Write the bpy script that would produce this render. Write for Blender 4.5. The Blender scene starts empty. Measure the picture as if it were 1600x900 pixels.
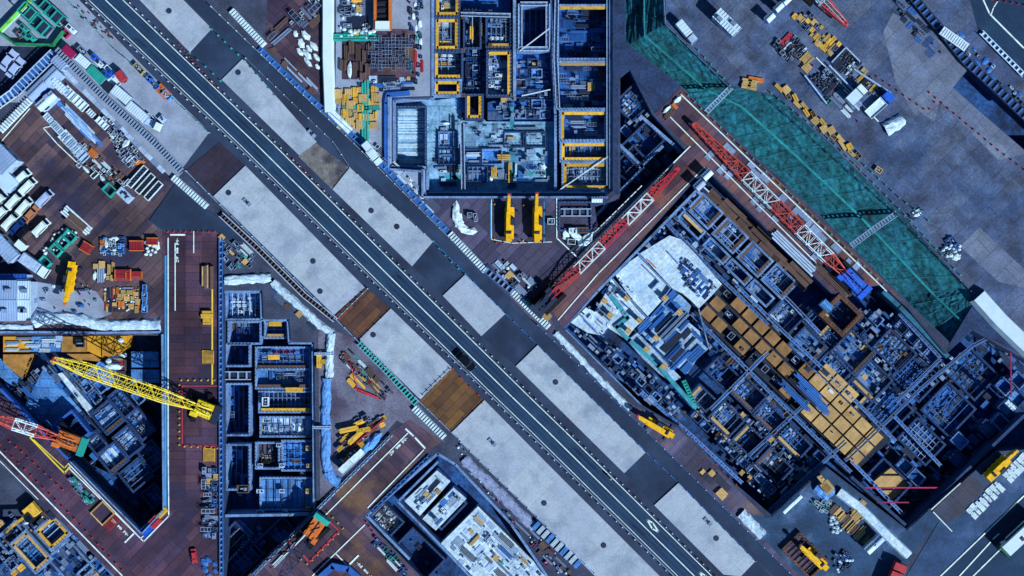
import bpy, bmesh, math, random
from mathutils import Vector, Matrix
from mathutils.geometry import delaunay_2d_cdt
random.seed(7)
R = math.radians
scene = bpy.context.scene
# ------------------------------------------------------------ camera, sky, sun, exposure
H = 290.0           # height of the drone above grade, metres
S = 8.0             # photo pixels per metre at grade
cd = bpy.data.cameras.new('camera'); cam = bpy.data.objects.new('camera', cd)
scene.collection.objects.link(cam); scene.camera = cam
cam.location = (0, 0, H); cam.rotation_euler = (0, 0, 0)
cd.sensor_width = 36; cd.lens = 36 * H / 200.0
cd.clip_start = 1; cd.clip_end = 5000
world = bpy.data.worlds.new('World'); scene.world = world; world.use_nodes = True
nt = world.node_tree; nt.nodes.clear()
wo = nt.nodes.new('ShaderNodeOutputWorld'); bg = nt.nodes.new('ShaderNodeBackground')
sky = nt.nodes.new('ShaderNodeTexSky'); sky.sky_type = 'NISHITA'; sky.sun_disc = False
SUN_EL, SUN_AZ = 40.0, 133.0      # azimuth measured clockwise from +Y (top of the photo): lower right
sky.sun_elevation = R(SUN_EL); sky.sun_rotation = R(SUN_AZ)
sky.air_density = 1.0; sky.dust_density = 0.3; sky.ozone_density = 3.0
bg.inputs['Strength'].default_value = 0.05
tn = nt.nodes.new('ShaderNodeVectorMath'); tn.operation = 'MULTIPLY'; tn.inputs[1].default_value = (0.66, 1.04, 1.12)
nt.links.new(sky.outputs[0], tn.inputs[0]); nt.links.new(tn.outputs[0], bg.inputs[0]); nt.links.new(bg.outputs[0], wo.inputs[0])
sl = bpy.data.lights.new('sun', 'SUN'); sl.energy = 5.0; sl.angle = R(0.5); sl.color = (1.0, 0.96, 0.9)
sun = bpy.data.objects.new('sun', sl); scene.collection.objects.link(sun)
sd = Vector((math.sin(R(SUN_AZ)) * math.cos(R(SUN_EL)), math.cos(R(SUN_AZ)) * math.cos(R(SUN_EL)), math.sin(R(SUN_EL))))
sun.rotation_euler = sd.to_track_quat('Z', 'Y').to_euler(); sun.location = (60, -60, 120)
vs = scene.view_settings; vs.view_transform = 'Standard'; vs.look = 'None'; vs.gamma = 1.0; vs.exposure = 0.0
vs.use_curve_mapping = False
scene.cycles.max_bounces = 5; scene.cycles.diffuse_bounces = 2; scene.cycles.glossy_bounces = 2
# ------------------------------------------------------------ helpers
def W(x, y, z=0.0):
    k = (H - z) / H / S
    return Vector(((x - 800) * k, (450 - y) * k, z))
def lin(c):
    c /= 255.0
    return c / 12.92 if c <= 0.04045 else ((c + 0.055) / 1.055) ** 2.4
def C(r, g, b): return (min(.9, lin(r) * .79), min(.92, lin(g) * 1.04), min(.95, lin(b) * 1.12), 1)
MATS = {}
def mat(name, rgb, rough=0.8, metal=0.0, noise=(0.6, 0.35), rgb2=None, brick=None, brick2=None, blot=None, rand=0.0, world_co=False, stripe=None, bump=0.0, fine=None, coat=0.0):
    """procedural surface: base colour, optional second colour by noise, plates/tiles, stains, stripes"""
    if name in MATS: return MATS[name]
    m = bpy.data.materials.new(name); m.use_nodes = True; t = m.node_tree; N = t.nodes; L = t.links
    b = N['Principled BSDF']; b.inputs['Roughness'].default_value = rough; b.inputs['Metallic'].default_value = metal
    b.inputs['Specular IOR Level'].default_value = 0.3
    if coat: b.inputs['Coat Weight'].default_value = coat
    if world_co:
        g = N.new('ShaderNodeNewGeometry'); co = g.outputs['Position']
    else:
        g = N.new('ShaderNodeTexCoord'); oi = N.new('ShaderNodeObjectInfo')
        ad = N.new('ShaderNodeVectorMath'); ad.operation = 'ADD'
        sc = N.new('ShaderNodeVectorMath'); sc.operation = 'SCALE'; sc.inputs['Scale'].default_value = 37.0
        cb = N.new('ShaderNodeCombineXYZ')
        for k in range(3): L.new(oi.outputs['Random'], cb.inputs[k])
        L.new(cb.outputs[0], sc.inputs[0]); L.new(g.outputs['Object'], ad.inputs[0]); L.new(sc.outputs[0], ad.inputs[1]); co = ad.outputs[0]
    def noise_fac(scale, lo, hi, detail=4):
        n = N.new('ShaderNodeTexNoise'); n.inputs['Scale'].default_value = scale; n.inputs['Detail'].default_value = detail
        n.inputs['Roughness'].default_value = 0.65; L.new(co, n.inputs['Vector'])
        r = N.new('ShaderNodeMapRange'); r.inputs[1].default_value = 0.33; r.inputs[2].default_value = 0.67
        r.inputs[3].default_value = lo; r.inputs[4].default_value = hi; L.new(n.outputs['Fac'], r.inputs[0]); return r.outputs[0], n
    def mix(fac, a, bb, typ='MIX'):
        x = N.new('ShaderNodeMix'); x.data_type = 'RGBA'; x.blend_type = typ
        if isinstance(fac, float): x.inputs[0].default_value = fac
        else: L.new(fac, x.inputs[0])
        for i, v in ((6, a), (7, bb)):
            if isinstance(v, tuple): x.inputs[i].default_value = v
            else: L.new(v, x.inputs[i])
        return x.outputs[2]
    col = C(*rgb)
    if brick:
        ang, bw, bh, c2, cm, ms = brick
        mp = N.new('ShaderNodeMapping'); mp.inputs['Rotation'].default_value[2] = R(ang); L.new(co, mp.inputs[0])
        br = N.new('ShaderNodeTexBrick'); br.inputs['Scale'].default_value = 1; br.inputs['Brick Width'].default_value = bw
        br.inputs['Row Height'].default_value = bh; br.inputs['Mortar Size'].default_value = ms; br.inputs['Mortar Smooth'].default_value = 0.3
        br.inputs['Color1'].default_value = C(*rgb); br.inputs['Color2'].default_value = C(*c2); br.inputs['Mortar'].default_value = C(*cm)
        L.new(mp.outputs[0], br.inputs['Vector']); col = br.outputs['Color']
    if brick2:
        ang, bw, bh, lo, hi = brick2
        mp = N.new('ShaderNodeMapping'); mp.inputs['Rotation'].default_value[2] = R(ang); mp.inputs['Location'].default_value = (3.3, 1.7, 0); L.new(co, mp.inputs[0])
        br = N.new('ShaderNodeTexBrick'); br.inputs['Scale'].default_value = 1; br.inputs['Brick Width'].default_value = bw; br.offset = 0.37; br.squash = 1.6; br.squash_frequency = 3
        br.inputs['Row Height'].default_value = bh; br.inputs['Mortar Size'].default_value = 0.03; br.inputs['Color1'].default_value = (lo, lo, lo * 1.05, 1)
        br.inputs['Color2'].default_value = (hi, hi, hi * .97, 1); br.inputs['Mortar'].default_value = (.7, .7, .8, 1); L.new(mp.outputs[0], br.inputs['Vector']); col = mix(1.0, col, br.outputs['Color'], 'MULTIPLY')
    if rgb2:
        f, _ = noise_fac(noise[0] * 0.5, 0.0, 1.0); col = mix(f, col, C(*rgb2))
    if blot:
        bs, bc, bt = blot
        n = N.new('ShaderNodeTexNoise'); n.inputs['Scale'].default_value = bs; n.inputs['Detail'].default_value = 6; n.inputs['Roughness'].default_value = 0.6
        L.new(co, n.inputs['Vector'])
        r = N.new('ShaderNodeMapRange'); r.inputs[1].default_value = bt; r.inputs[2].default_value = bt + 0.12; r.inputs[4].default_value = 0.85
        L.new(n.outputs['Fac'], r.inputs[0]); col = mix(r.outputs[0], col, C(*bc))
    f, nn = noise_fac(noise[0], 1 - noise[1], 1 + noise[1])
    if fine:
        f2, _ = noise_fac(fine[0], 1 - fine[1], 1 + fine[1], 2)
        mm = N.new('ShaderNodeMath'); mm.operation = 'MULTIPLY'; L.new(f, mm.inputs[0]); L.new(f2, mm.inputs[1]); f = mm.outputs[0]
    if stripe:
        ang, sc_, amt = stripe
        mp = N.new('ShaderNodeMapping'); mp.inputs['Rotation'].default_value[2] = R(ang); L.new(co, mp.inputs[0])
        wv = N.new('ShaderNodeTexWave'); wv.inputs['Scale'].default_value = sc_; wv.inputs['Distortion'].default_value = 0.6; L.new(mp.outputs[0], wv.inputs['Vector'])
        r = N.new('ShaderNodeMapRange'); r.inputs[3].default_value = 1 - amt; r.inputs[4].default_value = 1 + amt; L.new(wv.outputs['Fac'], r.inputs[0])
        mm = N.new('ShaderNodeMath'); mm.operation = 'MULTIPLY'; L.new(f, mm.inputs[0]); L.new(r.outputs[0], mm.inputs[1]); f = mm.outputs[0]
    if rand:
        oi2 = N.new('ShaderNodeObjectInfo'); r = N.new('ShaderNodeMapRange'); r.inputs[3].default_value = 1 - rand; r.inputs[4].default_value = 1 + rand
        L.new(oi2.outputs['Random'], r.inputs[0]); mm = N.new('ShaderNodeMath'); mm.operation = 'MULTIPLY'
        L.new(f, mm.inputs[0]); L.new(r.outputs[0], mm.inputs[1]); f = mm.outputs[0]
    vm = N.new('ShaderNodeVectorMath'); vm.operation = 'SCALE'
    if isinstance(col, tuple): vm.inputs[0].default_value = col[:3]
    else: L.new(col, vm.inputs[0])
    L.new(f, vm.inputs['Scale']); L.new(vm.outputs[0], b.inputs['Base Color'])
    if bump:
        bp = N.new('ShaderNodeBump'); bp.inputs['Strength'].default_value = bump; bp.inputs['Distance'].default_value = 0.3
        L.new(nn.outputs['Fac'], bp.inputs['Height']); L.new(bp.outputs[0], b.inputs['Normal'])
    MATS[name] = m; return m

class MB:
    def __init__(s): s.v = []; s.f = []; s.m = []
    def add(s, vs, fs, mi=0):
        o = len(s.v); s.v += [tuple(v) for v in vs]
        for f in fs: s.f.append([i + o for i in f]); s.m.append(mi)
    def box(s, c, d, rz=0.0, mi=0, top=1.0, topx=None):
        """box by centre of its base, size, optional taper of the top"""
        x, y, z = d[0] / 2, d[1] / 2, d[2]; ca, sa = math.cos(rz), math.sin(rz); tx = topx if topx is not None else top
        vs = []
        for (zz, kx, ky) in ((0, 1, 1), (z, tx, top)):
            for sx, sy in ((-1, -1), (1, -1), (1, 1), (-1, 1)):
                px, py = sx * x * kx, sy * y * ky
                vs.append((c[0] + px * ca - py * sa, c[1] + px * sa + py * ca, c[2] + zz))
        s.add(vs, [[0, 3, 2, 1], [4, 5, 6, 7], [0, 1, 5, 4], [1, 2, 6, 5], [2, 3, 7, 6], [3, 0, 4, 7]], mi); return s
    def beam(s, p, q, w, h=None, mi=0):
        p, q = Vector(p), Vector(q); d = (q - p)
        if d.length < 1e-5: return s
        d.normalize(); h = h or w
        up = Vector((0, 0, 1)) if abs(d.z) < 0.95 else Vector((1, 0, 0))
        a = d.cross(up).normalized() * w / 2; b = d.cross(a).normalized() * h / 2
        vs = [e + i * a + j * b for e in (p, q) for i, j in ((-1, -1), (1, -1), (1, 1), (-1, 1))]
        s.add(vs, [[0, 1, 2, 3], [7, 6, 5, 4], [0, 4, 5, 1], [1, 5, 6, 2], [2, 6, 7, 3], [3, 7, 4, 0]], mi); return s
    def cyl(s, p, q, r, n=8, mi=0, r2=None):
        p, q = Vector(p), Vector(q); d = (q - p).normalized(); r2 = r if r2 is None else r2
        up = Vector((0, 0, 1)) if abs(d.z) < 0.95 else Vector((1, 0, 0))
        a = d.cross(up).normalized(); b = d.cross(a)
        vs = [p + (a * math.cos(k * 2 * math.pi / n) + b * math.sin(k * 2 * math.pi / n)) * r for k in range(n)]
        vs += [q + (a * math.cos(k * 2 * math.pi / n) + b * math.sin(k * 2 * math.pi / n)) * r2 for k in range(n)]
        s.add(vs, [[k, (k + 1) % n, n + (k + 1) % n, n + k] for k in range(n)] + [list(range(n))[::-1], list(range(n, 2 * n))], mi); return s
    def prism(s, pts, z0, z1, mi=0):
        """pts: world xy; may be concave"""
        a = sum(pts[i][0] * pts[(i + 1) % len(pts)][1] - pts[(i + 1) % len(pts)][0] * pts[i][1] for i in range(len(pts)))
        if a < 0: pts = pts[::-1]
        n = len(pts); vs = [(p[0], p[1], z0) for p in pts] + [(p[0], p[1], z1) for p in pts]
        s.add(vs, [list(range(n))[::-1], [n + i for i in range(n)]] + [[i, (i + 1) % n, n + (i + 1) % n, n + i] for i in range(n)], mi); return s
    def sheet(s, pts, z, mi=0):
        a = sum(pts[i][0] * pts[(i + 1) % len(pts)][1] - pts[(i + 1) % len(pts)][0] * pts[i][1] for i in range(len(pts)))
        if a < 0: pts = pts[::-1]
        s.add([(p[0], p[1], z) for p in pts], [list(range(len(pts)))], mi); return s
    def lump(s, c, rx, ry, h, seed=0, n=9, mi=0, jag=0.25):
        rn = random.Random(seed); rings = [(1.0, 0.0), (0.88, 0.55), (0.55, 0.9)]
        vs = []; fs = []
        for k, (rr, zz) in enumerate(rings):
            for i in range(n):
                a = 2 * math.pi * i / n; q = rr * (1 + rn.uniform(-jag, jag))
                vs.append((c[0] + rx * q * math.cos(a), c[1] + ry * q * math.sin(a), c[2] + h * zz * (1 + rn.uniform(-jag, jag) * (k > 0))))
        vs.append((c[0], c[1], c[2] + h))
        for k in range(2):
            for i in range(n): fs.append([k * n + i, k * n + (i + 1) % n, (k + 1) * n + (i + 1) % n, (k + 1) * n + i])
        for i in range(n): fs.append([2 * n + i, 2 * n + (i + 1) % n, 3 * n])
        s.add(vs, fs, mi); return s
    def mesh(s, name, mats):
        me = bpy.data.meshes.new(name); me.from_pydata(s.v, [], s.f)
        for m in (mats if isinstance(mats, (list, tuple)) else [mats]): me.materials.append(m)
        me.polygons.foreach_set('material_index', s.m); me.update(); return me
    def build(s, name, mats, parent=None):
        return link(name, s.mesh(name, mats), parent)
def link(name, me, parent=None):
    o = bpy.data.objects.new(name, me); scene.collection.objects.link(o)
    if parent: o.parent = parent
    return o
ZONE_OF = {}
def tag(o, label, cat, group=None):
    o['label'] = label; o['category'] = cat
    if group: o['group'] = group
    return o
def struct(o): o['kind'] = 'structure'; return o
def stuff(o, label, cat): o['kind'] = 'stuff'; o['label'] = label; o['category'] = cat; return o
def thing(name, label, cat, loc=(0, 0, 0), rz=0.0, group=None):
    o = bpy.data.objects.new(name, None); scene.collection.objects.link(o); o.empty_display_size = 0.2
    o.location = loc; o.rotation_euler = (0, 0, rz); return tag(o, label, cat, group)
def dup(root, loc, rz, label=None, group=None, scale=None):
    r = root.copy(); scene.collection.objects.link(r); r.location = loc; r.rotation_euler = (0, 0, rz)
    if scale: r.scale = scale
    if label: r['label'] = label
    if group: r['group'] = group
    for ch in list(root.children):
        c = ch.copy(); scene.collection.objects.link(c); c.parent = r
        for g in list(ch.children):
            d = g.copy(); scene.collection.objects.link(d); d.parent = c
    return r
def seg(x1, y1, x2, y2, z=0.0):
    """centre, heading (world) and length of a line drawn in the plan, at height z"""
    a, b = W(x1, y1, z), W(x2, y2, z); d = b - a
    return (a + b) / 2, math.atan2(d.y, d.x), d.length
def px(n, z=0.0): return n * (H - z) / H / S
def pts(poly, z=0.0): return [tuple(W(x, y, z)[:2]) for x, y in poly]

# road centre line in plan pixels
CL = [(-1500, -1668), (-200, -31), (0, 165), (225, 400), (450, 627), (620, 800), (675, 857), (900, 1085), (1200, 1389), (3000, 3210)]
CL[0] = (-1500, -1305)
def cx(y):
    for (y0, x0), (y1, x1) in zip(CL, CL[1:]):
        if y <= y1: return x0 + (x1 - x0) * (y - y0) / (y1 - y0)
    return CL[-1][1]
def strip(o1, o2, y0, y1, step=None):
    ys = sorted(set([y0, y1] + [y for y, _ in CL if y0 < y < y1]))
    return [(cx(y) + o1, y) for y in ys] + [(cx(y) + o2, y) for y in ys[::-1]]
# ------------------------------------------------------------ materials
asph = mat('asphalt', (24, 52, 84), 0.85, noise=(0.15, 0.25), fine=(6, 0.2), world_co=True, blot=(0.09, (40, 68, 98), 0.52))
asph2 = mat('asphalt_shoulder', (48, 60, 88), 0.9, blot=(0.1, (38, 46, 72), 0.5), noise=(0.12, 0.3), fine=(6, 0.15), world_co=True)
asph3 = mat('asphalt_dark_bay', (36, 50, 78), 0.9, noise=(0.15, 0.25), fine=(5, 0.15), world_co=True, blot=(0.08, (46, 62, 92), 0.5))
conc = mat('concrete_slab', (170, 172, 192), 0.9, noise=(0.3, 0.1), fine=(3.5, 0.12), world_co=True, blot=(0.16, (142, 148, 172), 0.5), brick2=(-46, 9.1, 6.1, .93, 1.05), bump=0.1)
ygrav = mat('yard_concrete', (146, 150, 176), 0.9, noise=(0.3, 0.2), fine=(4, 0.15), world_co=True, blot=(0.15, (108, 106, 128), 0.56))
groundm = mat('earth_base', (64, 68, 92), 0.95, noise=(0.2, 0.35), fine=(3, 0.25), world_co=True, blot=(0.08, (52, 56, 84), 0.5))
rust = mat('rusty_plates', (112, 70, 52), 0.75, noise=(0.25, 0.35), world_co=True, brick=(-46, 6, 1.5, (74, 48, 48), (40, 32, 38), 0.05), fine=(5, 0.15), blot=(0.12, (142, 88, 46), 0.57))
rust2 = mat('rusty_plates_ochre', (122, 82, 48), 0.75, noise=(0.2, 0.35), world_co=True, brick=(-46, 6, 1.5, (90, 58, 44), (46, 34, 34), 0.05), fine=(5, 0.15), blot=(0.12, (78, 54, 72), 0.55))
def plates(name, ang, c1, c2, cm, bl, bl_t=0.56): return mat(name, c1, 0.7, noise=(0.12, 0.35), world_co=True, brick=(ang, 6.1, 1.52, c2, cm, 0.045), fine=(4, 0.2), blot=(0.08, bl, bl_t), brick2=(ang + 90 if ang in (0,) else ang, 12.3, 3.1, 0.62, 1.3))
pl_w = plates('plates_west_yard', -46, (104, 78, 84), (62, 50, 74), (30, 28, 48), (38, 40, 70), 0.5)
pl_v = plates('plates_deck', -46, (92, 58, 78), (58, 44, 74), (30, 26, 48), (40, 38, 70), 0.54)
pl_vv = plates('plates_deck_upright', 0, (90, 56, 72), (62, 44, 72), (28, 26, 48), (44, 40, 70), 0.55)
pl_2 = plates('plates_deck_brown', 44, (92, 66, 82), (66, 50, 78), (34, 28, 46), (116, 80, 62), 0.52)
pl_3 = plates('plates_deck_east', -44, (112, 72, 74), (72, 54, 82), (40, 32, 50), (126, 76, 66), 0.55)
pl_c = plates('plates_middle_yard', -46, (84, 76, 106), (64, 60, 92), (38, 36, 62), (110, 84, 84), 0.58)
pl_ne = mat('plates_north_yard', (84, 92, 120), 0.75, noise=(0.22, 0.45), world_co=True, brick=(-44, 12, 3.1, (66, 80, 118), (44, 54, 86), 0.05), brick2=(46, 7, 3, 0.75, 1.25), fine=(2.5, 0.25), blot=(0.045, (40, 66, 108), 0.5))
pl_ne2 = mat('worn_concrete_pads', (108, 112, 138), 0.8, noise=(0.25, 0.25), world_co=True, brick=(-44, 8, 4, (100, 108, 138), (60, 66, 100), 0.05), brick2=(46, 11, 5, 0.8, 1.15), fine=(4, 0.2), blot=(0.2, (92, 98, 138), 0.55))
mud = mat('mud', (112, 106, 130), 0.95, noise=(0.3, 0.35), world_co=True, fine=(3, 0.25), blot=(0.15, (66, 52, 74), 0.5), bump=0.3)
rust0 = mat('dark_rusty_plates', (56, 44, 62), 0.75, noise=(0.2, 0.35), world_co=True, brick=(-46, 6, 1.5, (44, 40, 66), (30, 28, 44), 0.05), fine=(5, 0.15), blot=(0.12, (92, 60, 52), 0.55))
dirt = mat('bare_dirt', (118, 108, 110), 0.95, noise=(0.6, 0.4), world_co=True, fine=(4, 0.3), blot=(0.25, (70, 68, 84), 0.5), bump=0.3)
wht = mat('white_paint', (226, 232, 244), 0.7, noise=(.8, 0.2), world_co=True, blot=(.5, (120, 132, 160), .6))
yel_p = mat('yellow_paint', (238, 198, 60), 0.7, noise=(1, 0.12), world_co=True)
red_p = mat('red_paint', (190, 50, 74), 0.7, noise=(1, 0.2), world_co=True)
pitf = mat('pit_floor', (32, 68, 122), 0.9, noise=(0.15, 0.5), world_co=True, fine=(1.5, 0.4), blot=(0.12, (22, 36, 66), 0.48))
pitw = mat('sheet_pile_wall', (44, 66, 108), 0.8, noise=(0.4, 0.4), world_co=True, stripe=(0, 2.0, 0.3))
net = mat('green_netting', (30, 114, 126), 0.9, noise=(0.25, 0.5), world_co=True, fine=(1.1, 0.55), blot=(0.06, (16, 74, 92), 0.5), bump=0.35, rgb2=(26, 88, 112))
# small-object palette
def smat(name, rgb, rough=0.6, metal=0.0, noise=(1.5, 0.2), rand=0.25, **k): return mat(name, rgb, rough, metal, noise, rand=rand, **k)
PAL = {
 'white': smat('white_metal', (214, 222, 244), 0.5, rand=0.1), 'grey': smat('grey_steel', (128, 142, 178), 0.5), 'blue': smat('blue_grey_steel', (52, 106, 184), 0.5),
 'dark': smat('dark_steel', (34, 46, 74), 0.6), 'tan': smat('plywood', (192, 150, 100), 0.8, stripe=(0, 3, 0.12)), 'yellow': smat('yellow_steel', (224, 164, 62), 0.6, blot=(.9, (146, 104, 60), .57)),
 'brown': smat('brown_timber', (96, 72, 70), 0.8, stripe=(0, 4, 0.2)), 'red': smat('red_steel', (186, 50, 66), 0.6), 'teal': smat('teal_tarp', (36, 158, 150), 0.7),
 'pale': smat('pale_concrete', (172, 186, 220), 0.85, rand=0.15), 'cobalt': smat('cobalt_plastic', (30, 92, 208), 0.5), 'lemon': smat('lemon_yellow_paint', (240, 200, 40), 0.45, rand=.05, blot=(1.2, (150, 118, 40), .58)), 'machine': smat('machine_yellow', (246, 176, 20), 0.45, rand=.05, blot=(1.4, (150, 96, 30), .6)), 'coral': smat('coral_red_paint', (204, 74, 70), 0.5, rand=.05), 'rose': smat('crimson_paint', (204, 44, 62), .5, rand=.05), 'orange': smat('orange_paint', (206, 104, 48), 0.6),
 'snow': smat('white_sheeting', (218, 226, 250), 0.6, noise=(1.2, 0.3), rand=0.08, bump=0.6), 'magenta': smat('magenta_paint', (178, 30, 92), 0.6), 'sky': smat('light_blue_sheeting', (88, 148, 226), 0.6, noise=(0.9, 0.3), rand=0.1, bump=0.5)}
black = smat('black_rubber', (16, 18, 26), 0.8); glass = mat('car_glass', (14, 26, 48), 0.1, noise=(1, 0.05)); lampm = mat('lamp_lens', (220, 60, 60), 0.3, noise=(1, 0.05))
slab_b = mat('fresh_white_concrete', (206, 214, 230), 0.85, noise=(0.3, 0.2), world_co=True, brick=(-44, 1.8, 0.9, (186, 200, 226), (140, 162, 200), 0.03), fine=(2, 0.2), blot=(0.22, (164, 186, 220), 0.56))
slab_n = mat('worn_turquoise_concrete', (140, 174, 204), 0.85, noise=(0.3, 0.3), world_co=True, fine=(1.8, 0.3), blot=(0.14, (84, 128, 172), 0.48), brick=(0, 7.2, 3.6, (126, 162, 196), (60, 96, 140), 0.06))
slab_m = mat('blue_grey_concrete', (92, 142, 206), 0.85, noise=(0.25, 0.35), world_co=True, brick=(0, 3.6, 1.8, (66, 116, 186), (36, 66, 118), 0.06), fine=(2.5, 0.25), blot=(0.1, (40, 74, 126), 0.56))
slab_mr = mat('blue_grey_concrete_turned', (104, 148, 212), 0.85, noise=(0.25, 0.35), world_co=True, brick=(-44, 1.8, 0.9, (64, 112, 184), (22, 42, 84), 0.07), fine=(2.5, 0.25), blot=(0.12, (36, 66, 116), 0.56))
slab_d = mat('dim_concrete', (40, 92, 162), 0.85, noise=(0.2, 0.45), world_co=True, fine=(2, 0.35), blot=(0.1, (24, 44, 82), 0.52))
ply_m = mat('plywood_deck', (204, 158, 108), 0.8, noise=(0.4, 0.18), world_co=True, rand=.16, brick=(-46, 1.8, 0.9, (188, 144, 98), (150, 108, 76), 0.02), fine=(6, 0.1), blot=(0.3, (160, 112, 72), 0.6))
ply_o = mat('orange_shutter_board', (226, 152, 44), 0.8, noise=(0.4, 0.15), world_co=True, fine=(6, 0.1), blot=(0.2, (170, 110, 44), 0.58))
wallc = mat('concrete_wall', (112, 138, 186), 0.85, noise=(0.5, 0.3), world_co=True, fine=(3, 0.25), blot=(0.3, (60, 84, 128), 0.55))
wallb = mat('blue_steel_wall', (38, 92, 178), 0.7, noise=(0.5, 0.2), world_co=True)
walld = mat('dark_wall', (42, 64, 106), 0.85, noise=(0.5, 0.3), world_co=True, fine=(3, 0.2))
roofw = mat('white_roof_sheet', (206, 216, 240), 0.5, noise=(0.5, 0.08), rand=0.06, stripe=(0, 5, 0.06)); roofb = mat('blue_grey_roof', (150, 166, 206), 0.5, noise=(0.4, 0.12), rand=0.1, stripe=(0, 4, 0.06))
tarpw = mat('creased_white_sheet', (196, 208, 230), 0.7, noise=(0.7, 0.2), world_co=True, fine=(2.5, 0.2), bump=0.5, blot=(0.5, (146, 176, 218), 0.55))
tarpb = mat('blue_tinted_sheet', (98, 148, 222), 0.6, noise=(0.9, 0.3), world_co=True, fine=(3.5, 0.15), bump=1.0)
purp = mat('clear_sheet_over_boards', (142, 146, 184), 0.4, noise=(1.2, 0.3), world_co=True, fine=(3, 0.2), stripe=(-44, 0.9, 0.2))
cyan = mat('cyan_edge_rail', (48, 150, 214), 0.6, noise=(1, 0.1), world_co=True)
# ------------------------------------------------------------ excavations (plan pixels at grade, depth)
PITS = {
 'west_pit': ([(-300, 523), (252, 523), (254, 800), (220, 836), (107, 719), (0, 612), (-300, 320)], 9.0),
 'south_west_pit': ([(-300, 806), (0, 806), (84, 804), (108, 826), (192, 912), (260, 985), (-300, 985)], 5.0),
 'middle_west_pit': ([(349, 453), (410, 453), (412, 498), (452, 498), (455, 534), (491, 534), (494, 782), (508, 780), (395, 892), (349, 938)], 8.0),
 'south_pit': ([(683, 705), (712, 722), (800, 815), (862, 905), (980, 1040), (790, 1040), (576, 818), (570, 806)], 6.5),
 'north_pit': ([(672, -260), (672, 152), (612, 153), (612, 262), (664, 265), (665, 304), (950, 304), (958, 298), (958, -260)], 6.5),
 'triangle_pit': ([(968, 118), (985, 108), (1020, 178), (1073, 236), (934, 358), (928, 322), (968, 310)], 7.5),
 'east_pit': ([(1102, 262), (1300, 458), (1378, 444), (1420, 482), (1478, 552), (1520, 514), (1600, 560), (1800, 690), (1640, 700), (1560, 705), (1450, 797), (1416, 828), (1290, 730), (1205, 806), (1152, 760), (1062, 668), (1000, 634), (880, 514), (932, 453)], 7.5),
 'side_trench': ([(1515, 104), (1660, 240), (1606, 240), (1489, 137)], 5.0),
}
CH_R = [(1037, -260), (1037, 37), (1142, 135), (1210, 150), (1295, 225), (1400, 327), (1510, 450), (1522, 472)]
CH_L = [(976, -260), (976, 66), (1064, 135), (1108, 178), (1182, 246), (1290, 345), (1400, 455), (1484, 536)]
FAR = 20000
HOLES = [p for p, _ in PITS.values()] + [CH_R + CH_L[::-1]]
def inside(x, y, poly):
    c = False; n = len(poly)
    for i in range(n):
        x1, y1 = poly[i]; x2, y2 = poly[(i + 1) % n]
        if (y1 > y) != (y2 > y) and x < (x2 - x1) * (y - y1) / (y2 - y1) + x1: c = not c
    return c
def cut_sheet(poly, z):
    """flat sheet with every excavation left open"""
    x0, x1, y0, y1 = min(p[0] for p in poly), max(p[0] for p in poly), min(p[1] for p in poly), max(p[1] for p in poly)
    hs = [h for h in HOLES if min(p[0] for p in h) < x1 and max(p[0] for p in h) > x0 and min(p[1] for p in h) < y1 and max(p[1] for p in h) > y0]
    V, E = [], []
    for lp in [poly] + hs:
        o = len(V); V += [Vector(p) for p in lp]; E += [(o + i, o + (i + 1) % len(lp)) for i in range(len(lp))]
    vs, _, fs = delaunay_2d_cdt(V, E, [], 0, 1e-4)[:3]; m = MB(); m.v = [tuple(W(v.x, v.y, 0)[:2]) + (z,) for v in vs]
    for f in fs:
        c = sum((vs[i] for i in f), Vector((0, 0))) / 3
        if inside(c.x, c.y, poly) and not any(inside(c.x, c.y, h) for h in hs):
            a, b, d = [Vector(m.v[i]) for i in f]; f = list(f)
            if (b - a).cross(d - a).z < 0: f.reverse()
            m.f.append(f); m.m.append(0)
    return m
struct(cut_sheet([(-FAR, -FAR), (FAR, -FAR), (FAR, FAR), (-FAR, FAR)], 0).build('ground', groundm))
zbelow = 0.0
PW = {'west_pit': 'around the western pit with orange boards', 'south_west_pit': 'around the bottom left pit', 'middle_west_pit': 'around the pit right of the upright deck',
      'south_pit': 'around the white slab pit at the bottom', 'north_pit': 'around the yellow-framed top pit', 'triangle_pit': 'around the dark three-sided pit', 'east_pit': 'around the large eastern pit', 'side_trench': 'around the dark trench at top right'}
for nm, (poly, dep) in PITS.items():
    m = MB(); P = pts(poly)
    m.sheet(P, -dep); fl = m.build('pit_floor', pitf); struct(fl)
    m = MB(); n = len(P)
    for i in range(n):
        a, b = P[i], P[(i + 1) % n]
        m.beam((a[0], a[1], -dep / 2 - 0.06), (b[0], b[1], -dep / 2 - 0.06), 0.3, dep - 0.1)
    tag(m.build('retaining_wall', pitw), 'dark steel retaining wall lining the excavation ' + PW[nm], 'retaining wall')
# netted channel
m = MB(); rows = []
NS = 90; NT = 22
def poly_at(pl, t):
    L = [math.dist(a, b) for a, b in zip(pl, pl[1:])]; tot = sum(L); d = t * tot
    for (a, b), l in zip(zip(pl, pl[1:]), L):
        if d <= l or (a, b) == (pl[-2], pl[-1]): return (a[0] + (b[0] - a[0]) * d / l, a[1] + (b[1] - a[1]) * d / l)
        d -= l
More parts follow.
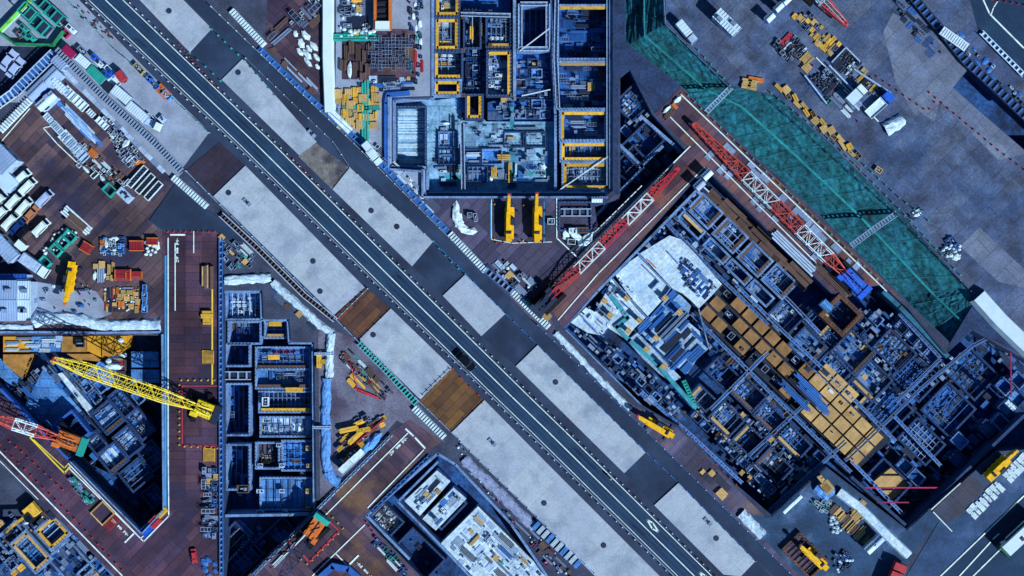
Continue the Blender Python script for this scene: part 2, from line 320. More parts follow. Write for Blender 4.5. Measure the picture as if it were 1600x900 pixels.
# corresponding points use vertex index so both banks stay matched
def at_idx(pl, t):
    u = t * (len(pl) - 1); i = min(int(u), len(pl) - 2); f = u - i
    return (pl[i][0] + (pl[i + 1][0] - pl[i][0]) * f, pl[i][1] + (pl[i + 1][1] - pl[i][1]) * f)
rn = random.Random(3)
prof = [(0, 0.0), (0.04, -0.5), (0.42, -3.2), (0.50, -3.3), (0.56, -3.9), (0.9, -6.3), (1, -6.6)]
def zprof(t):
    for (a, za), (b, zb) in zip(prof, prof[1:]):
        if t <= b: return za + (zb - za) * (t - a) / (b - a)
    return prof[-1][1]
vs = []
for i in range(NS + 1):
    r = at_idx(CH_R, i / NS); l = at_idx(CH_L, i / NS)
    for j in range(NT + 1):
        t = j / NT; p = W(r[0] + (l[0] - r[0]) * t, r[1] + (l[1] - r[1]) * t)
        z = zprof(t) * min(1, .22 + (NS - i) / NS * 6) + (rn.uniform(-0.1, 0.1) if 0 < j else 0)
        vs.append((p.x + (rn.uniform(-.2, .2) if 0 < j < NT else 0), p.y, z))
fs = [[i * (NT + 1) + j, i * (NT + 1) + j + 1, (i + 1) * (NT + 1) + j + 1, (i + 1) * (NT + 1) + j] for i in range(NS) for j in range(NT)]
m.add(vs, fs); o = m.build('netted_slope', net); struct(o)
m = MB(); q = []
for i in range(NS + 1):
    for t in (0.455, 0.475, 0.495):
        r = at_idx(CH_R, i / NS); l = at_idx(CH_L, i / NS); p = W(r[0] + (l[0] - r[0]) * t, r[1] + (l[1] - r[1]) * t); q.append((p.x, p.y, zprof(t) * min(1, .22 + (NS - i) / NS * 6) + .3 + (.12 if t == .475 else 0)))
m.add(q, [[i * 3 + j, i * 3 + j + 1, i * 3 + j + 4, i * 3 + j + 3] for i in range(NS) for j in range(2)]); struct(m.build('netting_seam_and_lit_ridge', mat('netting_seam_and_lit_ridge', (40, 140, 150), .85, noise=(.3, .3), world_co=True, fine=(2, .2))))  # lighter teal strip paints the sunlit berm ridge along the slope
m = MB()
for a, b in zip(CH_L, CH_L[1:]):
    A, B = W(*a), W(*b); m.beam((A.x, A.y, -3.6), (B.x, B.y, -3.6), 0.3, 6.9)
for a, b in ((CH_R[-1], CH_L[-1]),):
    A, B = W(*a), W(*b); m.beam((A.x, A.y, -3.6), (B.x, B.y, -3.6), 0.3, 6.9)
tag(m.build('retaining_wall', pitw), 'steel retaining wall between the green netted cutting and the long deck', 'retaining wall')
m = MB()
for i in range(3, NS, 3):
    for j in range(NT):
        a_, b_ = vs[i * (NT + 1) + j], vs[i * (NT + 1) + j + 1]; m.add([(a_[0], a_[1], a_[2] + .07), (a_[0] + .22, a_[1] - .22, a_[2] + .07), (b_[0] + .22, b_[1] - .22, b_[2] + .07), (b_[0], b_[1], b_[2] + .07)], [[0, 1, 2, 3]])
struct(m.build('netting_seam_and_lit_ridge', mat('netting_overlap', (24, 96, 112), .85, world_co=True)))
# ------------------------------------------------------------ sheets on the ground, each a few mm above the one below
Z = [0.0]
def sheet(name, poly, material, z=None):
    if z is None: Z[0] += 0.004; z = Z[0]
    m = cut_sheet(poly, z); return struct(m.build(name, material))
sheet('verge', [(959, -260), (976, -260), (976, 66), (1064, 135), (1022, 178), (985, 108), (966, 118), (966, 312), (959, 300)], mat('dark_verge', (40, 56, 92), .9, noise=(.3, .4), world_co=True, fine=(2, .3)))
road_poly = [(cx(-260) - 42, -260), (124, 0), (232, 112), (328, 207), (284, 266), (300, 282), (334, 318)] + [(cx(y) - 152, y) for y in (338, 450, 620, 675, 900, 1180)] + [(cx(y) + 154, y) for y in (1180, 900, 675, 620, 450, 225, 0, -260)]
sheet('verge', [(-260, -200), (60, -200), (105, -40), (330, 205), (285, 270), (255, 300), (90, 130), (60, 160), (-260, 160)], ygrav)
sheet('yard', [(-260, 215), (0, 205), (45, 170), (98, 118), (160, 175), (275, 285), (232, 345), (255, 362), (255, 523), (-260, 523)], pl_w)
sheet('yard', [(55, 440), (150, 455), (175, 490), (150, 500), (56, 500)], ygrav)
sheet('car_park', [(-60, 70), (82, 74), (88, 82), (40, 132), (0, 165), (-60, 165)], mat('car_park_asphalt', (34, 44, 74), 0.9, world_co=True, fine=(3, 0.2)))
sheet('work_yard', [(420, -60), (505, -60), (505, 150), (490, 145), (415, 75)], pl_2)
sheet('work_yard', [(526, -60), (672, -60), (672, 150), (612, 152), (612, 262), (664, 265), (665, 304), (690, 312), (660, 310), (548, 205), (524, 165)], ygrav)
sheet('work_yard', [(534, 42), (648, 46), (650, 124), (534, 124)], pl_2)
sheet('forecourt', [(640, 305), (950, 305), (1000, 300), (905, 402), (838, 447), (868, 512), (cx(530) + 154, 530), (cx(325) + 154, 325), (cx(300) + 154, 300)], pl_c)
sheet('mud_patch', [(500, 505), (530, 520), (560, 530), (650, 625), (696, 692), (620, 657), (535, 750), (522, 770), (500, 778), (497, 520)], mud)
sheet('deck', [(254, 362), (338, 362), (349, 372), (349, 1010), (290, 1010), (262, 985), (192, 912), (0, 715), (-260, 455), (-260, 358), (0, 612), (107, 719), (220, 836), (258, 797), (253, 523)], pl_v)
sheet('deck', [(258, 364), (347, 372), (347, 800), (262, 796)], pl_vv)
sheet('deck', [(612, 675), (640, 655), (690, 690), (668, 705), (569, 806), (576, 818), (790, 1040), (560, 1040), (300, 1040), (349, 938), (395, 892)], pl_2)
sheet('deck', [(1064, 137), (1380, 437), (1478, 545), (1420, 482), (1378, 444), (1318, 470), (1300, 458), (1102, 260), (880, 513), (838, 447), (905, 402), (1077, 230), (1022, 178)], pl_3)
sheet('yard_rim', [(1040, 36), (1143, 134), (1210, 148), (1295, 223), (1510, 448), (1560, 440), (1300, 200), (1215, 128), (1160, 122), (1060, 30)], ygrav) if False else None
sheet('yard', [(1040, -200), (2300, -200), (2300, 640), (1800, 680), (1600, 555), (1520, 470), (1510, 448), (1400, 325), (1295, 223), (1210, 148), (1143, 134), (1040, 36)], pl_ne)
sheet('verge', [(1484, 536), (1524, 470), (1600, 556), (1520, 516), (1478, 556)], mat('dark_verge', (40, 56, 92), .9))
sheet('concrete_pad', [(1380, 50), (1395, 20), (1440, 45), (1520, 98), (1515, 104), (1488, 137), (1606, 240), (1560, 250), (1450, 140), (1430, 180), (1400, 130)], pl_ne2)
sheet('concrete_pad', [(1500, 385), (1530, 355), (1600, 420), (1600, 450), (1560, 440)], pl_ne2)
sheet('concrete_pad', [(1395, 120), (1470, 150), (1460, 190), (1425, 165)], pl_ne2)
sheet('road', [(1500, -60), (1800, -60), (1800, 320), (1606, 130), (1570, 85), (1530, 55)], asph)
sheet('verge', [(990, 632), (1060, 670), (1150, 762), (1200, 812), (1290, 910), (1350, 1010), (1330, 1010), (cx(640) + 154, 640)], pl_c)
sheet('yard', [(1150, 800), (1205, 808), (1290, 732), (1416, 830), (1450, 798), (1470, 810), (1400, 900), (1300, 1000), (1250, 900)], mat('yard_asphalt', (42, 68, 104), 0.85, noise=(0.2, 0.3), world_co=True, fine=(3, 0.2), blot=(0.1, (84, 104, 142), 0.55)))
sheet('verge', [(1380, 960), (1470, 810), (1600, 680), (1900, 500), (2300, 900), (1700, 1200)], mat('roadside_asphalt', (48, 72, 112), 0.85, noise=(0.2, 0.3), world_co=True, fine=(3, 0.2), blot=(0.1, (70, 88, 128), 0.55)))
sheet('yard', [(1455, 800), (1532, 726), (1592, 676), (1604, 690), (1555, 745), (1500, 806), (1480, 818)], plates('plates_south_corner', 44, (70, 62, 80), (52, 58, 84), (34, 36, 58), (50, 66, 100), .5))
sheet('road', [(1435, 930), (1605, 765), (1900, 490), (2100, 700), (1700, 1050), (1480, 1200)], asph)
# main road
sheet('road_deck', road_poly, asph2)
sheet('road', strip(-27, 28, -260, 1180), asph); ys0 = [-260, 0, 225, 450, 620, 675, 900, 1180]
for y_, o_, l_ in ((60, -17, 14), (180, 10, 22), (300, -15, 30), (430, 12, 12), (540, -16, 24), (700, 11, 34), (820, -14, 16)): sheet('asphalt_patch', [(cx(y_) + o_ - 7, y_), (cx(y_) + o_ + 7, y_), (cx(y_ + l_) + o_ + 7, y_ + l_), (cx(y_ + l_) + o_ - 7, y_ + l_)], mat('patched_asphalt', (22, 44, 74), .9, world_co=True))
for o_ in (-20, -9, 9, 20): sheet('tyre_track', [(cx(y) + o_ - 1.6, y) for y in ys0] + [(cx(y) + o_ + 1.6, y) for y in ys0[::-1]], mat('worn_asphalt', (36, 62, 96), .8, world_co=True, noise=(.3, .12)))
sheet('side_road', strip(124, 152, -260, 1180), asph3)
for a in ([(331, 45), (380, 92), (347, 125), (297, 82)], [(677, 377), (727, 429), (692, 462), (644, 416)], [(790, 490), (840, 539), (806, 572), (752, 525)], [(1009, 706), (1060, 754), (1022, 789), (975, 739)], [(1180, 876), (1300, 1000), (1240, 1010), (1140, 905)]):
    sheet('asphalt_bay', a, asph3)
for a, mm in (([(290, 267), (343, 222), (384, 259), (334, 306)], rust0), ([(572, 449), (609, 482), (562, 530), (522, 494)], rust), ([(706, 575), (756, 625), (705, 674), (657, 626)], rust2)):
    sheet('plate_deck', a, mm)
sheet('dirt_patch', [(494, 224), (547, 262), (519, 296), (466, 244), (476, 236)], dirt)
sheet('asphalt_apron', [(233, 345), (276, 284), (318, 324), (352, 346), (400, 384), (349, 372), (338, 362), (255, 360)], asph3)
def slab(poly, label):
    m = MB(); m.prism(pts(poly), 0.02, 0.42); return tag(m.build('concrete_slab', conc), label, 'slab', 'pale slabs along the road')
slab([(205, -14), (275, -12), (331, 45), (297, 82)], 'pale concrete slab right of the road cut by the top edge')
slab([(380, 92), (495, 222), (468, 243), (347, 125)], 'pale concrete slab beside the dirt patch, right of the road')
slab([(547, 262), (677, 377), (644, 416), (520, 296)], 'pale slab with one black manhole, below the dirt patch')
slab([(727, 429), (790, 490), (752, 525), (692, 462)], 'smallest pale concrete slab, right of the road beside the black car')
slab([(840, 539), (1009, 706), (975, 739), (806, 572)], 'long pale slab right of the road left of the yellow road crane')
slab([(1060, 754), (1180, 876), (1157, 900), (1130, 897), (1022, 789)], 'pale slab beside the white road diamonds at bottom')
slab([(384, 259), (570, 449), (522, 492), (334, 307)], 'long pale slab left of the road between the rusty decks')
slab([(611, 482), (706, 574), (657, 624), (562, 530)], 'pale slab between the two rusty plate bays left of the road')
slab([(757, 625), (857, 726), (1036, 905), (1100, 970), (1000, 970), (930, 900), (706, 675)], 'longest pale slab left of the road running to bottom edge')
# painted lines
def polyline_mb(pl, w, z, m=None, z1=None):
    m = m or MB()
    for a, b in zip(pl, pl[1:]):
        A, B = W(*a), W(*b); d = (B - A).normalized(); A -= d * w * 0.3; B += d * w * 0.3
        n = Vector((-d.y, d.x, 0)) * w / 2
        m.add([(A.x - n.x, A.y - n.y, z), (B.x - n.x, B.y - n.y, z), (B.x + n.x, B.y + n.y, z), (A.x + n.x, A.y + n.y, z)], [[0, 1, 2, 3]])
    return m
zl = [0.17]
def line(pl, w, material=wht, name='road_marking'):
    zl[0] += 0.0012; return struct(polyline_mb(pl, w, zl[0]).build(name, material))
ysr = [-260, 0, 112, 225, 338, 450, 620, 675, 900, 1180]
line([(cx(y), y) for y in ysr], 0.18)
line([(cx(y) - 26, y) for y in ysr], 0.12); line([(cx(y) + 27, y) for y in ysr], 0.15)
line([(cx(y) - 31.5, y) for y in ysr], 0.14, mat('kerb_grey', (128, 140, 172), 0.8, world_co=True)); 
for dx, dy in ((0, 0), (82, 82)):
    q = [(1011 + dx, 812 + dy), (1020 + dx, 817 + dy), (1029 + dx, 831 + dy), (1019 + dx, 826 + dy), (1011 + dx, 812 + dy)]
    line(q, 0.28)
line([(1535, -2), (1546, 22), (1600, 76), (1640, 116)], 0.3); line([(1560, 0), (1552, 12), (1548, 24)], 0.2)
line([(263, 372), (263, 700), (264, 806), (225, 846), (107, 730)], 0.22); line([(259, 400), (259, 798)], 0.35, cyan)
line([(274, 380), (274, 485)], 0.2); line([(303, 360), (303, 395)], 0.2)
line([(-20, 685), (192, 900), (260, 968)], 0.25); line([(-20, 700), (60, 780)], 0.15)
line([(107, 724), (220, 841), (227, 835)], 0.2)
line([(332, 450), (332, 600)], 0.3, yel_p)
line([(285, 603), (340, 603)], 0.2, red_p); line([(285, 603), (285, 696), (342, 697)], 0.22, red_p)
line([(48, 684), (101, 739), (110, 729)], 0.3, yel_p); line([(53, 687), (101, 731), (106, 726)], 0.2, yel_p)
line([(48, 684), (56, 677)], 0.3, yel_p)
for a in ([(613, 681), (398, 897)], [(637, 677), (433, 880)], [(570, 820), (500, 888), (470, 918)], [(525, 865), (585, 926)], [(662, 703), (575, 793)]): line(a, 0.22)
line([(500, 802), (530, 829), (483, 878), (473, 866)], 0.3, red_p); line([(450, 845), (465, 858)], 0.25, red_p)
line([(1064, 148), (1385, 455)], 0.22); line([(1040, 176), (1078, 214), (1300, 436), (1318, 455)], 0.2)
line([(1078, 229), (903, 403), (870, 372), (870, 310)], 0.22); line([(1100, 262), (935, 427), (872, 500)], 0.2); line([(1003, 290), (900, 392)], 0.18)
line([(768, 312), (768, 374), (800, 380), (862, 378)], 0.14); line([(850, 315), (850, 378)], 0.14, cyan); line([(766, 318), (766, 372)], 0.14, cyan)
line([(1458, 800), (1487, 830)], 0.18); line([(1455, 796), (1500, 755)], 0.18)
for a in ([(1467, 902), (1600, 774), (1700, 678)], [(1494, 905), (1547, 847)], [(1551, 842), (1560, 834)], [(1520, 900), (1575, 846)], [(1590, 832), (1640, 785)]): line(a, 0.25)
line([(1275, 90), (1372, 190)], 0.2); line([(47, 170), (2, 222)], 0.2); line([(92, 195), (68, 200), (90, 225), (125, 258)], 0.2)
# stop lines and the stencilled word
for a in ([(267, 367), (289, 367)], [(634, 670), (646, 681)], [(649, 684), (664, 700)], [(196, 847), (209, 834)], [(546, 882), (560, 868)]): line(a, 0.34)
fc = bpy.data.curves.new('t', 'FONT'); fc.body = '止\nま\nれ'; fc.align_x = 'CENTER'; fc.size = 1.0; fc.space_line = 1.25; fc.resolution_u = 2; fc.offset = 0.035
fo = bpy.data.objects.new('t', fc); scene.collection.objects.link(fo); bpy.context.view_layer.update()
tme = bpy.data.meshes.new_from_object(fo.evaluated_get(bpy.context.evaluated_depsgraph_get())); bpy.data.objects.remove(fo)
tv = [v.co for v in tme.vertices]; tx = [c.x for c in tv]; ty = [c.y for c in tv]
print('TEXT', len(tv), min(tx), max(tx), min(ty), max(ty))
mx, my = (min(tx) + max(tx)) / 2, max(ty); hh = max(ty) - min(ty); ww = max(tx) - min(tx)
for v in tme.vertices: v.co = Vector(((v.co.x - mx) / ww, (v.co.y - my) / hh, 0))
tme.materials.append(wht)
for x, y, hd, ln in ((277, 372, 0, 38), (636, 684, -45, 38), (200, 837, -135, 36), (558, 879, 45, 38)):
    o = link('road_marking', tme); struct(o); o.location = W(x, y, 0.25); o.scale = (px(5.0), px(ln), 1)
    o.rotation_euler = (0, 0, R(hd))
# ------------------------------------------------------------ walls, fences, bays
def wall(poly, w, z0, z1, material, name, label, cat='wall', closed=False, group=None, ref=None):
    """one wall along a plan polyline read at height ref (its top by default)"""
    ref = z1 if ref is None else ref; m = MB(); pl = list(poly) + ([poly[0]] if closed else [])
    for a, b in zip(pl, pl[1:]):
        A, B = W(*a, ref), W(*b, ref); d = (B - A).normalized()
        m.beam((A.x - d.x * w * .3, A.y - d.y * w * .3, (z0 + z1) / 2), (B.x, B.y, (z0 + z1) / 2), w, z1 - z0)
    return tag(m.build(name, material), label, cat, group)
def fence(poly, label, h=1.2, step=2.4, rails=3, rm='grey', pm='white', z=0.0, panel=None, group=None, name='site_fence'):
    t = thing(name, label, 'fence', W(*poly[0], z), 0, group); o0 = W(*poly[0], z)
    m = MB(); k = 0; posts = []
    for a, b in zip(poly, poly[1:]):
        A, B = W(*a, z) - o0, W(*b, z) - o0; L = (B - A).length
        for r in range(rails):
            zz = h * (r + 0.6) / rails; m.beam(A + Vector((0, 0, zz)), B + Vector((0, 0, zz)), 0.07)
        if panel: m.beam(A + Vector((0, 0, h * .5)), B + Vector((0, 0, h * .5)), 0.05, h * .9)
        n = max(1, int(L / step))
        for i in range(n + 1): posts.append(A + (B - A) * i / n)
    m.build('rail', PAL[rm], t)
    st = max(1, len(posts) // 95 + 1); pm_ = MB().box((0, 0, 0), (0.14, 0.14, h + .1)).mesh('post', PAL[pm])
    for p in posts[::st]: link('post', pm_, t).location = p
    return t
def obox(x, y, lu, lv, ang, z):
    """rectangle: plan centre, pixel lengths along/across ang (image degrees, clockwise), at height z -> world centre, size, rz"""
    return W(x, y, z), px(lu, z), px(lv, z), -R(ang)
def bay(x, y, lu, lv, ang, zf, zt, floor_m, label, wall_m=None, wt=0.35, frame=None, frame_sides='abcd', group=None, cat='formwork bay', name='formwork_bay'):
    """a walled bay: floor at zf, four walls up to zt, optional steel frame on the wall heads"""
    ft = 0.4 if zf > -1 else max(.4, zf + 7.2)
    c, L, Wd, rz = obox(x, y, lu, lv, ang, zt); t = thing(name, label, cat, (c.x, c.y, zf - 0.4), rz, group)
    wall_m = wall_m or wallc; BAYS.append([(x + a_ * lu * .54 * math.cos(R(ang)) - b_ * lv * .54 * math.sin(R(ang)), y + a_ * lu * .54 * math.sin(R(ang)) + b_ * lv * .54 * math.cos(R(ang))) for a_, b_ in ((-1, -1), (1, -1), (1, 1), (-1, 1))])
    MB().box((0, 0, .4 - ft), (L, Wd, ft)).build('floor', floor_m, t)
    hh = zt - zf
    if hh > 0.05:
        for sx, sy, l, w in ((0, 1, L + wt, wt), (0, -1, L + wt, wt), (1, 0, wt, Wd - wt), (-1, 0, wt, Wd - wt)):
            MB().box((sx * L / 2, sy * Wd / 2, 0.4), (l, w, hh)).build('wall', wall_m, t)
            if zf < -1:
                ca_, sa_ = math.cos(R(ang)), math.sin(R(ang)); K = int(max(l, w) * 8 / 8) + 1
                for q_ in range(K):
                    f_ = (q_ / max(1, K - 1) - .5); du, dv = (sx * lu / 2 + f_ * lu * (sx == 0)), -(sy * lv / 2 + f_ * lv * (sy == 0)); claim([(x + du * ca_ - dv * sa_, y + du * sa_ + dv * ca_, 1.2)], zf, False)
    bn = random.Random(int(x * 7 + y)); kind = bn.choice('jjgn') if min(L, Wd) > 2.5 and hh > .6 and 'white bars' not in label else 'n'
    if kind != 'n':
        m = MB(); k = max(2, int(L / bn.uniform(.8, 1.3))); zz = .4 + min(hh * .55, .9)
        for i in range(1, k): m.box((-L / 2 + L * i / k, 0, zz), (.13, Wd - wt, .16))
        if kind == 'g':
            for i in range(1, max(2, int(Wd / 1.1))): m.box((0, -Wd / 2 + Wd * i / max(2, int(Wd / 1.1)), zz + .17), (L - wt, .13, .12))
        m.build('joists', PAL[bn.choice(['grey', 'blue', 'dark', 'pale' if zt > -2.3 else 'blue'])], t)
    if hh > .6:
        m = MB()
        for s in (-1, 1):
            for i in range(int(L / .7)): m.box((-L / 2 + .3 + i * .7, s * (Wd / 2 + .02), hh + .4), (.09, .09, .5))
            for i in range(int(Wd / .7)): m.box((s * (L / 2 + .02), -Wd / 2 + .3 + i * .7, hh + .4), (.09, .09, .5))
        m.build('starter_bars', PAL['grey' if zt > -2.5 else 'blue'], t)
    if frame:
        for ch, (sx, sy, l, w) in zip('abcd', ((0, 1, L - .5, .55), (0, -1, L - .5, .55), (1, 0, .55, Wd - .5), (-1, 0, .55, Wd - .5))):
            if ch in frame_sides:
                m = MB().box((sx * (L / 2 - .5), sy * (Wd / 2 - .5), hh + .15 - 0.25), (l - .3 * (sx == 0), w, .5))
                m.build('waling_beam', PAL[frame], t)
    return t
def plat(poly, z0, z1, material, name, label, cat, group=None):
    m = MB(); m.prism(pts(poly, z1), z0, z1); return tag(m.build(name, material), label, cat, group)
# ------------------------------------------------------------ small site things (each built once at the origin, then copied)
def k_pipe(rn, col):
    m = MB(); L = rn.uniform(3.2, 5.6); n = rn.randint(3, 6); L *= 1.25
    for i in range(n):
        for j in range(2):
            if rn.random() < .85:
                o = rn.uniform(-.35, .35); m.cyl((-L / 2 + o, (i - n / 2) * .26, .13 + j * .24), (L / 2 + o, (i - n / 2) * .26, .13 + j * .24), .11, 6)
    m.box((-L * .3, 0, -0.0), (.12, n * .28, .02), 0, 1); return m, [PAL[col], PAL['brown']], 'pipe_bundle', 'bundle', 'pipe bundle'
def k_plank(rn, col):
    m = MB(); L = rn.uniform(2.2, 4.4); n = rn.randint(2, 4)
    for i in range(n):
        hgt = rn.uniform(.35, .9); l = L * rn.uniform(.8, 1)
        for k in range(int(hgt / .16)): m.box((rn.uniform(-.06, .06), (i - (n - 1) / 2) * .62, .1 + k * .17), (l, .56, .15))
    for s in (-1, 1): m.box((s * L * .3, 0, 0), (.14, n * .6, .1), 0, 1)
    return m, [PAL[col], PAL['dark']], 'plank_stack', 'stack', 'plank stack'
def k_beam(rn, col):
    m = MB(); L = rn.uniform(3.5, 6.5); n = rn.randint(2, 4)
    for i in range(n):
        y = (i - (n - 1) / 2) * .5; o = rn.uniform(-.2, .2)
        m.box((o, y, 0), (L, .36, .05)); m.box((o, y, .05), (L, .05, .3)); m.box((o, y, .35), (L, .36, .05))
    return m, [PAL[col]], 'steel_beam', 'beams', 'steel beams'
def k_panel(rn, col):
    m = MB(); L, w = rn.uniform(1.6, 3.2), rn.uniform(1.0, 2.0); m.box((0, 0, 0), (L, w, .08))
    for i in range(4): m.box((-L / 2 + L * i / 3 * .94 + L * .03, 0, .08), (.09, w, .1))
    for s in (-1, 1): m.box((0, s * (w / 2 - .06), .18), (L, .1, .05))
    return m, [PAL[col]], 'shuttering_sheet', 'sheet', 'shuttering sheet'
def k_crate(rn, col):
    m = MB(); L, w, h = rn.uniform(1.2, 2.4), rn.uniform(.9, 1.6), rn.uniform(.6, 1.2)
    for s in (-1, 1):
        m.box((0, s * (w / 2 - .05), 0), (L, .1, h)); m.box((s * (L / 2 - .05), 0, .0), (.1, w - .2, h))
    m.box((0, 0, 0), (L - .2, w - .2, h * .3), 0, 1)
    for i in range(3): m.box((rn.uniform(-.3, .3) * L, rn.uniform(-.25, .25) * w, h * .3), (L * .35, .2, h * .45), rn.uniform(-.3, .3), 2)
    return m, [PAL[col], PAL['dark'], PAL[rn.choice(['pale', 'brown', 'grey'])]], 'crate', 'crate', 'open crate'
def k_mat(rn, col):
    m = MB(); L, w = rn.uniform(2.5, 4.5), rn.uniform(1.6, 2.6)
    for i in range(8): m.box((0, -w / 2 + w * i / 7, .05), (L, .06, .06))
    for i in range(10): m.box((-L / 2 + L * i / 9, 0, .11), (.06, w, .06))
    return m, [PAL[col]], 'rebar_mat', 'mesh', 'steel mesh'
def k_tarp(rn, col):
    m = MB(); m.lump((0, 0, 0), rn.uniform(1.2, 2.1), rn.uniform(.6, .9), rn.uniform(.3, .6), rn.randint(0, 999), 6, jag=.32)
    m.lump((rn.uniform(-.8, .8), rn.uniform(-.5, .5), 0), rn.uniform(.6, 1.2), .5, rn.uniform(.3, .5), rn.randint(0, 999), 6, jag=.18)
    return m, [PAL[col]], 'tarped_heap', 'heap', 'sheeted heap'
def k_bag(rn, col):
    m = MB(); m.lump((0, 0, 0), .6, .55, .85, rn.randint(0, 999), 10, jag=.1); m.cyl((0, 0, .75), (.05, 0, 1.05), .14, 6, 0, .05); m.box((.3, 0, .6), (.3, .06, .25)); m.box((-.3, 0, .6), (.3, .06, .25))
    return m, [PAL[col]], 'bulk_bag', 'bag', 'bulk bag'
def k_drum(rn, col):
    m = MB(); m.cyl((0, 0, 0), (0, 0, .9), .32, 12); m.cyl((0, 0, .9), (0, 0, .94), .34, 12, 1); m.cyl((0, 0, .4), (0, 0, .46), .35, 12)
    return m, [PAL[col], PAL['dark']], 'drum', 'drum', 'steel drum'
def k_block(rn, col):
    m = MB(); L, w, h = rn.uniform(1.2, 2.2), rn.uniform(.9, 1.4), rn.uniform(.5, 1.1); m.box((0, 0, 0), (L, w, h), top=.96)
    [m.box((rn.uniform(-.4, .4) * L, rn.uniform(-.3, .3) * w, h), (.3, .2, .15), 0, 1) for _ in range(3)]; m.box((L * .2, 0, h), (.15, .5, .12), 0, 1); m.box((-L * .2, 0, h), (.15, .5, .12), 0, 1)
    return m, [PAL[col], PAL['dark']], 'concrete_block', 'block', 'concrete block'
def k_frame(rn, col):
    m = MB(); L, w, h = rn.uniform(2.2, 4), rn.uniform(.9, 1.4), rn.uniform(1.2, 1.9)
    for i in range(4):
        x = -L / 2 + L * i / 3
        for s in (-1, 1): m.beam((x, s * w / 2, 0), (x, s * w / 2, h), .08)
        m.beam((x, -w / 2, h), (x, w / 2, h), .08)
    for s in (-1, 1): m.beam((-L / 2, s * w / 2, h), (L / 2, s * w / 2, h), .09); m.beam((-L / 2, s * w / 2, .2), (L / 2, s * w / 2, h - .1), .06)
    m.box((0, 0, h * .95), (L * .7, w * .55, .06), 0, 1)
    return m, [PAL[col], PAL['dark']], 'scaffold', 'scaffold', 'scaffold'
def k_column(rn, col):
    m = MB(); h = rn.uniform(1.6, 2.6); m.box((0, 0, 0), (1.1, 1.1, h)); m.box((0, 0, h), (1.35, 1.35, .12), 0, 1)
    for i in range(4): m.box(((i % 2 - .5) * .7, (i // 2 - .5) * .7, h + .12), (.1, .1, .5), 0, 2)
    return m, [PAL['dark'], PAL[col], PAL['brown']], 'column_shutter', 'column', 'column shutter'
def k_gen(rn, col):
    m = MB(); L = rn.uniform(1.6, 2.6); m.box((0, 0, .1), (L, 1.0, 1.1), top=.94); m.box((0, 0, 0), (L + .2, 1.05, .1), 0, 1); m.cyl((L * .3, .2, 1.2), (L * .3, .2, 1.5), .1, 8, 1)
    m.box((-L * .2, 0, 1.2), (L * .35, .6, .06), 0, 1); return m, [PAL[col], PAL['dark']], 'generator', 'machine', 'generator'
KF = dict(pipe=k_pipe, plank=k_plank, beam=k_beam, panel=k_panel, crate=k_crate, mat=k_mat, tarp=k_tarp, bag=k_bag, drum=k_drum, block=k_block, frame=k_frame, col=k_column, gen=k_gen)
COLN = {'white': 'white', 'grey': 'grey', 'blue': 'blue-grey', 'dark': 'dark', 'tan': 'tan', 'yellow': 'yellow', 'brown': 'brown', 'red': 'red', 'teal': 'teal', 'pale': 'pale', 'cobalt': 'bright blue', 'orange': 'orange', 'snow': 'white', 'magenta': 'magenta', 'sky': 'light blue'}
ALT = {('panel', 'pale'): 'concrete_form', ('panel', 'white'): 'concrete_form', ('panel', 'grey'): 'steel_plate', ('pipe', 'white'): 'plastic_pipes', ('pipe', 'pale'): 'plastic_pipes', ('pipe', 'sky'): 'plastic_pipes', ('pipe', 'blue'): 'conduit_bundle', ('pipe', 'dark'): 'conduit_bundle',
       ('beam', 'dark'): 'girder', ('beam', 'blue'): 'girder', ('beam', 'brown'): 'timber_joists', ('crate', 'dark'): 'mesh_crate', ('crate', 'blue'): 'steel_bin', ('crate', 'grey'): 'steel_bin', ('plank', 'yellow'): 'yellow_stack', ('plank', 'brown'): 'timber_pile', ('block', 'pale'): 'pale_block', ('tarp', 'sky'): 'blue_sheeted_heap'}
MESHES = {}; COUNT = {}; CAP = 298; 
def kmesh(kind, col, var):
    key = (kind, col, var)
    if key not in MESHES:
        m, ms, nm, cat, word = KF[kind](random.Random(str(key)), col); nm = ALT.get((kind, col), nm); MESHES[key] = (m.mesh(nm, ms), nm, cat, word)
    return MESHES[key]
BAYS = []
def cells(poly, pu, pv, ang, z, floors, label, group, avoid=(), seed=1, hgt=.9, sx0=0, sy0=0, skip=.12, wm=None, merge=.3):
    """orderly grid of small formwork cells over a plan polygon, all bays already there left free"""
    rn = random.Random(seed); ca, sa = math.cos(R(ang)), math.sin(R(ang)); ox = sum(p[0] for p in poly) / len(poly); oy = sum(p[1] for p in poly) / len(poly); got = 0
    for i in range(-24, 25):
        for j in range(-24, 25):
            lu, lv = pu - 3.5, pv - 3.5; u, v = i * pu + (pu / 3 if j % 3 == 1 else 0), j * pv; x, y = ox + u * ca - v * sa, oy + u * sa + v * ca
            if not (-10 < x < 1610 and -10 < y < 910) or rn.random() < skip: continue
            cor = [(x + a * lu / 2 * ca - b * lv / 2 * sa, y + a * lu / 2 * sa + b * lv / 2 * ca) for a in (-1, 0, 1) for b in (-1, 0, 1)]
            if not all(inside(p[0], p[1], poly) for p in cor): continue
            if any(inside(p[0], p[1], q) for p in cor for q in list(avoid) + BAYS): continue
            h_ = hgt * rn.uniform(.7, 1.3)
            bay(x, y, lu, lv, ang, z, z + h_, rn.choice(floors), label, wm or rn.choice([wallc, walld]), .22, group=group, name='formwork_cell', cat='formwork cell'); got += 1
    return got
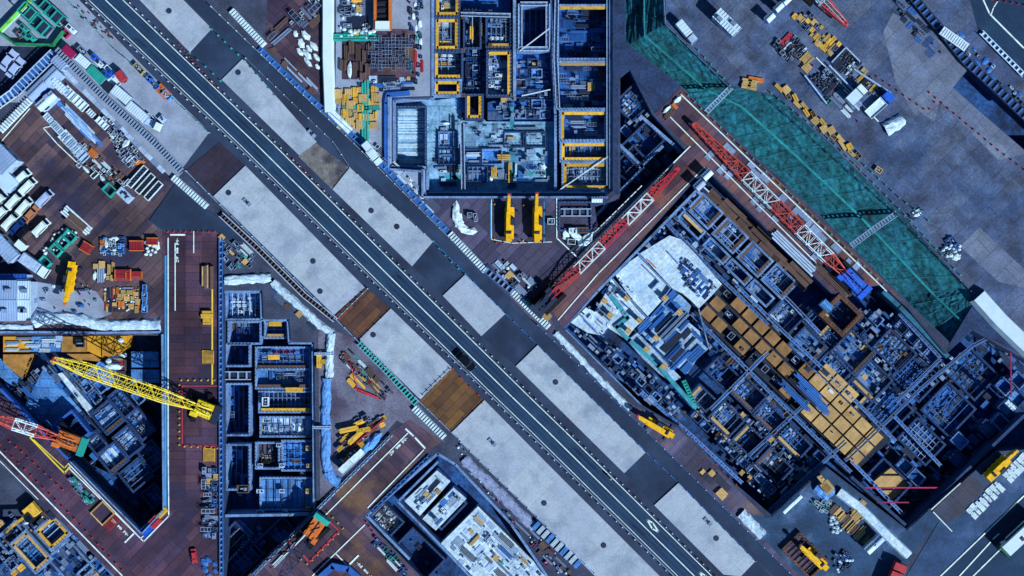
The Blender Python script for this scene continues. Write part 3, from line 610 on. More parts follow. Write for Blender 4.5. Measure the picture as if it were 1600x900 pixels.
def put(kind, col, x, y, ang=0, z=0.0, where='', s=1.0, sx=None, var=None, label=None, zs=1.0, free=True):
    var = random.randint(0, 3) if var is None else var
    me, nm, cat, word = kmesh(kind, col, var)
    if COUNT.get(nm, 0) >= CAP: return None
    COUNT[nm] = COUNT.get(nm, 0) + 1
    if free: claim(circles(kind, col, var, x, y, ang, s, sx or s), z, False)
    o = link(nm, me); o.location = W(x, y, z); o.rotation_euler = (0, 0, -R(ang)); o.scale = (sx or s, s, s * zs)
    big = 'small ' if (sx or s) < .45 else ('long ' if (sx or s) > .8 else '')
    tag(o, label or f'{big}{COLN[col]} {word} {where}', cat, f'{word}s {where}'); o['px'] = x; o['py'] = y
    return o
GRID = {}; KS = 0.74
def claim(cs, z, test=True):
    """keep things from standing in one another: circles along each thing, in plan pixels"""
    if test:
        for x, y, r in cs:
            for gx in range(int(x // 30) - 1, int(x // 30) + 2):
                for gy in range(int(y // 30) - 1, int(y // 30) + 2):
                    for (a, b, q, zz) in GRID.get((gx, gy), ()):
                        if abs(zz - z) < 1.6 and (x - a) ** 2 + (y - b) ** 2 < (r + q) ** 2 * .85: return False
    for x, y, r in cs: GRID.setdefault((int(x // 30), int(y // 30)), []).append((x, y, r, z))
    return True
def circles(kind, col, var, x, y, a, s, sx):
    me = kmesh(kind, col, var)[0]
    if 'dim' not in me.keys():
        xs = [v.co.x for v in me.vertices]; ys = [v.co.y for v in me.vertices]; me['dim'] = (max(xs) - min(xs), max(ys) - min(ys))
    L, Wd = me['dim'][0] * sx * 8, me['dim'][1] * s * 8; n = max(1, round(L / max(Wd, 1))); r = min(L, Wd) / 2
    ca, sa = math.cos(R(a)), math.sin(R(a)); h = max(0, L / 2 - r)
    return [(x + ca * (-h + 2 * h * (i / (n - 1) if n > 1 else .5)), y + sa * (-h + 2 * h * (i / (n - 1) if n > 1 else .5)), r) for i in range(n)]
def scatter(poly, n, mixk, ang, z, where, s=(.7, 1.1), dist=9, seed=1, jit=1.2, alt=.14, avoid=None, dense=1.5):
    """scatter small things over a plan polygon, mostly aligned with ang; mixk: list of (kind, colour, weight)"""
    rn = random.Random(seed); random.seed(seed); xs = [p[0] for p in poly]; ys = [p[1] for p in poly]; got = []; tries = 0
    ws = [w for _, _, w in mixk]; n = int(n * dense)
    while len(got) < n and tries < n * 30:
        tries += 1; x = rn.uniform(min(xs), max(xs)); y = rn.uniform(min(ys), max(ys))
        if x < -12 or x > 1612 or y < -12 or y > 912: continue
        if not inside(x, y, poly): continue
        if avoid and any(inside(x, y, q) for q in avoid): continue
        k, c, _ = rn.choices(mixk, ws)[0]; a = ang + (90 if rn.random() < alt else 0) + rn.uniform(-jit, jit); var = rn.randint(0, 3)
        f = 1 - .35 * tries / (n * 30); sc = rn.uniform(*s) * KS * f; sx = sc * rn.uniform(.8, 1.25)
        cs = circles(k, c, var, x, y, a, sc, sx)
        if any(not inside(p[0], p[1], poly) for p in cs) or not claim(cs, z): continue
        cw = (max(xs) - min(xs)) / 3 + .01; ch = (max(ys) - min(ys)) / 3 + .01
        sub = ['top left', 'top', 'top right', 'left side', 'middle', 'right side', 'bottom left', 'bottom', 'bottom right'][int((y - min(ys)) / ch) * 3 + int((x - min(xs)) / cw)] if n > 6 else ''
        if put(k, c, x, y, a, z, (f'{sub} of ' if sub else 'in ') + where, sc, sx, var, free=False): got.append((x, y))
    return got
# ------------------------------------------------------------ vehicles
def make_car(kind, paint):
    """kind: 'van', 'car'; heading +X"""
    t = thing('parked_car' if kind == 'car' else 'parked_van', 'x', 'car' if kind == 'car' else 'van')
    L, Wd, Hh = (4.5, 1.75, 1.45) if kind == 'car' else (4.6, 1.8, 1.9)
    m = MB(); m.box((0, 0, .3), (L, Wd, .55), top=.93, topx=.985)
    if kind == 'car': m.box((-.2, 0, .85), (L * .58, Wd * .9, .55), top=.8, topx=.7)
    else: m.box((-.28, 0, .85), (L * .82, Wd * .95, 1.0), top=.86, topx=.9)
    m.build('body', paint, t)
    if kind == 'car':
        MB().box((L * .175, 0, .9), (.75, Wd * .74, .42), topx=.25).build('windscreen', glass, t); MB().box((-L * .30, 0, .9), (.5, Wd * .7, .40), topx=.3).build('rear_window', glass, t)
        for s in (-1, 1): MB().box((-.2, s * Wd * .425, .95), (1.9, .08, .3), top=.6).build('side_window', glass, t)
    else:
        MB().add([(1.55, -.78, 1.1), (1.55, .78, 1.1), (1.22, .66, 1.84), (1.22, -.66, 1.84)], [[0, 1, 2, 3]]); mm = MB()
        mm.add([(2.0, -.74, .92), (2.0, .74, .92), (1.2, .66, 1.93), (1.2, -.66, 1.93), (1.2, .66, .9), (1.2, -.66, .9)], [[0, 1, 2, 3], [0, 3, 5], [1, 4, 2], [3, 2, 4, 5], [0, 5, 4, 1]]); mm.build('windscreen', glass, t)
        for s in (-1, 1): MB().box((-.3, s * .85, 1.2), (3.0, .06, .4), top=.5).build('side_window', glass, t)
        MB().box((-2.18, 0, 1.1), (.14, 1.4, .6), topx=.2).build('rear_window', glass, t)
        MB().box((-.5, 0, 1.88), (2.2, 1.0, .06), top=.8).build('roof_panel', paint, t)
    for sx in (-1, 1):
        for sy in (-1, 1):
            MB().cyl((sx * L * .31, sy * (Wd / 2 - .2), .32), (sx * L * .31, sy * (Wd / 2 + .01), .32), .32, 12).build('wheel', black, t)
    for sy in (-1, 1):
        MB().box((L / 2 - .04, sy * Wd * .36, .6), (.1, .3, .16)).build('headlight', PAL['white'], t)
        MB().box((L * .2, sy * (Wd / 2 + .1), .95), (.16, .2, .14)).build('wing_mirror', paint, t)
    return t
def place_thing(t, x, y, ang, label, group=None, z=0.0, scale=None):
    t.location = W(x, y, z); t.rotation_euler = (0, 0, -R(ang)); t['label'] = label
    if group: t['group'] = group
    if scale: t.scale = scale
    return t
def make_truck(label, x, y, ang, cabm, bedm, bed='flat', L=6.0, Wd=2.1, z=0.0, name='flatbed_truck', cat='truck'):
    t = thing(name, label, cat, W(x, y, z), -R(ang)); cl = min(1.7, L * .3)
    MB().box((0, 0, .45), (L, Wd * .6, .3)).build('chassis', PAL['dark'], t)
    c = MB().box((L / 2 - cl / 2, 0, .75), (cl, Wd, 1.5), top=.92, topx=.86).build('cab', cabm, t)
    MB().box((L / 2 - .12, 0, 1.35), (.16, Wd * .86, .7), topx=.4).build('windscreen', glass, c)
    bl = L - cl - .15; bx = -L / 2 + bl / 2
    if bed == 'flat':
        m = MB().box((bx, 0, .8), (bl, Wd, .12))
        for s in (-1, 1): m.box((bx, s * (Wd / 2 - .04), .92), (bl, .08, .35)); m.box((bx + s * (bl / 2 - .04), 0, .92), (.08, Wd - .18, .35))
        m.build('bed', bedm, t)
    else:
        m = MB().box((bx, 0, .8), (bl, Wd, 1.6), top=.97)
        for i in range(5): m.box((bx - bl / 2 + bl * (i + .5) / 5, 0, 2.4), (.07, Wd * .95, .05))
        m.build('cargo_box', bedm, t)
    for sx in (-.32, .34):
        for sy in (-1, 1): MB().cyl((sx * L, sy * (Wd / 2 - .28), .42), (sx * L, sy * (Wd / 2 + .01), .42), .42, 12).build('wheel', black, t)
    return t
# ------------------------------------------------------------ cranes
def lattice(m, p, q, w, h, n, mi=0, w2=None, h2=None, t=.14, side=None):
    p, q = Vector(p), Vector(q); d = (q - p).normalized(); a = side or d.cross(Vector((0, 0, 1))).normalized(); b = a.cross(d)
    w2 = w if w2 is None else w2; h2 = h if h2 is None else h2
    def pt(f, i, j): return p + (q - p) * f + a * (w + (w2 - w) * f) * i / 2 + b * (h + (h2 - h) * f) * j / 2
    for i in (-1, 1):
        for j in (-1, 1): m.beam(pt(0, i, j), pt(1, i, j), t * 1.35, None, mi)
    for k in range(n):
        f0, f1 = k / n, (k + 1) / n; s = 1 if k % 2 else -1
        for j in (-1, 1): m.beam(pt(f0, -s, j), pt(f1, s, j), t * .8, None, mi); m.beam(pt(f1, -1, j), pt(f1, 1, j), t * .7, None, mi)
        for i in (-1, 1): m.beam(pt(f0, i, -s), pt(f1, i, s), t * .7, None, mi)
def crawler_crane(label, bx, by, tx, ty, zt, secs, bodym, weightm, bw=1.5, root_z=2.2, z=0.0, tipm='red', track_ang=None, housing=(5.2, 3.0), taper=True, group=None, pend=None):
    """slewing centre and boom tip read off the plan; secs: [(fraction, colour)] along the boom"""
    P0 = W(bx, by, z); T = W(tx, ty, zt); v = T - P0; rz = math.atan2(v.y, v.x); Lh = math.hypot(v.x, v.y)
    t = thing('crawler_crane', label, 'crane', P0, rz, group)
    ta = 0 if track_ang is None else (-R(track_ang) - rz)
    for s in (-1, 1):
        c = Vector((-math.sin(ta) * s * 1.7, math.cos(ta) * s * 1.7, 0))
        m = MB().box((c.x, c.y, .05), (5.6, .75, .9), ta, topx=.86)
        for i in range(14):
            u = -2.6 + i * .4; m.box((c.x + math.cos(ta) * u, c.y + math.sin(ta) * u, .95), (.2, .8, .05), ta)
        m.build('track', black, t)
    m = MB().cyl((0, 0, .7), (0, 0, 1.2), 1.3, 16); m.build('turntable', PAL['dark'], t)
    hl, hw = housing
    m = MB().box((-hl * .28, hw * .2, 1.2), (hl, hw * .42, 1.3), top=.94); m.box((-hl * .28, -hw * .28, 1.2), (hl, hw * .38, 1.3), top=.94); m.box((-hl * .45, 0, 1.2), (hl * .5, hw * .3, .9))
    for i in range(6): m.box((-hl * .6 + i * hl * .13, hw * .2, 2.5), (.1, hw * .36, .06))
    m.box((-hl * .1, -hw * .28, 2.5), (hl * .2, hw * .2, .25)); b = m.build('housing', bodym, t)
    for i in range(3): MB().cyl((-hl * .5 + i * .9, -.3, 2.2), (-hl * .5 + i * .9, .3, 2.2), .35, 10).build('winch', PAL['dark'], b)
    m = MB().box((-hl * .72, 0, .9), (1.1, hw * 1.12, 1.8), top=.96); m.build('counterweight', weightm, t)
    c = MB().box((hl * .18, hw * .42, 1.2), (1.5, 1.0, 1.5), top=.86, topx=.8).build('cab', bodym, t)
    MB().box((hl * .18 + .66, hw * .42, 1.7), (.2, .8, .8), topx=.2).build('windscreen', glass, c)
    for s in (-1, 1): MB().beam((-hl * .5, s * .7, 2.4), (.2, s * .6, root_z + 1.6), .16).build('mast', bodym, t)
    base = Vector((1.2, 0, root_z)); tip = Vector((Lh, 0, zt - z)); tot = sum(f for f, _ in secs); f = 0
    for k, (fr, col) in enumerate(secs):
        a, e = base + (tip - base) * f / tot, base + (tip - base) * (f + fr) / tot; f += fr; L = (e - a).length
        m = MB(); w0 = w1 = bw; h0 = h1 = bw
        if taper and k == 0: w0, h0 = bw * .55, bw * .3
        if taper and k == len(secs) - 1: w1, h1 = bw * .35, bw * .3
        lattice(m, a, e, w0, h0, max(2, int(L / 1.5)), 0, w1, h1); m.build('boom_section', PAL[col], t)
    m = MB().box((tip.x - .2, 0, tip.z - .3), (1.3, .7, .6), topx=.6); m.cyl((tip.x, -.3, tip.z), (tip.x, .3, tip.z), .45, 12); m.build('boom_head', PAL[tipm], t)
    for s in (-.45, .45): MB().beam((.2, s, root_z + 1.6), (tip.x - .6, s * .6, tip.z + .6), .07).build('pendant_rope', PAL[pend or secs[0][1]], t)
    return t
def mobile_crane(label, x1, y1, x2, y2, boomm='machine', z=0.0, wd=2.0, lat=False, group=None, tip='red'):
    """telescopic crane: tail end (x1,y1) to boom tip (x2,y2)"""
    c, rz, L = seg(x1, y1, x2, y2, z); t = thing('mobile_crane', label, 'crane', (c.x, c.y, z), rz, group); Y = PAL[boomm]
    m = MB().box((-L * .12, 0, .6), (L * .62, wd, .55), top=.96); m.box((L * .12, 0, 1.15), (L * .2, wd * .9, .3)); b = m.build('chassis', Y, t)
    for i in range(4):
        for s in (-1, 1): MB().cyl((-L * .36 + i * L * .15, s * (wd / 2 - .25), .5), (-L * .36 + i * L * .15, s * wd / 2, .5), .5, 12).build('wheel', black, t)
    for xx in (-L * .36, L * .14):
        for s in (-1, 1): MB().box((xx, s * (wd / 2 + .35), 0), (.35, .9, .25)).box((xx, s * (wd / 2 + .5), .0), (.5, .5, .1)).build('outrigger', PAL['dark'], t)
    m = MB().box((-L * .38, 0, 1.2), (L * .22, wd * .62, 1.2), top=.92); m.box((-L * .16, -wd * .12, 1.2), (L * .26, wd * .55, .9), top=.9); m.build('superstructure', Y, t)
    cb = MB().box((-L * .08, -wd * .36, 1.2), (1.5, .8, 1.3), top=.84).build('cab', PAL['dark' if boomm != 'dark' else 'yellow'], t); MB().box((-L * .08 + .7, -wd * .36, 1.7), (.14, .65, .6), topx=.4).build('windscreen', glass, cb)
    bs = [(-L * .34, L * .2, .8, 2.1), (L * .1, L * .4, .62, 2.5), (L * .32, L * .47, .46, 2.75)]
    for x0, xe, w, zz in bs: MB().beam((x0, wd * .1, zz), (xe, wd * .1, zz + (xe - x0) * .05), w, w).build('boom_section', Y, t)
    m = MB(); m.beam((-L * .2, wd * .36, 1.5), (L * .42, wd * .3, 2.3), .22)
    for i in range(10): m.box((-L * .2 + i * L * .06, wd * .35, 1.55 + i * .08), (.12, .42, .14))
    m.build('jib', Y, t)
    MB().box((L * .47, wd * .08, 2.5), (.5, .8, .6), top=.7).build('boom_head', PAL[tip], t); MB().cyl((-L * .3, -.45, 2.5), (-L * .3, .45, 2.5), .3, 10).build('winch', PAL['dark'], t)
    return t
def excavator(label, x, y, ang, reach_ang, col='machine', z=0.0, k=1.0):
    t = thing('excavator', label, 'excavator', W(x, y, z), -R(ang)); a = R(ang - reach_ang)
    for s in (-1, 1): MB().box((0, s * .95, 0), (3.0, .5, .7), topx=.84).build('track', black, t)
    m = MB().box((-.5, 0, .8), (2.3, 2.1, .9), a, top=.9); m.build('house', PAL[col], t); MB().box((.35 * math.cos(a) - .6 * math.sin(a), .35 * math.sin(a) + .6 * math.cos(a), .8), (1.3, .9, 1.4), a, top=.85).build('cab', glass, t)
    d = Vector((math.cos(a), math.sin(a), 0))
    MB().beam(d * .5 + Vector((0, 0, 1.3)), d * 2.8 + Vector((0, 0, 3.0)), .4, .45).build('boom', PAL[col], t)
    MB().beam(d * 2.7 + Vector((0, 0, 3.1)), d * 4.6 + Vector((0, 0, 1.4)), .3, .35).build('arm', PAL[col], t)
    e = d * 4.7; MB().box((e.x, e.y, .7), (.9, .9, .7), a, top=.6, topx=.7).build('bucket', PAL['dark'], t)
    t.scale = (k, k, k); return t
def container(label, x1, y1, x2, y2, wpx, col, h=2.4, name='shipping_container', cat='container', z=0.0, doors=True, roof=None, group=None):
    c, rz, L = seg(x1, y1, x2, y2, z + h); wd = px(wpx, z + h); t = thing(name, label, cat, (c.x, c.y, z), rz, group)
    m = MB().box((0, 0, .1), (L, wd, h - .1))
    n = int(L / .45)
    for i in range(n):
        for s in (-1, 1): m.box((-L / 2 + L * (i + .5) / n, s * (wd / 2 + .02), .2), (.2, .06, h - .35))
    m.build('body', col, t); r = MB().box((0, 0, h), (L + .1, wd + .1, .08))
    for i in range(n): r.box((-L / 2 + L * (i + .5) / n, 0, h + .08), (.16, wd * .94, .05))
    for s in (-1, 1): r.box((0, s * (wd / 2), h + .08), (L + .1, .1, .07))
    r.build('roof', roof or col, t)
    if doors:
        for s in (-1, 1): MB().box((L / 2 + .04, s * wd * .25, .2), (.08, wd * .45, h - .4)).build('door', PAL['grey'], t)
    return t
def building(label, x, y, lu, lv, ang, h, roofm, wallm, ribs=8, units=3, z=0.0, name='site_office', cat='building', windows=True):
    c, L, Wd, rz = obox(x, y, lu, lv, ang, z + h); t = thing(name, label, cat, (c.x, c.y, z), rz)
    MB().box((0, 0, 0), (L - .3, Wd - .3, h)).build('wall', wallm, t)
    m = MB(); e = .35
    m.add([(-L / 2, -Wd / 2, h), (L / 2, -Wd / 2, h), (L / 2, Wd / 2, h), (-L / 2, Wd / 2, h), (-L / 2, 0, h + e), (L / 2, 0, h + e)], [[0, 1, 5, 4], [2, 3, 4, 5], [0, 4, 3], [1, 2, 5], [0, 3, 2, 1]])
    for i in range(ribs + 1):
        xx = -L / 2 + .05 + (L - .1) * i / ribs
        for s in (-1, 1): m.beam((xx, s * Wd / 2, h + .06), (xx, 0, h + e + .06), .09)
    m.beam((-L / 2, 0, h + e + .08), (L / 2, 0, h + e + .08), .3, .1); r = m.build('roof', roofm, t)
    rn = random.Random(int(x + y))
    for i in range(units): MB().box((rn.uniform(-.38, .38) * L, rn.choice((-.25, .25)) * Wd, h + .1), (1.1, .8, .8), top=.9).build('roof_unit', PAL['grey'], r)
    if windows:
        for i in range(max(1, int(L / 2.4))):
            for s in (-1, 1):
                w = MB().box((-L / 2 + 1.2 + i * 2.4, s * (Wd / 2 - .13), h * .45), (1.1, .08, .9)).build('window', glass, t)
        MB().box((L / 2 - .13, 0, 0), (.08, .9, 2.0)).build('door', PAL['grey'], t)
    return t
def ribbon(pl, wpx, h, material, label, name='sheeted_bank', cat='bank', z=0.0, seed=0, n=None, flat=False, group=None):
    """long creased sheeting over a bank, a mesh with depth"""
    rn = random.Random(seed); m = MB(); P = []
    Lt = sum(math.dist(a, b) for a, b in zip(pl, pl[1:])); n = n or int(Lt / 6); NJ = 7
    for i in range(n + 1):
        p = poly_at(pl, i / n); q = poly_at(pl, min(1, i / n + .01)); r = poly_at(pl, max(0, i / n - .01))
        d = Vector((q[0] - r[0], q[1] - r[1])).normalized(); nn = Vector((-d.y, d.x)); ww = wpx * (1 + (0 if flat else rn.uniform(-.05, .05)))
        for j in range(NJ + 1):
            u = j / NJ * 2 - 1; edge = abs(u) > .99
            zz = z + (.0 if edge else h * .6 * (1 - abs(u) ** 3 * .6) * (1 + (0 if flat else rn.uniform(-.13, .13)))) if not flat else z + (0 if edge else h)
            w = W(p[0] + nn.x * u * ww / 2, p[1] + nn.y * u * ww / 2, z + h * .5); P.append((w.x + (0 if flat else rn.uniform(-.15, .15)), w.y + (0 if flat else rn.uniform(-.15, .15)), zz))
    m.add(P, [[i * (NJ + 1) + j, i * (NJ + 1) + j + 1, (i + 1) * (NJ + 1) + j + 1, (i + 1) * (NJ + 1) + j] for i in range(n) for j in range(NJ)])
    o = m.build(name, material)
    for p in o.data.polygons: pass
    o.data.flip_normals(); return tag(o, label, cat, group)
def ladder(pl, wpx, label, step=.7, rail='grey', rung='grey', z=0.6, name='trestle_walkway', cat='walkway', rw=.35, bed=None, group=None, bw=.14):
    """openwork walkway: two rails and cross bars"""
    t = thing(name, label, cat, W(*pl[0], z), 0, group); o0 = W(*pl[0], z); rm, rg, bm = MB(), MB(), MB()
    wd = px(wpx, z)
    for a, b in zip(pl, pl[1:]):
        A, B = W(*a, z) - o0, W(*b, z) - o0; d = (B - A); L = d.length; d.normalize(); n = Vector((-d.y, d.x, 0)) * wd / 2
        for s in (-1, 1): rm.beam(A + n * s, B + n * s, bw, .25)
        k = int(L / step)
        for i in range(k): p = A + d * (L * (i + .5) / k); rg.beam(p - n, p + n, rw, .08)
        bm.beam(A + Vector((0, 0, -.4)), B + Vector((0, 0, -.4)), wd * .96, .1)
    rm.build('side_rail', PAL[rail], t); r = rg.build('crossbars', PAL[rung], t)
    if bed != 'none': bm.build('bed', PAL[bed or 'dark'], t)
    return t
# ------------------------------------------------------------ barriers and fences along the road
SC = {'traffic_cone': .62, 'yellow_bollard': .6, 'fence_foot': .6, 'barrier_block': .9}
def row(name, label, cat, pl, step, mesh, z=0.0, group=None, off=0.0, jit=0, ang=None, cap=290):
    Lt = sum(math.dist(a, b) for a, b in zip(pl, pl[1:])); n = max(1, int(Lt / step))
    for i in range(n + 1):
        if COUNT.get(name, 0) >= cap: return
        p = poly_at(pl, i / n); q = poly_at(pl, min(1, i / n + .02)); r = poly_at(pl, max(0, i / n - .02))
        if not (-4 < p[0] < 1604 and -4 < p[1] < 904): continue
        COUNT[name] = COUNT.get(name, 0) + 1
        o = link(name, mesh); o.scale = (SC.get(name, 1),) * 3; o.location = W(p[0] + random.uniform(-jit, jit), p[1] + random.uniform(-jit, jit), z)
        o.rotation_euler = (0, 0, -math.atan2(q[1] - r[1], q[0] - r[0]) if ang is None else -R(ang)); tag(o, label, cat, group or name + 's ' + label)
m = MB().cyl((0, 0, 0), (0, 0, .08), .16, 10, 1); m.cyl((0, 0, .08), (0, 0, .7), .11, 8); post_w = m.mesh('delineator_post', [PAL['white'], PAL['dark']])
m = MB().box((0, 0, 0), (.6, .6, .07)); m.cyl((0, 0, .07), (0, 0, .85), .26, 10, 0, .06); m.cyl((0, 0, .4), (0, 0, .55), .175, 10, 1, .135); cone = m.mesh('traffic_cone', [PAL['red'], PAL['white']])
m = MB().box((0, 0, 0), (.6, .6, .07)); m.cyl((0, 0, .07), (0, 0, .85), .3, 10, 0, .06); m.cyl((0, 0, .4), (0, 0, .55), .2, 10, 1, .15); cone_y = m.mesh('yellow_bollard', [PAL['yellow'], PAL['dark']])
m = MB().box((0, 0, 0), (.5, .5, .15)); m.cyl((0, 0, .15), (0, 0, 1.1), .16, 8); m.box((0, 0, 1.1), (.35, .35, .12)); post_t = m.mesh('fence_foot', [PAL['teal']])
m = MB().box((0, 0, 0), (.62, 1.55, .5), top=.7).box((0, 0, .5), (.38, 1.3, .25)); blockw = m.mesh('barrier_block', [PAL['white']])
row('delineator_post', 'short white lane post lining the left edge of the two-lane road', 'post', [(cx(y) - 35, y) for y in (-4, 112, 225, 450, 675, 900)], 13.5, post_w)
row('delineator_post', 'short white lane post lining the right edge of the two-lane road', 'post', [(cx(y) + 33, y) for y in (-4, 112, 225, 450, 675, 900)], 13.5, post_w)
row('traffic_cone', 'red and white cone on the road shoulder between the first two right-hand slabs', 'cone', [(280, 70), (340, 140)], 6, cone)
row('traffic_cone', 'red and white cone on the road shoulder beside the dirt patch', 'cone', [(458, 248), (510, 303)], 8, cone)
for pl, s, lb in (([(262, 362), (335, 362)], 9, 'red cone across the top end of the upright deck'), ([(0, 695), (118, 812), (190, 890)], 13, 'red cone along the bottom left deck edge'), ([(15, 690), (30, 702), (98, 765)], 12, 'red cone in the inner row of the bottom left deck'),
              ([(530, 497), (548, 480), (556, 470)], 10, 'red cone at the corner of the upper rusty bay left of the road'), ([(566, 527), (606, 487)], 13, 'red cone between the upper rusty bay and the pale slab'), ([(657, 624), (708, 575)], 22, 'red cone between the pale slab and the ochre plate bay'), ([(725, 655), (757, 627), (720, 590)], 16, 'red cone round the ochre plate bay'),
              ([(1452, 145), (1560, 235), (1600, 265)], 12, 'red and white cone beside the dark trench at the upper right'), ([(1610, 10), (1585, 5), (1540, -2)], 9, 'red cone on the curving road at top right'), ([(290, 700), (345, 700)], 9, 'yellow lamp'),
              ([(1060, 660), (1150, 757)], 14, 'red cone on the purple yard beside the yellow road crane'), ([(1260, 90), (1340, 190)], 16, 'red cone in the north storage yard'), ([(775, 379), (848, 379)], 11, 'red cone in front of the two yellow cranes'),
              ([(597, 853), (572, 815)], 9, 'red cone on the bottom deck beside the pipes'), ([(1370, 120), (1450, 175), (1460, 160)], 12, 'red cone near the worn pads in the north yard'), ([(330, 560), (333, 450)], 20, 'red cone')):
    if 'lamp' in lb or lb == 'red cone': continue
    row('traffic_cone', lb, 'cone', pl, s, cone, 0.16)
row('yellow_bollard', 'yellow bollard outlining the yellow crane stand', 'bollard', [(335, 594), (280, 594), (280, 697), (340, 700)], 10, cone_y, 0.16)
row('yellow_bollard', 'yellow bollard outlining the orange crane stand on the lower deck', 'bollard', [(470, 874), (481, 882), (536, 826), (512, 800)], 11, cone_y, 0.16)
row('yellow_bollard', 'yellow bollard at a corner of the twin crane stand', 'bollard', [(773, 319), (818, 321)], 22, cone_y, 0.16); row('yellow_bollard', 'yellow bollard below the twin cranes', 'bollard', [(772, 374), (817, 376)], 44, cone_y, 0.16)
for pl, where in (([(272, 278), (322, 322)], 'beside the rusty bay left of the road'), ([(704, 366), (757, 422)], 'left of the middle purple yard'), ([(802, 458), (856, 510)], 'below the dark crane'), ([(648, 638), (693, 682)], 'beside the ochre plate bay'), ([(363, 18), (412, 70)], 'near the top, right of the road'), ([(2, 203), (46, 158)], 'beside the left parking yard')):
    row('barrier_block', 'white barrier block in the dashed row ' + where, 'barrier', pl, 4.6, blockw, .1)
for pl, lb in (([(331, 46), (347, 61), (362, 76), (380, 92), (430, 150)], 'teal-footed post line along the upper right frontage'), ([(297, 83), (315, 99), (330, 112), (345, 127)], 'teal foot on the road side of the top dark bay'), ([(677, 377), (692, 395), (708, 412), (727, 430)], 'teal foot along the dark bay below the manhole slab'),
               ([(1052, 36), (1140, 134)], 'teal foot on the rim of the netted cutting'), ([(1205, 146), (1300, 222), (1400, 322), (1500, 430)], 'teal foot along the plate yard beside the netted cutting'), ([(1330, 240), (1400, 305), (1450, 345)], 'teal foot in the line across the plate yard'), ([(1075, 150), (1380, 445)], 'teal foot along the netted side of the long deck')):
    row('fence_foot', lb.replace('post line', 'foot of the post line'), 'post', pl, 14, post_t, .16)
ys = lambda a, b: [y for y in (a, 112, 225, 338, 450, 620, 675, b) if a <= y <= b]
fence([(cx(y) - 151, y) for y in ys(268, 686)], 'long grey rail fence left of the pale slabs, middle stretch', 1.4, 2.6, 3, 'pale', 'white')
fence([(cx(y) - 152, y) for y in ys(690, 910)], 'grey rail fence beside the longest pale slab at the bottom', 1.4, 2.6, 3, 'pale', 'white')
fence([(105, 0), (180, 78), (255, 140), (328, 208)], 'green-grey fence between the container yard and the road', 1.3, 2.6, 3, 'teal', 'pale')
fence([(cx(y) + 154, y) for y in ys(12, 375)], 'blue-grey fence right of the road along the upper frontage', 1.5, 2.2, 3, 'pale', 'white')
fence([(cx(y) + 154, y) for y in ys(508, 905)], 'blue-grey fence right of the road along the lower frontage', 1.5, 2.2, 3, 'blue', 'white')
fence([(cx(y) + 124, y) for y in ys(92, 222)] + [(547, 262), (677, 377)], 'light rail fence on the right edge of the upper slabs', 1.0, 2.0, 2, 'grey', 'white')
fence([(677, 377), (790, 490), (840, 539), (1009, 706), (1060, 754), (1180, 876)], 'light rail fence on the right edge of the lower slabs', 1.0, 2.0, 2, 'blue', 'grey')
fence([(527, 498), (575, 451)], 'low folding fence at the end of the longest middle slab', 1.0, 1.2, 2, 'grey', 'white'); fence([(662, 618), (704, 577)], 'low folding fence at the end of the slab above the ochre bay', 1.0, 1.2, 2, 'grey', 'white')
fence([(1200, 155), (1400, 335), (1515, 455)], 'dark rail along the yard rim of the netted cutting', 1.1, 2.6, 2, 'dark', 'grey'); fence([(1037, 0), (1040, 40), (1140, 138)], 'blue rail at the head of the netted cutting', 1.1, 2.6, 2, 'grey', 'blue')
# manholes and small steel plates on the slabs
def manhole(x, y, lb):
    m = MB(); m.cyl((0, 0, 0), (0, 0, .05), .55, 18); m.cyl((0, 0, .05), (0, 0, .08), .45, 18); o = m.build('manhole_cover', PAL['dark']); o.location = W(x, y, .425); tag(o, lb, 'manhole cover')
for x, y, lb in ((372, 113, 'manhole cover on the slab above the dirt patch'), (620, 354, 'black manhole cover on the slab below the dirt patch'), (580, 329, 'faint manhole beside the middle of the right upper slab'), (489, 408, 'black manhole cover on the long middle slab left of the road'), (500, 455, 'manhole cover near the lower corner of the long middle slab'), (583, 523, 'manhole cover at the top corner of the slab between the rusty bays'),
                 (868, 597, 'manhole cover on the long slab right of the road'), (357, 301, 'manhole cover near the top of the long left slab'), (850, 786, 'upper manhole cover on the longest slab'), (943, 852, 'lower manhole cover on the longest slab'), (1119, 841, 'manhole cover on the bottom right slab'), (264, 17, 'small manhole cover on the slab at the top edge')): manhole(x, y, lb)
for x, y, lb in ((386, 316, 'grey hatch pair on the long left slab'), (769, 691, 'grey hatch pair at the top of the longest slab'), (1106, 815, 'grey hatch pair on the bottom right slab'), (487, 209, 'grey hatch pair above the dirt patch')):
    m = MB().box((-.6, 0, 0), (.7, .8, .2)).box((.6, 0, 0), (.7, .8, .2)); m.box((0, 0, .0), (.6, .5, .3), 0, 1); o = m.build('access_hatch', [PAL['grey'], PAL['dark']]); o.location = W(x, y, .425); o.rotation_euler = (0, 0, R(-45)); tag(o, lb, 'hatch')
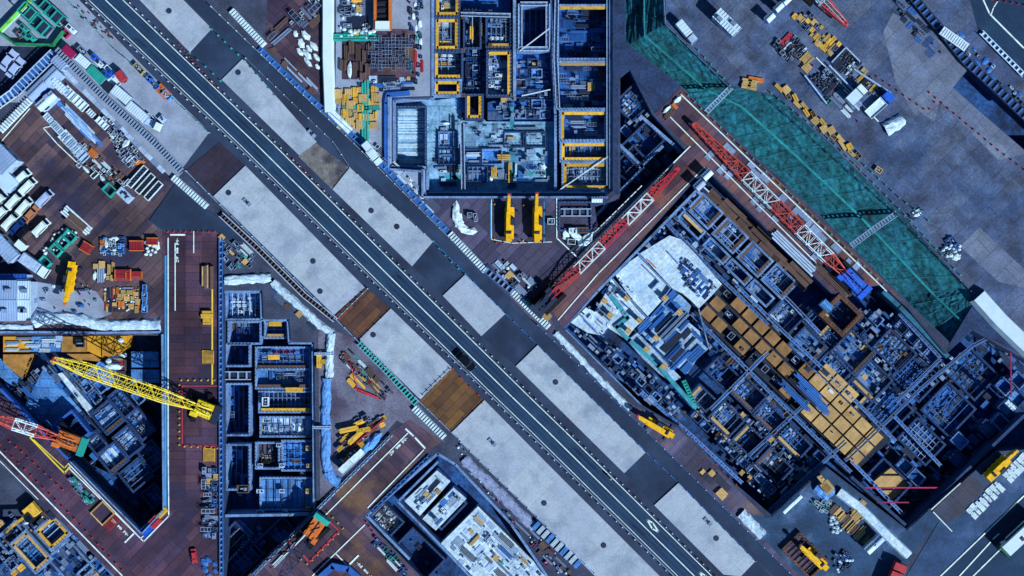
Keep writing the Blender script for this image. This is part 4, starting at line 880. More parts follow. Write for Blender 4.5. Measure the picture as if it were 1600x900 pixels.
# ladder-like conveyors and walkways
ladder([(87, 76), (160, 150), (245, 226), (284, 268)], 10, 'black openwork trestle behind the containers, upper left', .62, 'grey', 'grey', 1.2, bed='dark')
ladder([(345, 335), (400, 386), (476, 462), (524, 500)], 8, 'brown laddered trestle left of the long middle slab', .75, 'pale', 'brown', .8, bed='dark')
ladder([(560, 535), (600, 575), (652, 632)], 9, 'green-grey laddered trestle beside the mud patch', .7, 'grey', 'teal', .8, bed='dark')
ladder([(404, 75), (470, 140), (560, 220), (700, 362)], 7, 'blue-grey laddered trestle right of the road at the top', 1.6, 'blue', 'grey', .8, bed='blue', rw=.12)
ladder([(757, 420), (803, 458)], 9, 'cluttered trestle between the two barrier rows', 1.0, 'blue', 'grey', .8, bed='dark')
ladder([(1143, 136), (1103, 176)], 7, 'white laddered footbridge over the upper netted cutting', .6, 'pale', 'grey', .1, bed='none', name='footbridge', cat='bridge')
ladder([(1402, 333), (1368, 356), (1329, 385)], 8, 'grey laddered footbridge crossing the lower netted cutting', .6, 'grey', 'grey', .1, bed='none', name='footbridge', cat='bridge')
ladder([(1422, -10), (1470, 46), (1512, 98), (1560, 140), (1606, 185)], 13, 'dark roofed trestle at the top right corner', 1.3, 'dark', 'blue', 1.2, bed='dark')
ladder([(1471, 47), (1511, 75)], 13, 'white louvred deck over the dark trestle, upper right', .5, 'white', 'white', 2.2, bed='blue')
ladder([(1515, 104), (1600, 184)], 6, 'tan laddered edge of the dark trench', 1.2, 'pale', 'pale', .6, bed='brown')
ladder([(1533, 50), (1600, 118)], 7, 'white railed walkway beside the curving top right road', 1.0, 'white', 'white', .8, bed='blue')
ladder([(22, 145), (85, 83)], 16, 'long glazed grey canopy beside the upper left car park', .9, 'pale', 'pale', 2.6, bed='blue', rw=.2)
ladder([(-10, 168), (22, 145)], 14, 'white canopy end left of the glazed canopy', .9, 'white', 'pale', 2.6, bed='blue')
ladder([(0, 48), (40, 8)], 8, 'pale railed ramp at the top left corner', .9, 'white', 'grey', .8, bed='blue')
# light path beside the trestle
for i in range(17):
    f = i / 17; x, y = 94 + 165 * f, 96 + 168 * f
    c, L, Wd, rz = obox(x + 2, y + 10, 13.2, 7, 45, .3); m = MB().box((0, 0, 0), (L, Wd, .22)); m.box((L * .3, 0, .22), (.1, Wd * .9, .04)); o = m.build('paving_sheet', PAL['pale' if i % 3 else 'grey']); o.location = (c.x, c.y, .02); o.rotation_euler = (0, 0, rz)
    tag(o, 'grey path panel in the strip beside the black trestle', 'panel', 'path panels beside the black trestle')
# ------------------------------------------------------------ banks of sheeting
ribbon([(52, 506), (62, 498), (90, 497), (130, 499), (150, 508), (200, 509), (251, 507)], 19, 1.2, tarpw, 'creased white sheeted bank above the orange boards pit', seed=1)
ribbon([(0, 511), (30, 512), (52, 512)], 9, .8, tarpw, 'narrow white sheeted bank at the left edge', seed=2)
ribbon([(350, 438), (385, 436), (423, 434)], 15, 1.2, tarpw, 'white sheeted bank right of the top of the upright deck', seed=3)
ribbon([(426, 440), (450, 464), (478, 488), (498, 508), (520, 520)], 13, 1.2, tarpw, 'white sheeted bank running down to the right beside the brown trestle', seed=4)
ribbon([(517, 522), (514, 560), (514, 590)], 13, 1.3, tarpw, 'upper upright white sheeted bank left of the mud patch', seed=5)
ribbon([(510, 592), (508, 650), (509, 720), (512, 738)], 15, 1.2, tarpb, 'lower upright blue sheeted bank left of the mud patch', seed=6)
ribbon([(512, 738), (520, 750), (530, 756)], 18, 1.4, tarpb, 'blue sheeted corner heap where the bank meets the deck', seed=7)
ribbon([(868, 520), (900, 554), (940, 596), (985, 640)], 10, .9, tarpw, 'white sheeted bank right of the road beside the eastern pit', seed=8)
ribbon([(1278, 757), (1300, 775)], 26, 1.8, tarpb, 'blue sheeted heap at the top of the southern bank', seed=9)
ribbon([(1310, 768), (1340, 790), (1390, 840), (1420, 868)], 17, 1.0, tarpw, 'long white sheeted bank below the southern corner of the eastern pit', seed=10, flat=True)
ribbon([(1158, 802), (1192, 838)], 18, 1.4, tarpw, 'white sheeted heap beside the lower right frontage', seed=11)
ribbon([(1528, 462), (1562, 500), (1612, 548)], 30, 1.8, roofw, 'large flat white sheeted roof at the right edge', name='sheeted_roof', cat='roof', seed=12, flat=True)
ribbon([(516, 174), (548, 206)], 15, .9, wht, 'white foot of the tall hoarding at the top, turned', name='site_hoarding', cat='hoarding', flat=True)
ribbon([(512, -20), (512, 90), (515, 176)], 19, 1.2, mat('white_hoarding', (222, 228, 240), .6, world_co=True, noise=(.3, .05)), 'tall white covered hoarding strip at the top', name='site_hoarding', cat='hoarding', flat=True)
ribbon([(724, 718), (760, 752), (800, 790), (834, 826)], 17, .9, purp, 'purple-white sheeted boards left of the longest slab', name='sheeted_boards', cat='sheeting', flat=False, seed=13)
ribbon([(1302, 300), (1302, 301)], 4, .3, purp, 'x') if False else None
for i in range(10):
    x, y = 838 + i * 7.2, 822 + i * 6.6; c, L, Wd, rz = obox(x, y, 6.6, 15, 43, 1.2); m = MB()
    for k in range(4): m.box((-L / 2 + L * (k + .5) / 4, 0, 0), (L / 4 * .6, Wd, .12 + .06 * (k % 2)))
    m.box((0, 0, -.25), (L * .98, Wd * .9, .22)); o = m.build('roof_sheet', roofw if i % 3 else PAL['sky']); o.location = (c.x, c.y, .9); o.rotation_euler = (0, 0, rz); tag(o, 'corrugated white sheet on the roof strip left of the longest slab', 'roof sheet', 'corrugated roof sheets')
# ------------------------------------------------------------ buildings and cabins
building('office block with pale ribbed roof at the left edge', 13, 470, 28, 64, 0, 5.5, roofb, PAL['pale'], 7, 2)
building('narrow white annex roof right of the left-edge office', 38, 470, 20, 62, 0, 4.5, roofw, PAL['pale'], 5, 3)
building('blue-roofed office above the left-edge office', 20, 437, 44, 18, 0, 4.0, mat('blue_roof', (44, 92, 180), .5, stripe=(0, 4, .05)), PAL['pale'], 8, 0)
building('grey angled roof at the left edge above the vans', 0, 248, 40, 34, 45, 5.0, roofb, PAL['pale'], 8, 0)
building('white ribbed roof beside the vans at the left edge', 8, 283, 30, 26, 45, 3.2, roofw, PAL['pale'], 10, 0)
building('long grey shed left of the white pickup', 6, 388, 46, 22, 48, 4.0, roofb, PAL['pale'], 8, 0)
building('white-roofed long cabin in the north yard', 1136, 35, 46, 19, 44, 3.2, roofw, PAL['pale'], 9, 2)
building('white hut beside the north storage racks, upper', 1217, 11, 15, 11, -44, 2.6, roofw, PAL['pale'], 4, 0, windows=False); building('white hut beside the north storage racks, lower', 1203, 27, 15, 12, -44, 2.6, roofw, PAL['pale'], 4, 0, windows=False)
building('white hut at the top edge near the red crane boom', 1230, 0, 16, 10, -44, 2.6, roofw, PAL['pale'], 4, 0, windows=False)
building('grey container office upper left, topmost', 92, 98, 22, 15, 45, 2.8, roofb, PAL['pale'], 5, 0); building('pale container office with the largest roof, upper left', 80, 120, 30, 20, -45, 3.0, roofb, PAL['pale'], 6, 0)
building('grey-blue container office beside the glazed canopy', 58, 140, 36, 18, -45, 3.0, roofb, PAL['blue'], 6, 0); building('white container office beside the brown plate yard', 72, 158, 34, 15, -42, 3.0, roofw, PAL['pale'], 6, 1)
building('white roofed cabin with the bright end, upper left', 92, 134, 26, 13, 45, 3.0, roofw, PAL['pale'], 5, 0)
building('small white cabin at the head of the central structure', 933, 312, 17, 9, 0, 2.6, roofw, PAL['pale'], 4, 0, windows=False)
building('upper white cabin above the tan grid, beside the deck', 1105, 273, 17, 12, -44, 2.6, roofw, PAL['pale'], 4, 0, windows=False); building('lower white cabin beside the deck corner', 1093, 289, 16, 13, -44, 2.6, roofb, PAL['pale'], 4, 0, windows=False)
building('blue-grey cabin on the rim above the yellow road crane', 1016, 625, 12, 12, 44, 2.4, roofb, PAL['pale'], 4, 0, windows=False)
building('blue cabin at the lower end of the long deck', 1292, 478, 18, 13, 44, 2.6, mat('pale_blue_roof', (92, 150, 214), .5), PAL['pale'], 5, 0, windows=False)
building('white tiled cabin in the southern yard, upper', 1372, 846, 19, 13, -44, 2.6, roofb, PAL['pale'], 4, 0, windows=False); building('white tiled cabin in the southern yard, lower', 1361, 856, 18, 13, -44, 2.6, roofw, PAL['pale'], 4, 0, windows=False)
building('small white cabin on the rim of the southern yard', 1246, 779, 15, 9, -44, 2.4, roofw, PAL['pale'], 3, 0, windows=False); building('long white cabin left of the southern yard', 1232, 792, 24, 9, -44, 2.4, roofw, PAL['pale'], 5, 0, windows=False)
building('small white box cabin at the right edge', 1579, 633, 18, 8, 44, 2.2, roofw, PAL['pale'], 3, 0, windows=False)
for i, (x, y) in enumerate(((536, 733), (545, 725), (554, 717), (563, 709))):
    container('white square cabin beside the brown deck, ' + ['lowest of the row of four', 'second from the lower end', 'third from the lower end', 'topmost, beside the light blue load'][i], x - 4, y + 4, x + 4, y - 4, 10, PAL['white'], 2.2, 'storage_cabin', 'cabin', doors=False)
c_list = [((100, 74), (115, 88), 12, 'magenta', 'magenta container beside the green frames'), ((121, 88), (138, 103), 12, 'white', 'white container between the magenta and teal ones'), ((139, 106), (161, 127), 14, 'teal', 'teal container in the container row'),
          ((177, 138), (201, 158), 14, 'white', 'white container, second from the right end of the row'), ((200, 163), (227, 186), 14, 'white', 'white container at the right end of the row')]
for (a, b, w, c, lb) in c_list: container(lb, *a, *b, w, PAL[c] if c != 'white' else roofw, 2.5)
container('empty black container beside the red truck', 163, 130, 173, 143, 12, PAL['dark'], 2.2)
# ------------------------------------------------------------ vehicles
VP = mat('van_white', (226, 232, 246), .35, noise=(1, .04), coat=.5); VB = mat('car_blue', (24, 52, 118), .3, noise=(1, .05), coat=.5); VK = mat('car_black', (12, 16, 30), .3, noise=(1, .05), coat=.6)
VO = mat('car_bronze', (186, 116, 84), .35, noise=(1, .05), coat=.5); VL = mat('van_lavender', (176, 184, 230), .35, noise=(1, .05), coat=.5)
gv = 'vehicles parked in the left yard'
vans = [('van', VP, 36, 278, -42, 'white van topmost in the left yard, beside the white roof'), ('van', VP, 45, 292, -45, 'white van below the topmost one in the left yard'), ('van', VP, 24, 314, -46, 'white van with roof ribs left of the van with dark side windows'),
        ('van', VP, 40, 323, -48, 'white van with dark side windows beside the bronze car'), ('car', VO, 50, 334, -48, 'bronze car between white vans'), ('van', VL, 71, 311, -45, 'lavender-white van parked alone on the right'),
        ('van', VP, 66, 356, -45, 'white van parked alone at the lower right of the yard'), ('van', VP, 18, 346, -46, 'white van above the dark blue car'), ('van', VP, 3, 334, -46, 'white van cut by the left edge'), ('van', VP, 1, 314, -46, 'white vehicle at the left edge beside the teal one'),
        ('car', VB, 29, 354, -46, 'dark blue car between the white van and the black car'), ('car', VK, 36, 364, -46, 'black car lowest in the left yard')]
pv = {}
for kd, pm, x, y, a, lb in vans:
    key = (kd, pm.name)
    if key not in pv: pv[key] = place_thing(make_car(kd, pm), x, y, a, lb, gv, .12, (.9, .78, .85))
    else: dup(pv[key], W(x, y, .12), -R(a), lb, gv)
sc_ = pv[('van', 'van_lavender')]; c1 = make_car('car', VL); place_thing(c1, 15, 95, -52, 'pale blue estate car in the dark car park, left', 'cars in the dark car park', .12)
dup(c1, W(26, 107, .12), -R(-52), 'pale blue saloon car in the dark car park, right')
c2 = make_car('car', VK); c2.name = 'black_car'; place_thing(c2, 727, 564, 45, 'black car driving on the two-lane road', None, .14); 
c3 = make_car('car', PAL['red']); c3.name = 'red_car'; place_thing(c3, 304, 868, 82, 'small red car at the bottom of the upright deck', None, .14, (.6, .6, .6))
make_truck('white flatbed pickup below the parked vans', 26, 397, -50, VP, PAL['dark'], L=6.0, z=.12); make_truck('white flatbed truck with grey tank left of the green skips', 58, 415, 35, VP, PAL['pale'], 'box', L=6.0, z=.12)
make_truck('red-cabbed truck with white load beside the blue tanks', 181, 129, -35, PAL['red'], PAL['white'], L=5.0); make_truck('small white pickup at the end of the container row', 240, 195, 25, VP, PAL['pale'], L=3.8, Wd=1.6)
make_truck('small white box truck on the right frontage, upper', 578, 234, 50, VP, roofw, 'box', L=3.0, Wd=1.5); make_truck('small white box truck on the right frontage, lower', 586, 246, 50, VP, roofw, 'box', L=3.4, Wd=1.6)
make_truck('blue and white lorry beside the north storage racks', 1372, 165, -42, PAL['cobalt'], PAL['white'], L=6.0); make_truck('small white truck beside the tan grid of stores, upper right', 1335, 150, -44, VP, roofw, 'box', L=4.2)
make_truck('grey tanker parked on the upper plate yard', 1071, 52, 50, PAL['pale'], roofw, 'box', L=5.0, Wd=1.6); make_truck('red truck cut by the bottom edge', 1396, 900, -68, PAL['red'], PAL['red'], 'box', L=6, Wd=2.6, z=.14)
# bus
t = thing('bus', 'white bus with green front on the bottom right road', 'bus', W(1590, 834, .14), -R(137)); MB().box((0, 0, .4), (9.0, 2.5, 2.5), top=.96).build('body', VP, t); MB().box((0, 0, 2.9), (8.4, 2.3, .1)).build('roof', roofw, t)
MB().box((4.3, 0, .45), (1.0, 2.52, 2.2), top=.95).build('front', mat('bus_green', (24, 96, 72), .4, coat=.4), t); MB().box((4.75, 0, 1.3), (.15, 2.2, 1.2), topx=.3).build('windscreen', glass, t)
for x in (-2.6, .4): MB().box((x, .3, 3.0), (.7, .7, .2)).build('roof_vent', PAL['dark'], t)
for s in (-1, 1):
    MB().box((-.6, s * 1.24, 1.4), (7.0, .06, .9)).build('side_window', glass, t)
    for x in (-3, 2.8): MB().cyl((x, s * 1.0, .45), (x, s * 1.27, .45), .45, 12).build('wheel', black, t)
# ------------------------------------------------------------ cranes
crawler_crane('yellow crawler crane with long yellow lattice boom over the western pit', 316, 637, 84, 561, 13, [(.22, 'lemon'), (.28, 'lemon'), (.28, 'lemon'), (.22, 'lemon')], PAL['lemon'], PAL['dark'], 2.3, track_ang=90, z=.17, housing=(4.6, 3.4))
crawler_crane('orange crawler crane with red and white boom and teal counterweight, left edge', 103, 685, -12, 652, 6, [(.3, 'coral'), (.32, 'white'), (.3, 'coral')], PAL['orange'], PAL['teal'], 2.0, track_ang=45, z=.17, housing=(5.6, 3.4))
crawler_crane('blue crawler crane with red and white boom laid along the long deck', 1322, 433, 1083, 194, 1.7, [(.12, 'coral'), (.23, 'white'), (.2, 'coral'), (.23, 'white'), (.42, 'coral')], PAL['cobalt'], PAL['cobalt'], 2.3, root_z=1.5, track_ang=45, z=.17, housing=(6.0, 3.0))
crawler_crane('dark crawler crane with red and white boom laid along the short deck', 858, 466, 1059, 264, 1.6, [(.2, 'rose'), (.22, 'white'), (.2, 'rose'), (.22, 'white'), (.24, 'rose')], PAL['dark'], PAL['dark'], 1.9, root_z=1.4, track_ang=-45, z=.17, housing=(5.0, 2.8))
crawler_crane('orange crawler crane with black boom and teal counterweight on the lower deck', 489, 831, 436, 905, 5, [(.5, 'dark'), (.5, 'dark')], PAL['orange'], PAL['teal'], 2.4, track_ang=-45, z=.17, housing=(4.8, 3.0), tipm='dark')
crawler_crane('red crawler crane boom end in the north yard at the top edge', 1262, -16, 1322, 38, 3, [(.3, 'white'), (.7, 'coral')], PAL['red'], PAL['red'], 1.9, track_ang=45, z=.05)
mobile_crane('left yellow mobile crane of the pair on the middle yard', 795, 379, 797, 303, z=.17, wd=1.9); mobile_crane('right yellow mobile crane of the pair on the middle yard', 839, 380, 840, 301, z=.17, wd=1.9)
mobile_crane('yellow mobile crane beside the red racks in the left yard', 117, 408, 106, 476, z=.12, wd=1.9, tip='orange'); mobile_crane('yellow mobile crane beside the road right of the long slab', 1052, 681, 994, 646, z=.1, wd=1.8)
mobile_crane('yellow mobile crane on the brown deck in the bottom right corner', 1538, 748, 1584, 702, z=.2, wd=2.3, tip='yellow'); mobile_crane('cream yellow mobile crane on the small deck at the bottom', 1290, 887, 1246, 846, z=.2, wd=1.9, tip='brown')
excavator('yellow excavator at the bottom left', 50, 800, 135, 140, 'yellow', .17, 1.25)
# drilling rig
t = thing('drilling_rig', 'orange-framed rig with black deck at the top edge', 'machine', W(599, 10, .1), R(90)); L, Wd = 9.5, 2.9
for s in (-1, 1): MB().box((0, s * (Wd / 2), .2), (L, .5, 1.9)).build('side_beam', PAL['orange'], t); MB().box((0, s * .8, 0), (L * .8, .6, .8)).build('track', black, t)
MB().box((-L / 2 + .7, 0, .4), (1.6, Wd, 2.0), top=.95).build('cab', VP, t); MB().box((.5, 0, .8), (L * .75, Wd * .8, .5)).build('deck', PAL['dark'], t)
for i in range(5): MB().cyl((-2 + i * 1.3, -.7, 1.45), (-2 + i * 1.3, .7, 1.45), .3, 10).build('roller', black, t)
# green lattice frames at the top left
for i, (x, y, a, l, w) in enumerate(((73, 10, 42, 26, 16), (50, 22, 42, 24, 18), (91, 27, 42, 26, 18), (69, 43, 42, 26, 20))):
    t = thing('lifting_gantry', ['green open frame topmost at the top left corner', 'green open frame left of the others at top left', 'green open frame with dark bays beside the pale truck', 'green open frame lowest, beside the round green tank'][i], 'frame', W(x, y, 0), -R(a)); L, Wd = px(l), px(w); h = 3.0
    for s in (-1, 1):
        MB().beam((-L / 2, s * Wd / 2, h), (L / 2, s * Wd / 2, h), .3).build('long_beam', PAL['teal'], t)
        for q in (-1, 1): MB().beam((q * L / 2, s * Wd / 2, 0), (q * L / 2, s * Wd / 2, h), .25).build('leg', PAL['teal'], t)
    for q in (-1, 0, 1): MB().beam((q * L / 2, -Wd / 2, h), (q * L / 2, Wd / 2, h), .25).build('cross_beam', PAL['teal'], t)
    MB().box((0, 0, .1), (L * .9, Wd * .85, .5)).build('pit_cover', PAL['dark'], t)
wall([(0, 47), (45, 0)], .4, 0, 1.6, mat('lime_fence', (120, 200, 80), .7), 'site_wall', 'lime green fence line at the top left corner'); wall([(0, 52), (22, 68), (82, 70), (98, 48)], .4, 0, 1.6, mat('green_fence', (40, 130, 90), .7), 'site_wall', 'green fence round the lower edge of the green frames')
# ------------------------------------------------------------ north pit: yellow-framed structure
A = 'the yellow-framed top structure'
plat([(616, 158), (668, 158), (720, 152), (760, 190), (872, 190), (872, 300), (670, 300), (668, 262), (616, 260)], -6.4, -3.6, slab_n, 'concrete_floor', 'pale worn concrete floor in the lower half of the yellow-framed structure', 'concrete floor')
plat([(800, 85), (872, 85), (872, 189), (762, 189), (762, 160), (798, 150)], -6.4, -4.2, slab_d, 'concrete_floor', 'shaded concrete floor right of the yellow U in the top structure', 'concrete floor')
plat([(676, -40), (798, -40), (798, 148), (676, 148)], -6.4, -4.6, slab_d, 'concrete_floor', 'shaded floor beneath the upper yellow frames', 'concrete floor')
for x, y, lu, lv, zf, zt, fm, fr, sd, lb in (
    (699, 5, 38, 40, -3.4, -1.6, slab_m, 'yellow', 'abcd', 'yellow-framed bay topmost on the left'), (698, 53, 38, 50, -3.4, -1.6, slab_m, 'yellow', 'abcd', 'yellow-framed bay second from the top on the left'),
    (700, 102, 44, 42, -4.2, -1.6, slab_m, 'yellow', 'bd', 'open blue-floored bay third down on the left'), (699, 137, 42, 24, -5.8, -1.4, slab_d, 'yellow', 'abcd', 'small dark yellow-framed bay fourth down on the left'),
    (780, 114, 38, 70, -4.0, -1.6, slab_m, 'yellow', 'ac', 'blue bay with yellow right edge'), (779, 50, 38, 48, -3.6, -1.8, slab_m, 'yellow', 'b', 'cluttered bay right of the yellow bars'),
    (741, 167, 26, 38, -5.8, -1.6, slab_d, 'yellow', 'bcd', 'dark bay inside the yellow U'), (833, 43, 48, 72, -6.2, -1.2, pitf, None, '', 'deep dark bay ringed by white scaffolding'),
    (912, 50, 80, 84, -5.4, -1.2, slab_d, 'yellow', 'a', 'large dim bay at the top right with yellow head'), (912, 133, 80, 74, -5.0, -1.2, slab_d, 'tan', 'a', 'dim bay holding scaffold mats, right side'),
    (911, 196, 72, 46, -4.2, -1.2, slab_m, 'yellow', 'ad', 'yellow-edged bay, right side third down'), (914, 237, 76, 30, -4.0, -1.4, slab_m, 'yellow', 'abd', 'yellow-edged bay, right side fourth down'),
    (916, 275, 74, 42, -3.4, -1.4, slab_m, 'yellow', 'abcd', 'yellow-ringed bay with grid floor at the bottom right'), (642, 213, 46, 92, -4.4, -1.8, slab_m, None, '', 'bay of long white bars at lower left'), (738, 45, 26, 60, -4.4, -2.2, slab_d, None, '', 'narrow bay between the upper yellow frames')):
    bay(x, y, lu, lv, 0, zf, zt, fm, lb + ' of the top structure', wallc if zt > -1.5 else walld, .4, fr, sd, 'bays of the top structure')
for pl, w, z1, lb in (([(676, -30), (676, 152), (616, 158), (616, 258), (668, 262), (668, 300), (955, 300)], .5, -.8, 'pale outer wall of the top structure, inner line'), ([(862, -30), (862, 90), (868, 180), (868, 296)], .5, -1.6, 'upright wall between the middle and right bays of the top structure'),
                       ([(955, -30), (955, 296)], .7, -.6, 'right outer wall of the top structure'), ([(804, -30), (804, 150)], .6, -1.2, 'upright wall right of the yellow bays of the top structure')):
    wall(pl, w, -6.4, z1, wallc, 'concrete_wall', lb)
wall([(604, 262), (604, 160), (606, 148), (640, 145)], .9, 0, .7, wallb, 'pipe_cover', 'bright blue pipe cover at the left corner of the top structure', 'pipe cover')
wall([(607, 152), (607, 264), (660, 268), (660, 308), (950, 308)], .35, 0, .9, wallc, 'concrete_wall', 'pale kerb wall outside the top structure', 'kerb wall')
for a, b, lb in (((744, 165), (640, 8), 'x'),): pass
MIX_BR = [('panel', 'pale', 2), ('panel', 'grey', 2), ('pipe', 'white', 4), ('pipe', 'grey', 4), ('crate', 'pale', 1), ('block', 'pale', 1), ('beam', 'grey', 3), ('mat', 'grey', 2), ('frame', 'pale', 1.5), ('beam', 'dark', 2), ('plank', 'tan', 1), ('tarp', 'snow', 1), ('gen', 'white', .5), ('drum', 'white', .4)]
MIX_BL = [('panel', 'blue', 2), ('panel', 'grey', 1.5), ('pipe', 'blue', 4), ('pipe', 'grey', 3), ('beam', 'dark', 4), ('beam', 'grey', 2), ('crate', 'dark', 1), ('block', 'grey', .6), ('mat', 'grey', 3), ('mat', 'blue', 2), ('frame', 'grey', 2), ('col', 'grey', 1), ('plank', 'brown', 1), ('frame', 'blue', 1.5), ('plank', 'tan', .5)]
MIX_DK = [('beam', 'dark', 4), ('panel', 'blue', 1.5), ('pipe', 'blue', 3), ('pipe', 'dark', 2), ('beam', 'blue', 2), ('frame', 'grey', 2), ('crate', 'dark', 2), ('mat', 'blue', 2), ('block', 'blue', 1), ('panel', 'dark', 2)]
MIX_ST = [('plank', 'tan', 3), ('plank', 'yellow', 1), ('pipe', 'grey', 2), ('beam', 'dark', 2), ('crate', 'grey', 2), ('crate', 'dark', 1), ('pipe', 'white', 1), ('plank', 'brown', 1), ('bag', 'white', .6), ('mat', 'grey', .6)]
def rect(x0, y0, x1, y1): return [(x0, y0), (x1, y0), (x1, y1), (x0, y1)]
cells(rect(726, 14, 762, 150), 14, 12, 0, -4.2, [slab_d, slab_m], 'small cell between the upper yellow frames', 'cells between the yellow frames', [], 8, .8); cells([(806, 92), (866, 90), (866, 188), (770, 188), (770, 165), (804, 155)], 19, 16, 0, -4.1, [slab_m, slab_d], 'small cell right of the yellow U', 'cells right of the yellow U', [], 9, .8); cells([(672, 192), (866, 192), (866, 298), (672, 298)], 34, 27, 0, -3.5, [slab_n, slab_n, slab_m], 'low walled room on the pale floor of the top structure', 'rooms of the pale floor', [], 10, .7, skip=.45)
scatter(rect(683, -8, 716, 22), 16, MIX_BR, 0, -3.0, 'the topmost left yellow bay', (.5, .8), 6, 11); scatter(rect(683, 32, 714, 74), 22, MIX_BR, 0, -3.0, 'the second left yellow bay', (.5, .8), 6, 12)
scatter(rect(684, 86, 718, 120), 9, MIX_BR, 0, -3.8, 'the third left bay', (.6, .9), 8, 13); scatter(rect(764, 30, 796, 72), 16, MIX_BR, 0, -3.2, 'the bay right of the yellow bars', (.6, .9), 7, 14)
scatter(rect(726, 20, 760, 150), 34, MIX_BL, 0, -4.0, 'the narrow strip between the yellow frames', (.6, .9), 8, 15); scatter(rect(764, 82, 796, 146), 22, MIX_BR, 0, -3.6, 'the bay with yellow right edge', (.6, 1), 8, 16)
scatter(rect(880, 15, 948, 90), 20, MIX_DK, 0, -5.0, 'the dim top right bay', (.8, 1.2), 11, 17); scatter(rect(876, 100, 946, 168), 26, MIX_BL, 0, -4.6, 'the scaffold mat bay', (.6, 1), 9, 18)
scatter(rect(880, 178, 944, 216), 9, MIX_BL, 0, -3.8, 'the third right bay', (.6, .9), 10, 19); scatter(rect(880, 226, 950, 248), 16, MIX_BL, 0, -3.6, 'the fourth right bay', (.6, 1), 8, 20)
for i in range(8):
    for j in range(4): put('panel', 'grey' if (i * j) % 3 else 'pale', 886 + i * 8.6, 260 + j * 10, 90 if (i + j) % 2 else 0, -3.0, 'laid in the grid of the bottom right bay', .48, .42)
scatter([(680, 190), (730, 195), (764, 192), (860, 200), (862, 290), (680, 292)], 48, MIX_BR + MIX_BL, 0, -3.2, 'the open floor of the top structure', (.5, 1.0), 10, 21)
scatter([(806, 92), (860, 92), (860, 186), (770, 186), (770, 165)], 40, MIX_BL, 0, -3.8, 'the shaded floor right of the yellow U', (.6, 1.0), 10, 22)
scatter(rect(720, 150, 732, 188), 5, MIX_BL, 0, -3.2, 'the edge of the yellow U', (.5, .8), 8, 23)
for i in range(7): put('pipe', 'white', 643, 176 + i * 12.5, 0, -4.0, 'in the left bar bay', 1.0, 1.1, label='white bar bundle in the row of bars at the left of the top structure')
for x, y, sx, a in ((737, 52, .7, 90), (751, 46, .7, 90), (797, 270, .8, 90), (772, 270, .6, 90), (788, 246, .7, 0), (695, 67, .6, 0)): put('beam', 'yellow', x, y, a, -2.9, 'in the top structure', .8, sx)
for x, y in ((672, 62), (672, 100), (724, 28), (724, 80), (766, 20), (766, 72), (800, 150), (724, 150)): put('col', 'brown', x, y, 0, -2.6, 'on the walls of the top structure', .6)
for pl, lb in (([(813, 6), (856, 6), (856, 76), (813, 76), (813, 6)], 'scaffold walkway ringing the deep dark bay at the top'), ([(870, 0), (868, 90), (872, 170)], 'scaffold walkway down the centre of the right bays'), ([(951, 0), (951, 110), (951, 290)], 'scaffold walkway along the right wall of the top structure'), ([(610, 155), (672, 154)], 'scaffold walkway at the left shoulder of the top structure'), ([(668, 304), (950, 304)], 'scaffold walkway along the foot of the top structure'), ([(720, 22), (798, 24)], 'scaffold walkway crossing the upper yellow frames'), ([(722, 192), (724, 296)], 'scaffold walkway in the open floor')):
    ladder(pl, 5.5, lb, 1.1, 'pale', 'dark', -.6 if 'foot' in lb else -1.0, name='scaffold_walkway', rw=.08, bed='grey', bw=.12)
for pl in ([(722, 198), (722, 290), (690, 250)], [(860, 268), (690, 276)], [(800, 160), (800, 290)]):
    m = polyline_mb(pl, .8, -3.58); struct(m.build('walkway_strip', mat('teal_walkway', (58, 142, 164), .8, world_co=True)))
for x0, y0, x1, y1 in ((812, 80, 858, 45), (815, 150, 860, 140), (870, 300, 950, 245)):
    m = MB().beam(W(x0, y0, -1), W(x1, y1, -1), .18); tag(m.build('brace', PAL['white']), 'thin white brace across the top structure', 'brace', 'braces')
# ------------------------------------------------------------ triangle pit
for x, y, lu, lv, a, zf, zt, fm, lb in ((990, 160, 40, 46, 46, -3.5, -2.2, slab_mr, 'bright panelled deck in the upper part'), (1003, 225, 60, 40, -44, -5, -2.4, slab_d, 'dim bay in the middle'), (985, 256, 46, 34, -44, -6, -2.6, slab_d, 'dark bay at the left'), (955, 335, 46, 20, -46, -6.5, -4, pitf, 'lowest dark bay')):
    bay(x, y, lu, lv, a, zf, zt, fm, lb + ' of the three-sided pit', walld, .4, group='bays of the three-sided pit')
cells([(966, 122), (985, 112), (1020, 178), (1070, 236), (936, 352), (970, 310)], 19, 15, 46, -4.8, [slab_d, slab_m], 'small cell of the three-sided pit', 'cells of the three-sided pit', [], 13, 1.0)
scatter([(972, 150), (996, 130), (1020, 180), (1000, 200), (976, 190)], 24, MIX_BR[:4] + MIX_BL, 46, -3.1, 'the three-sided pit', (.6, 1), 8, 24); scatter([(975, 205), (1010, 190), (1055, 232), (1000, 285), (940, 340), (970, 300)], 60, MIX_DK, 46, -4.6, 'the three-sided pit, lower part', (.7, 1.2), 8, 25)
for pl in ([(968, 226), (1005, 262), (930, 338)], [(1000, 180), (1066, 238)], [(1000, 262), (1036, 228)]): wall(pl, .6, -7.4, -2.2, wallc, 'concrete_wall', 'pale wall in the three-sided pit', group='walls in the three-sided pit')
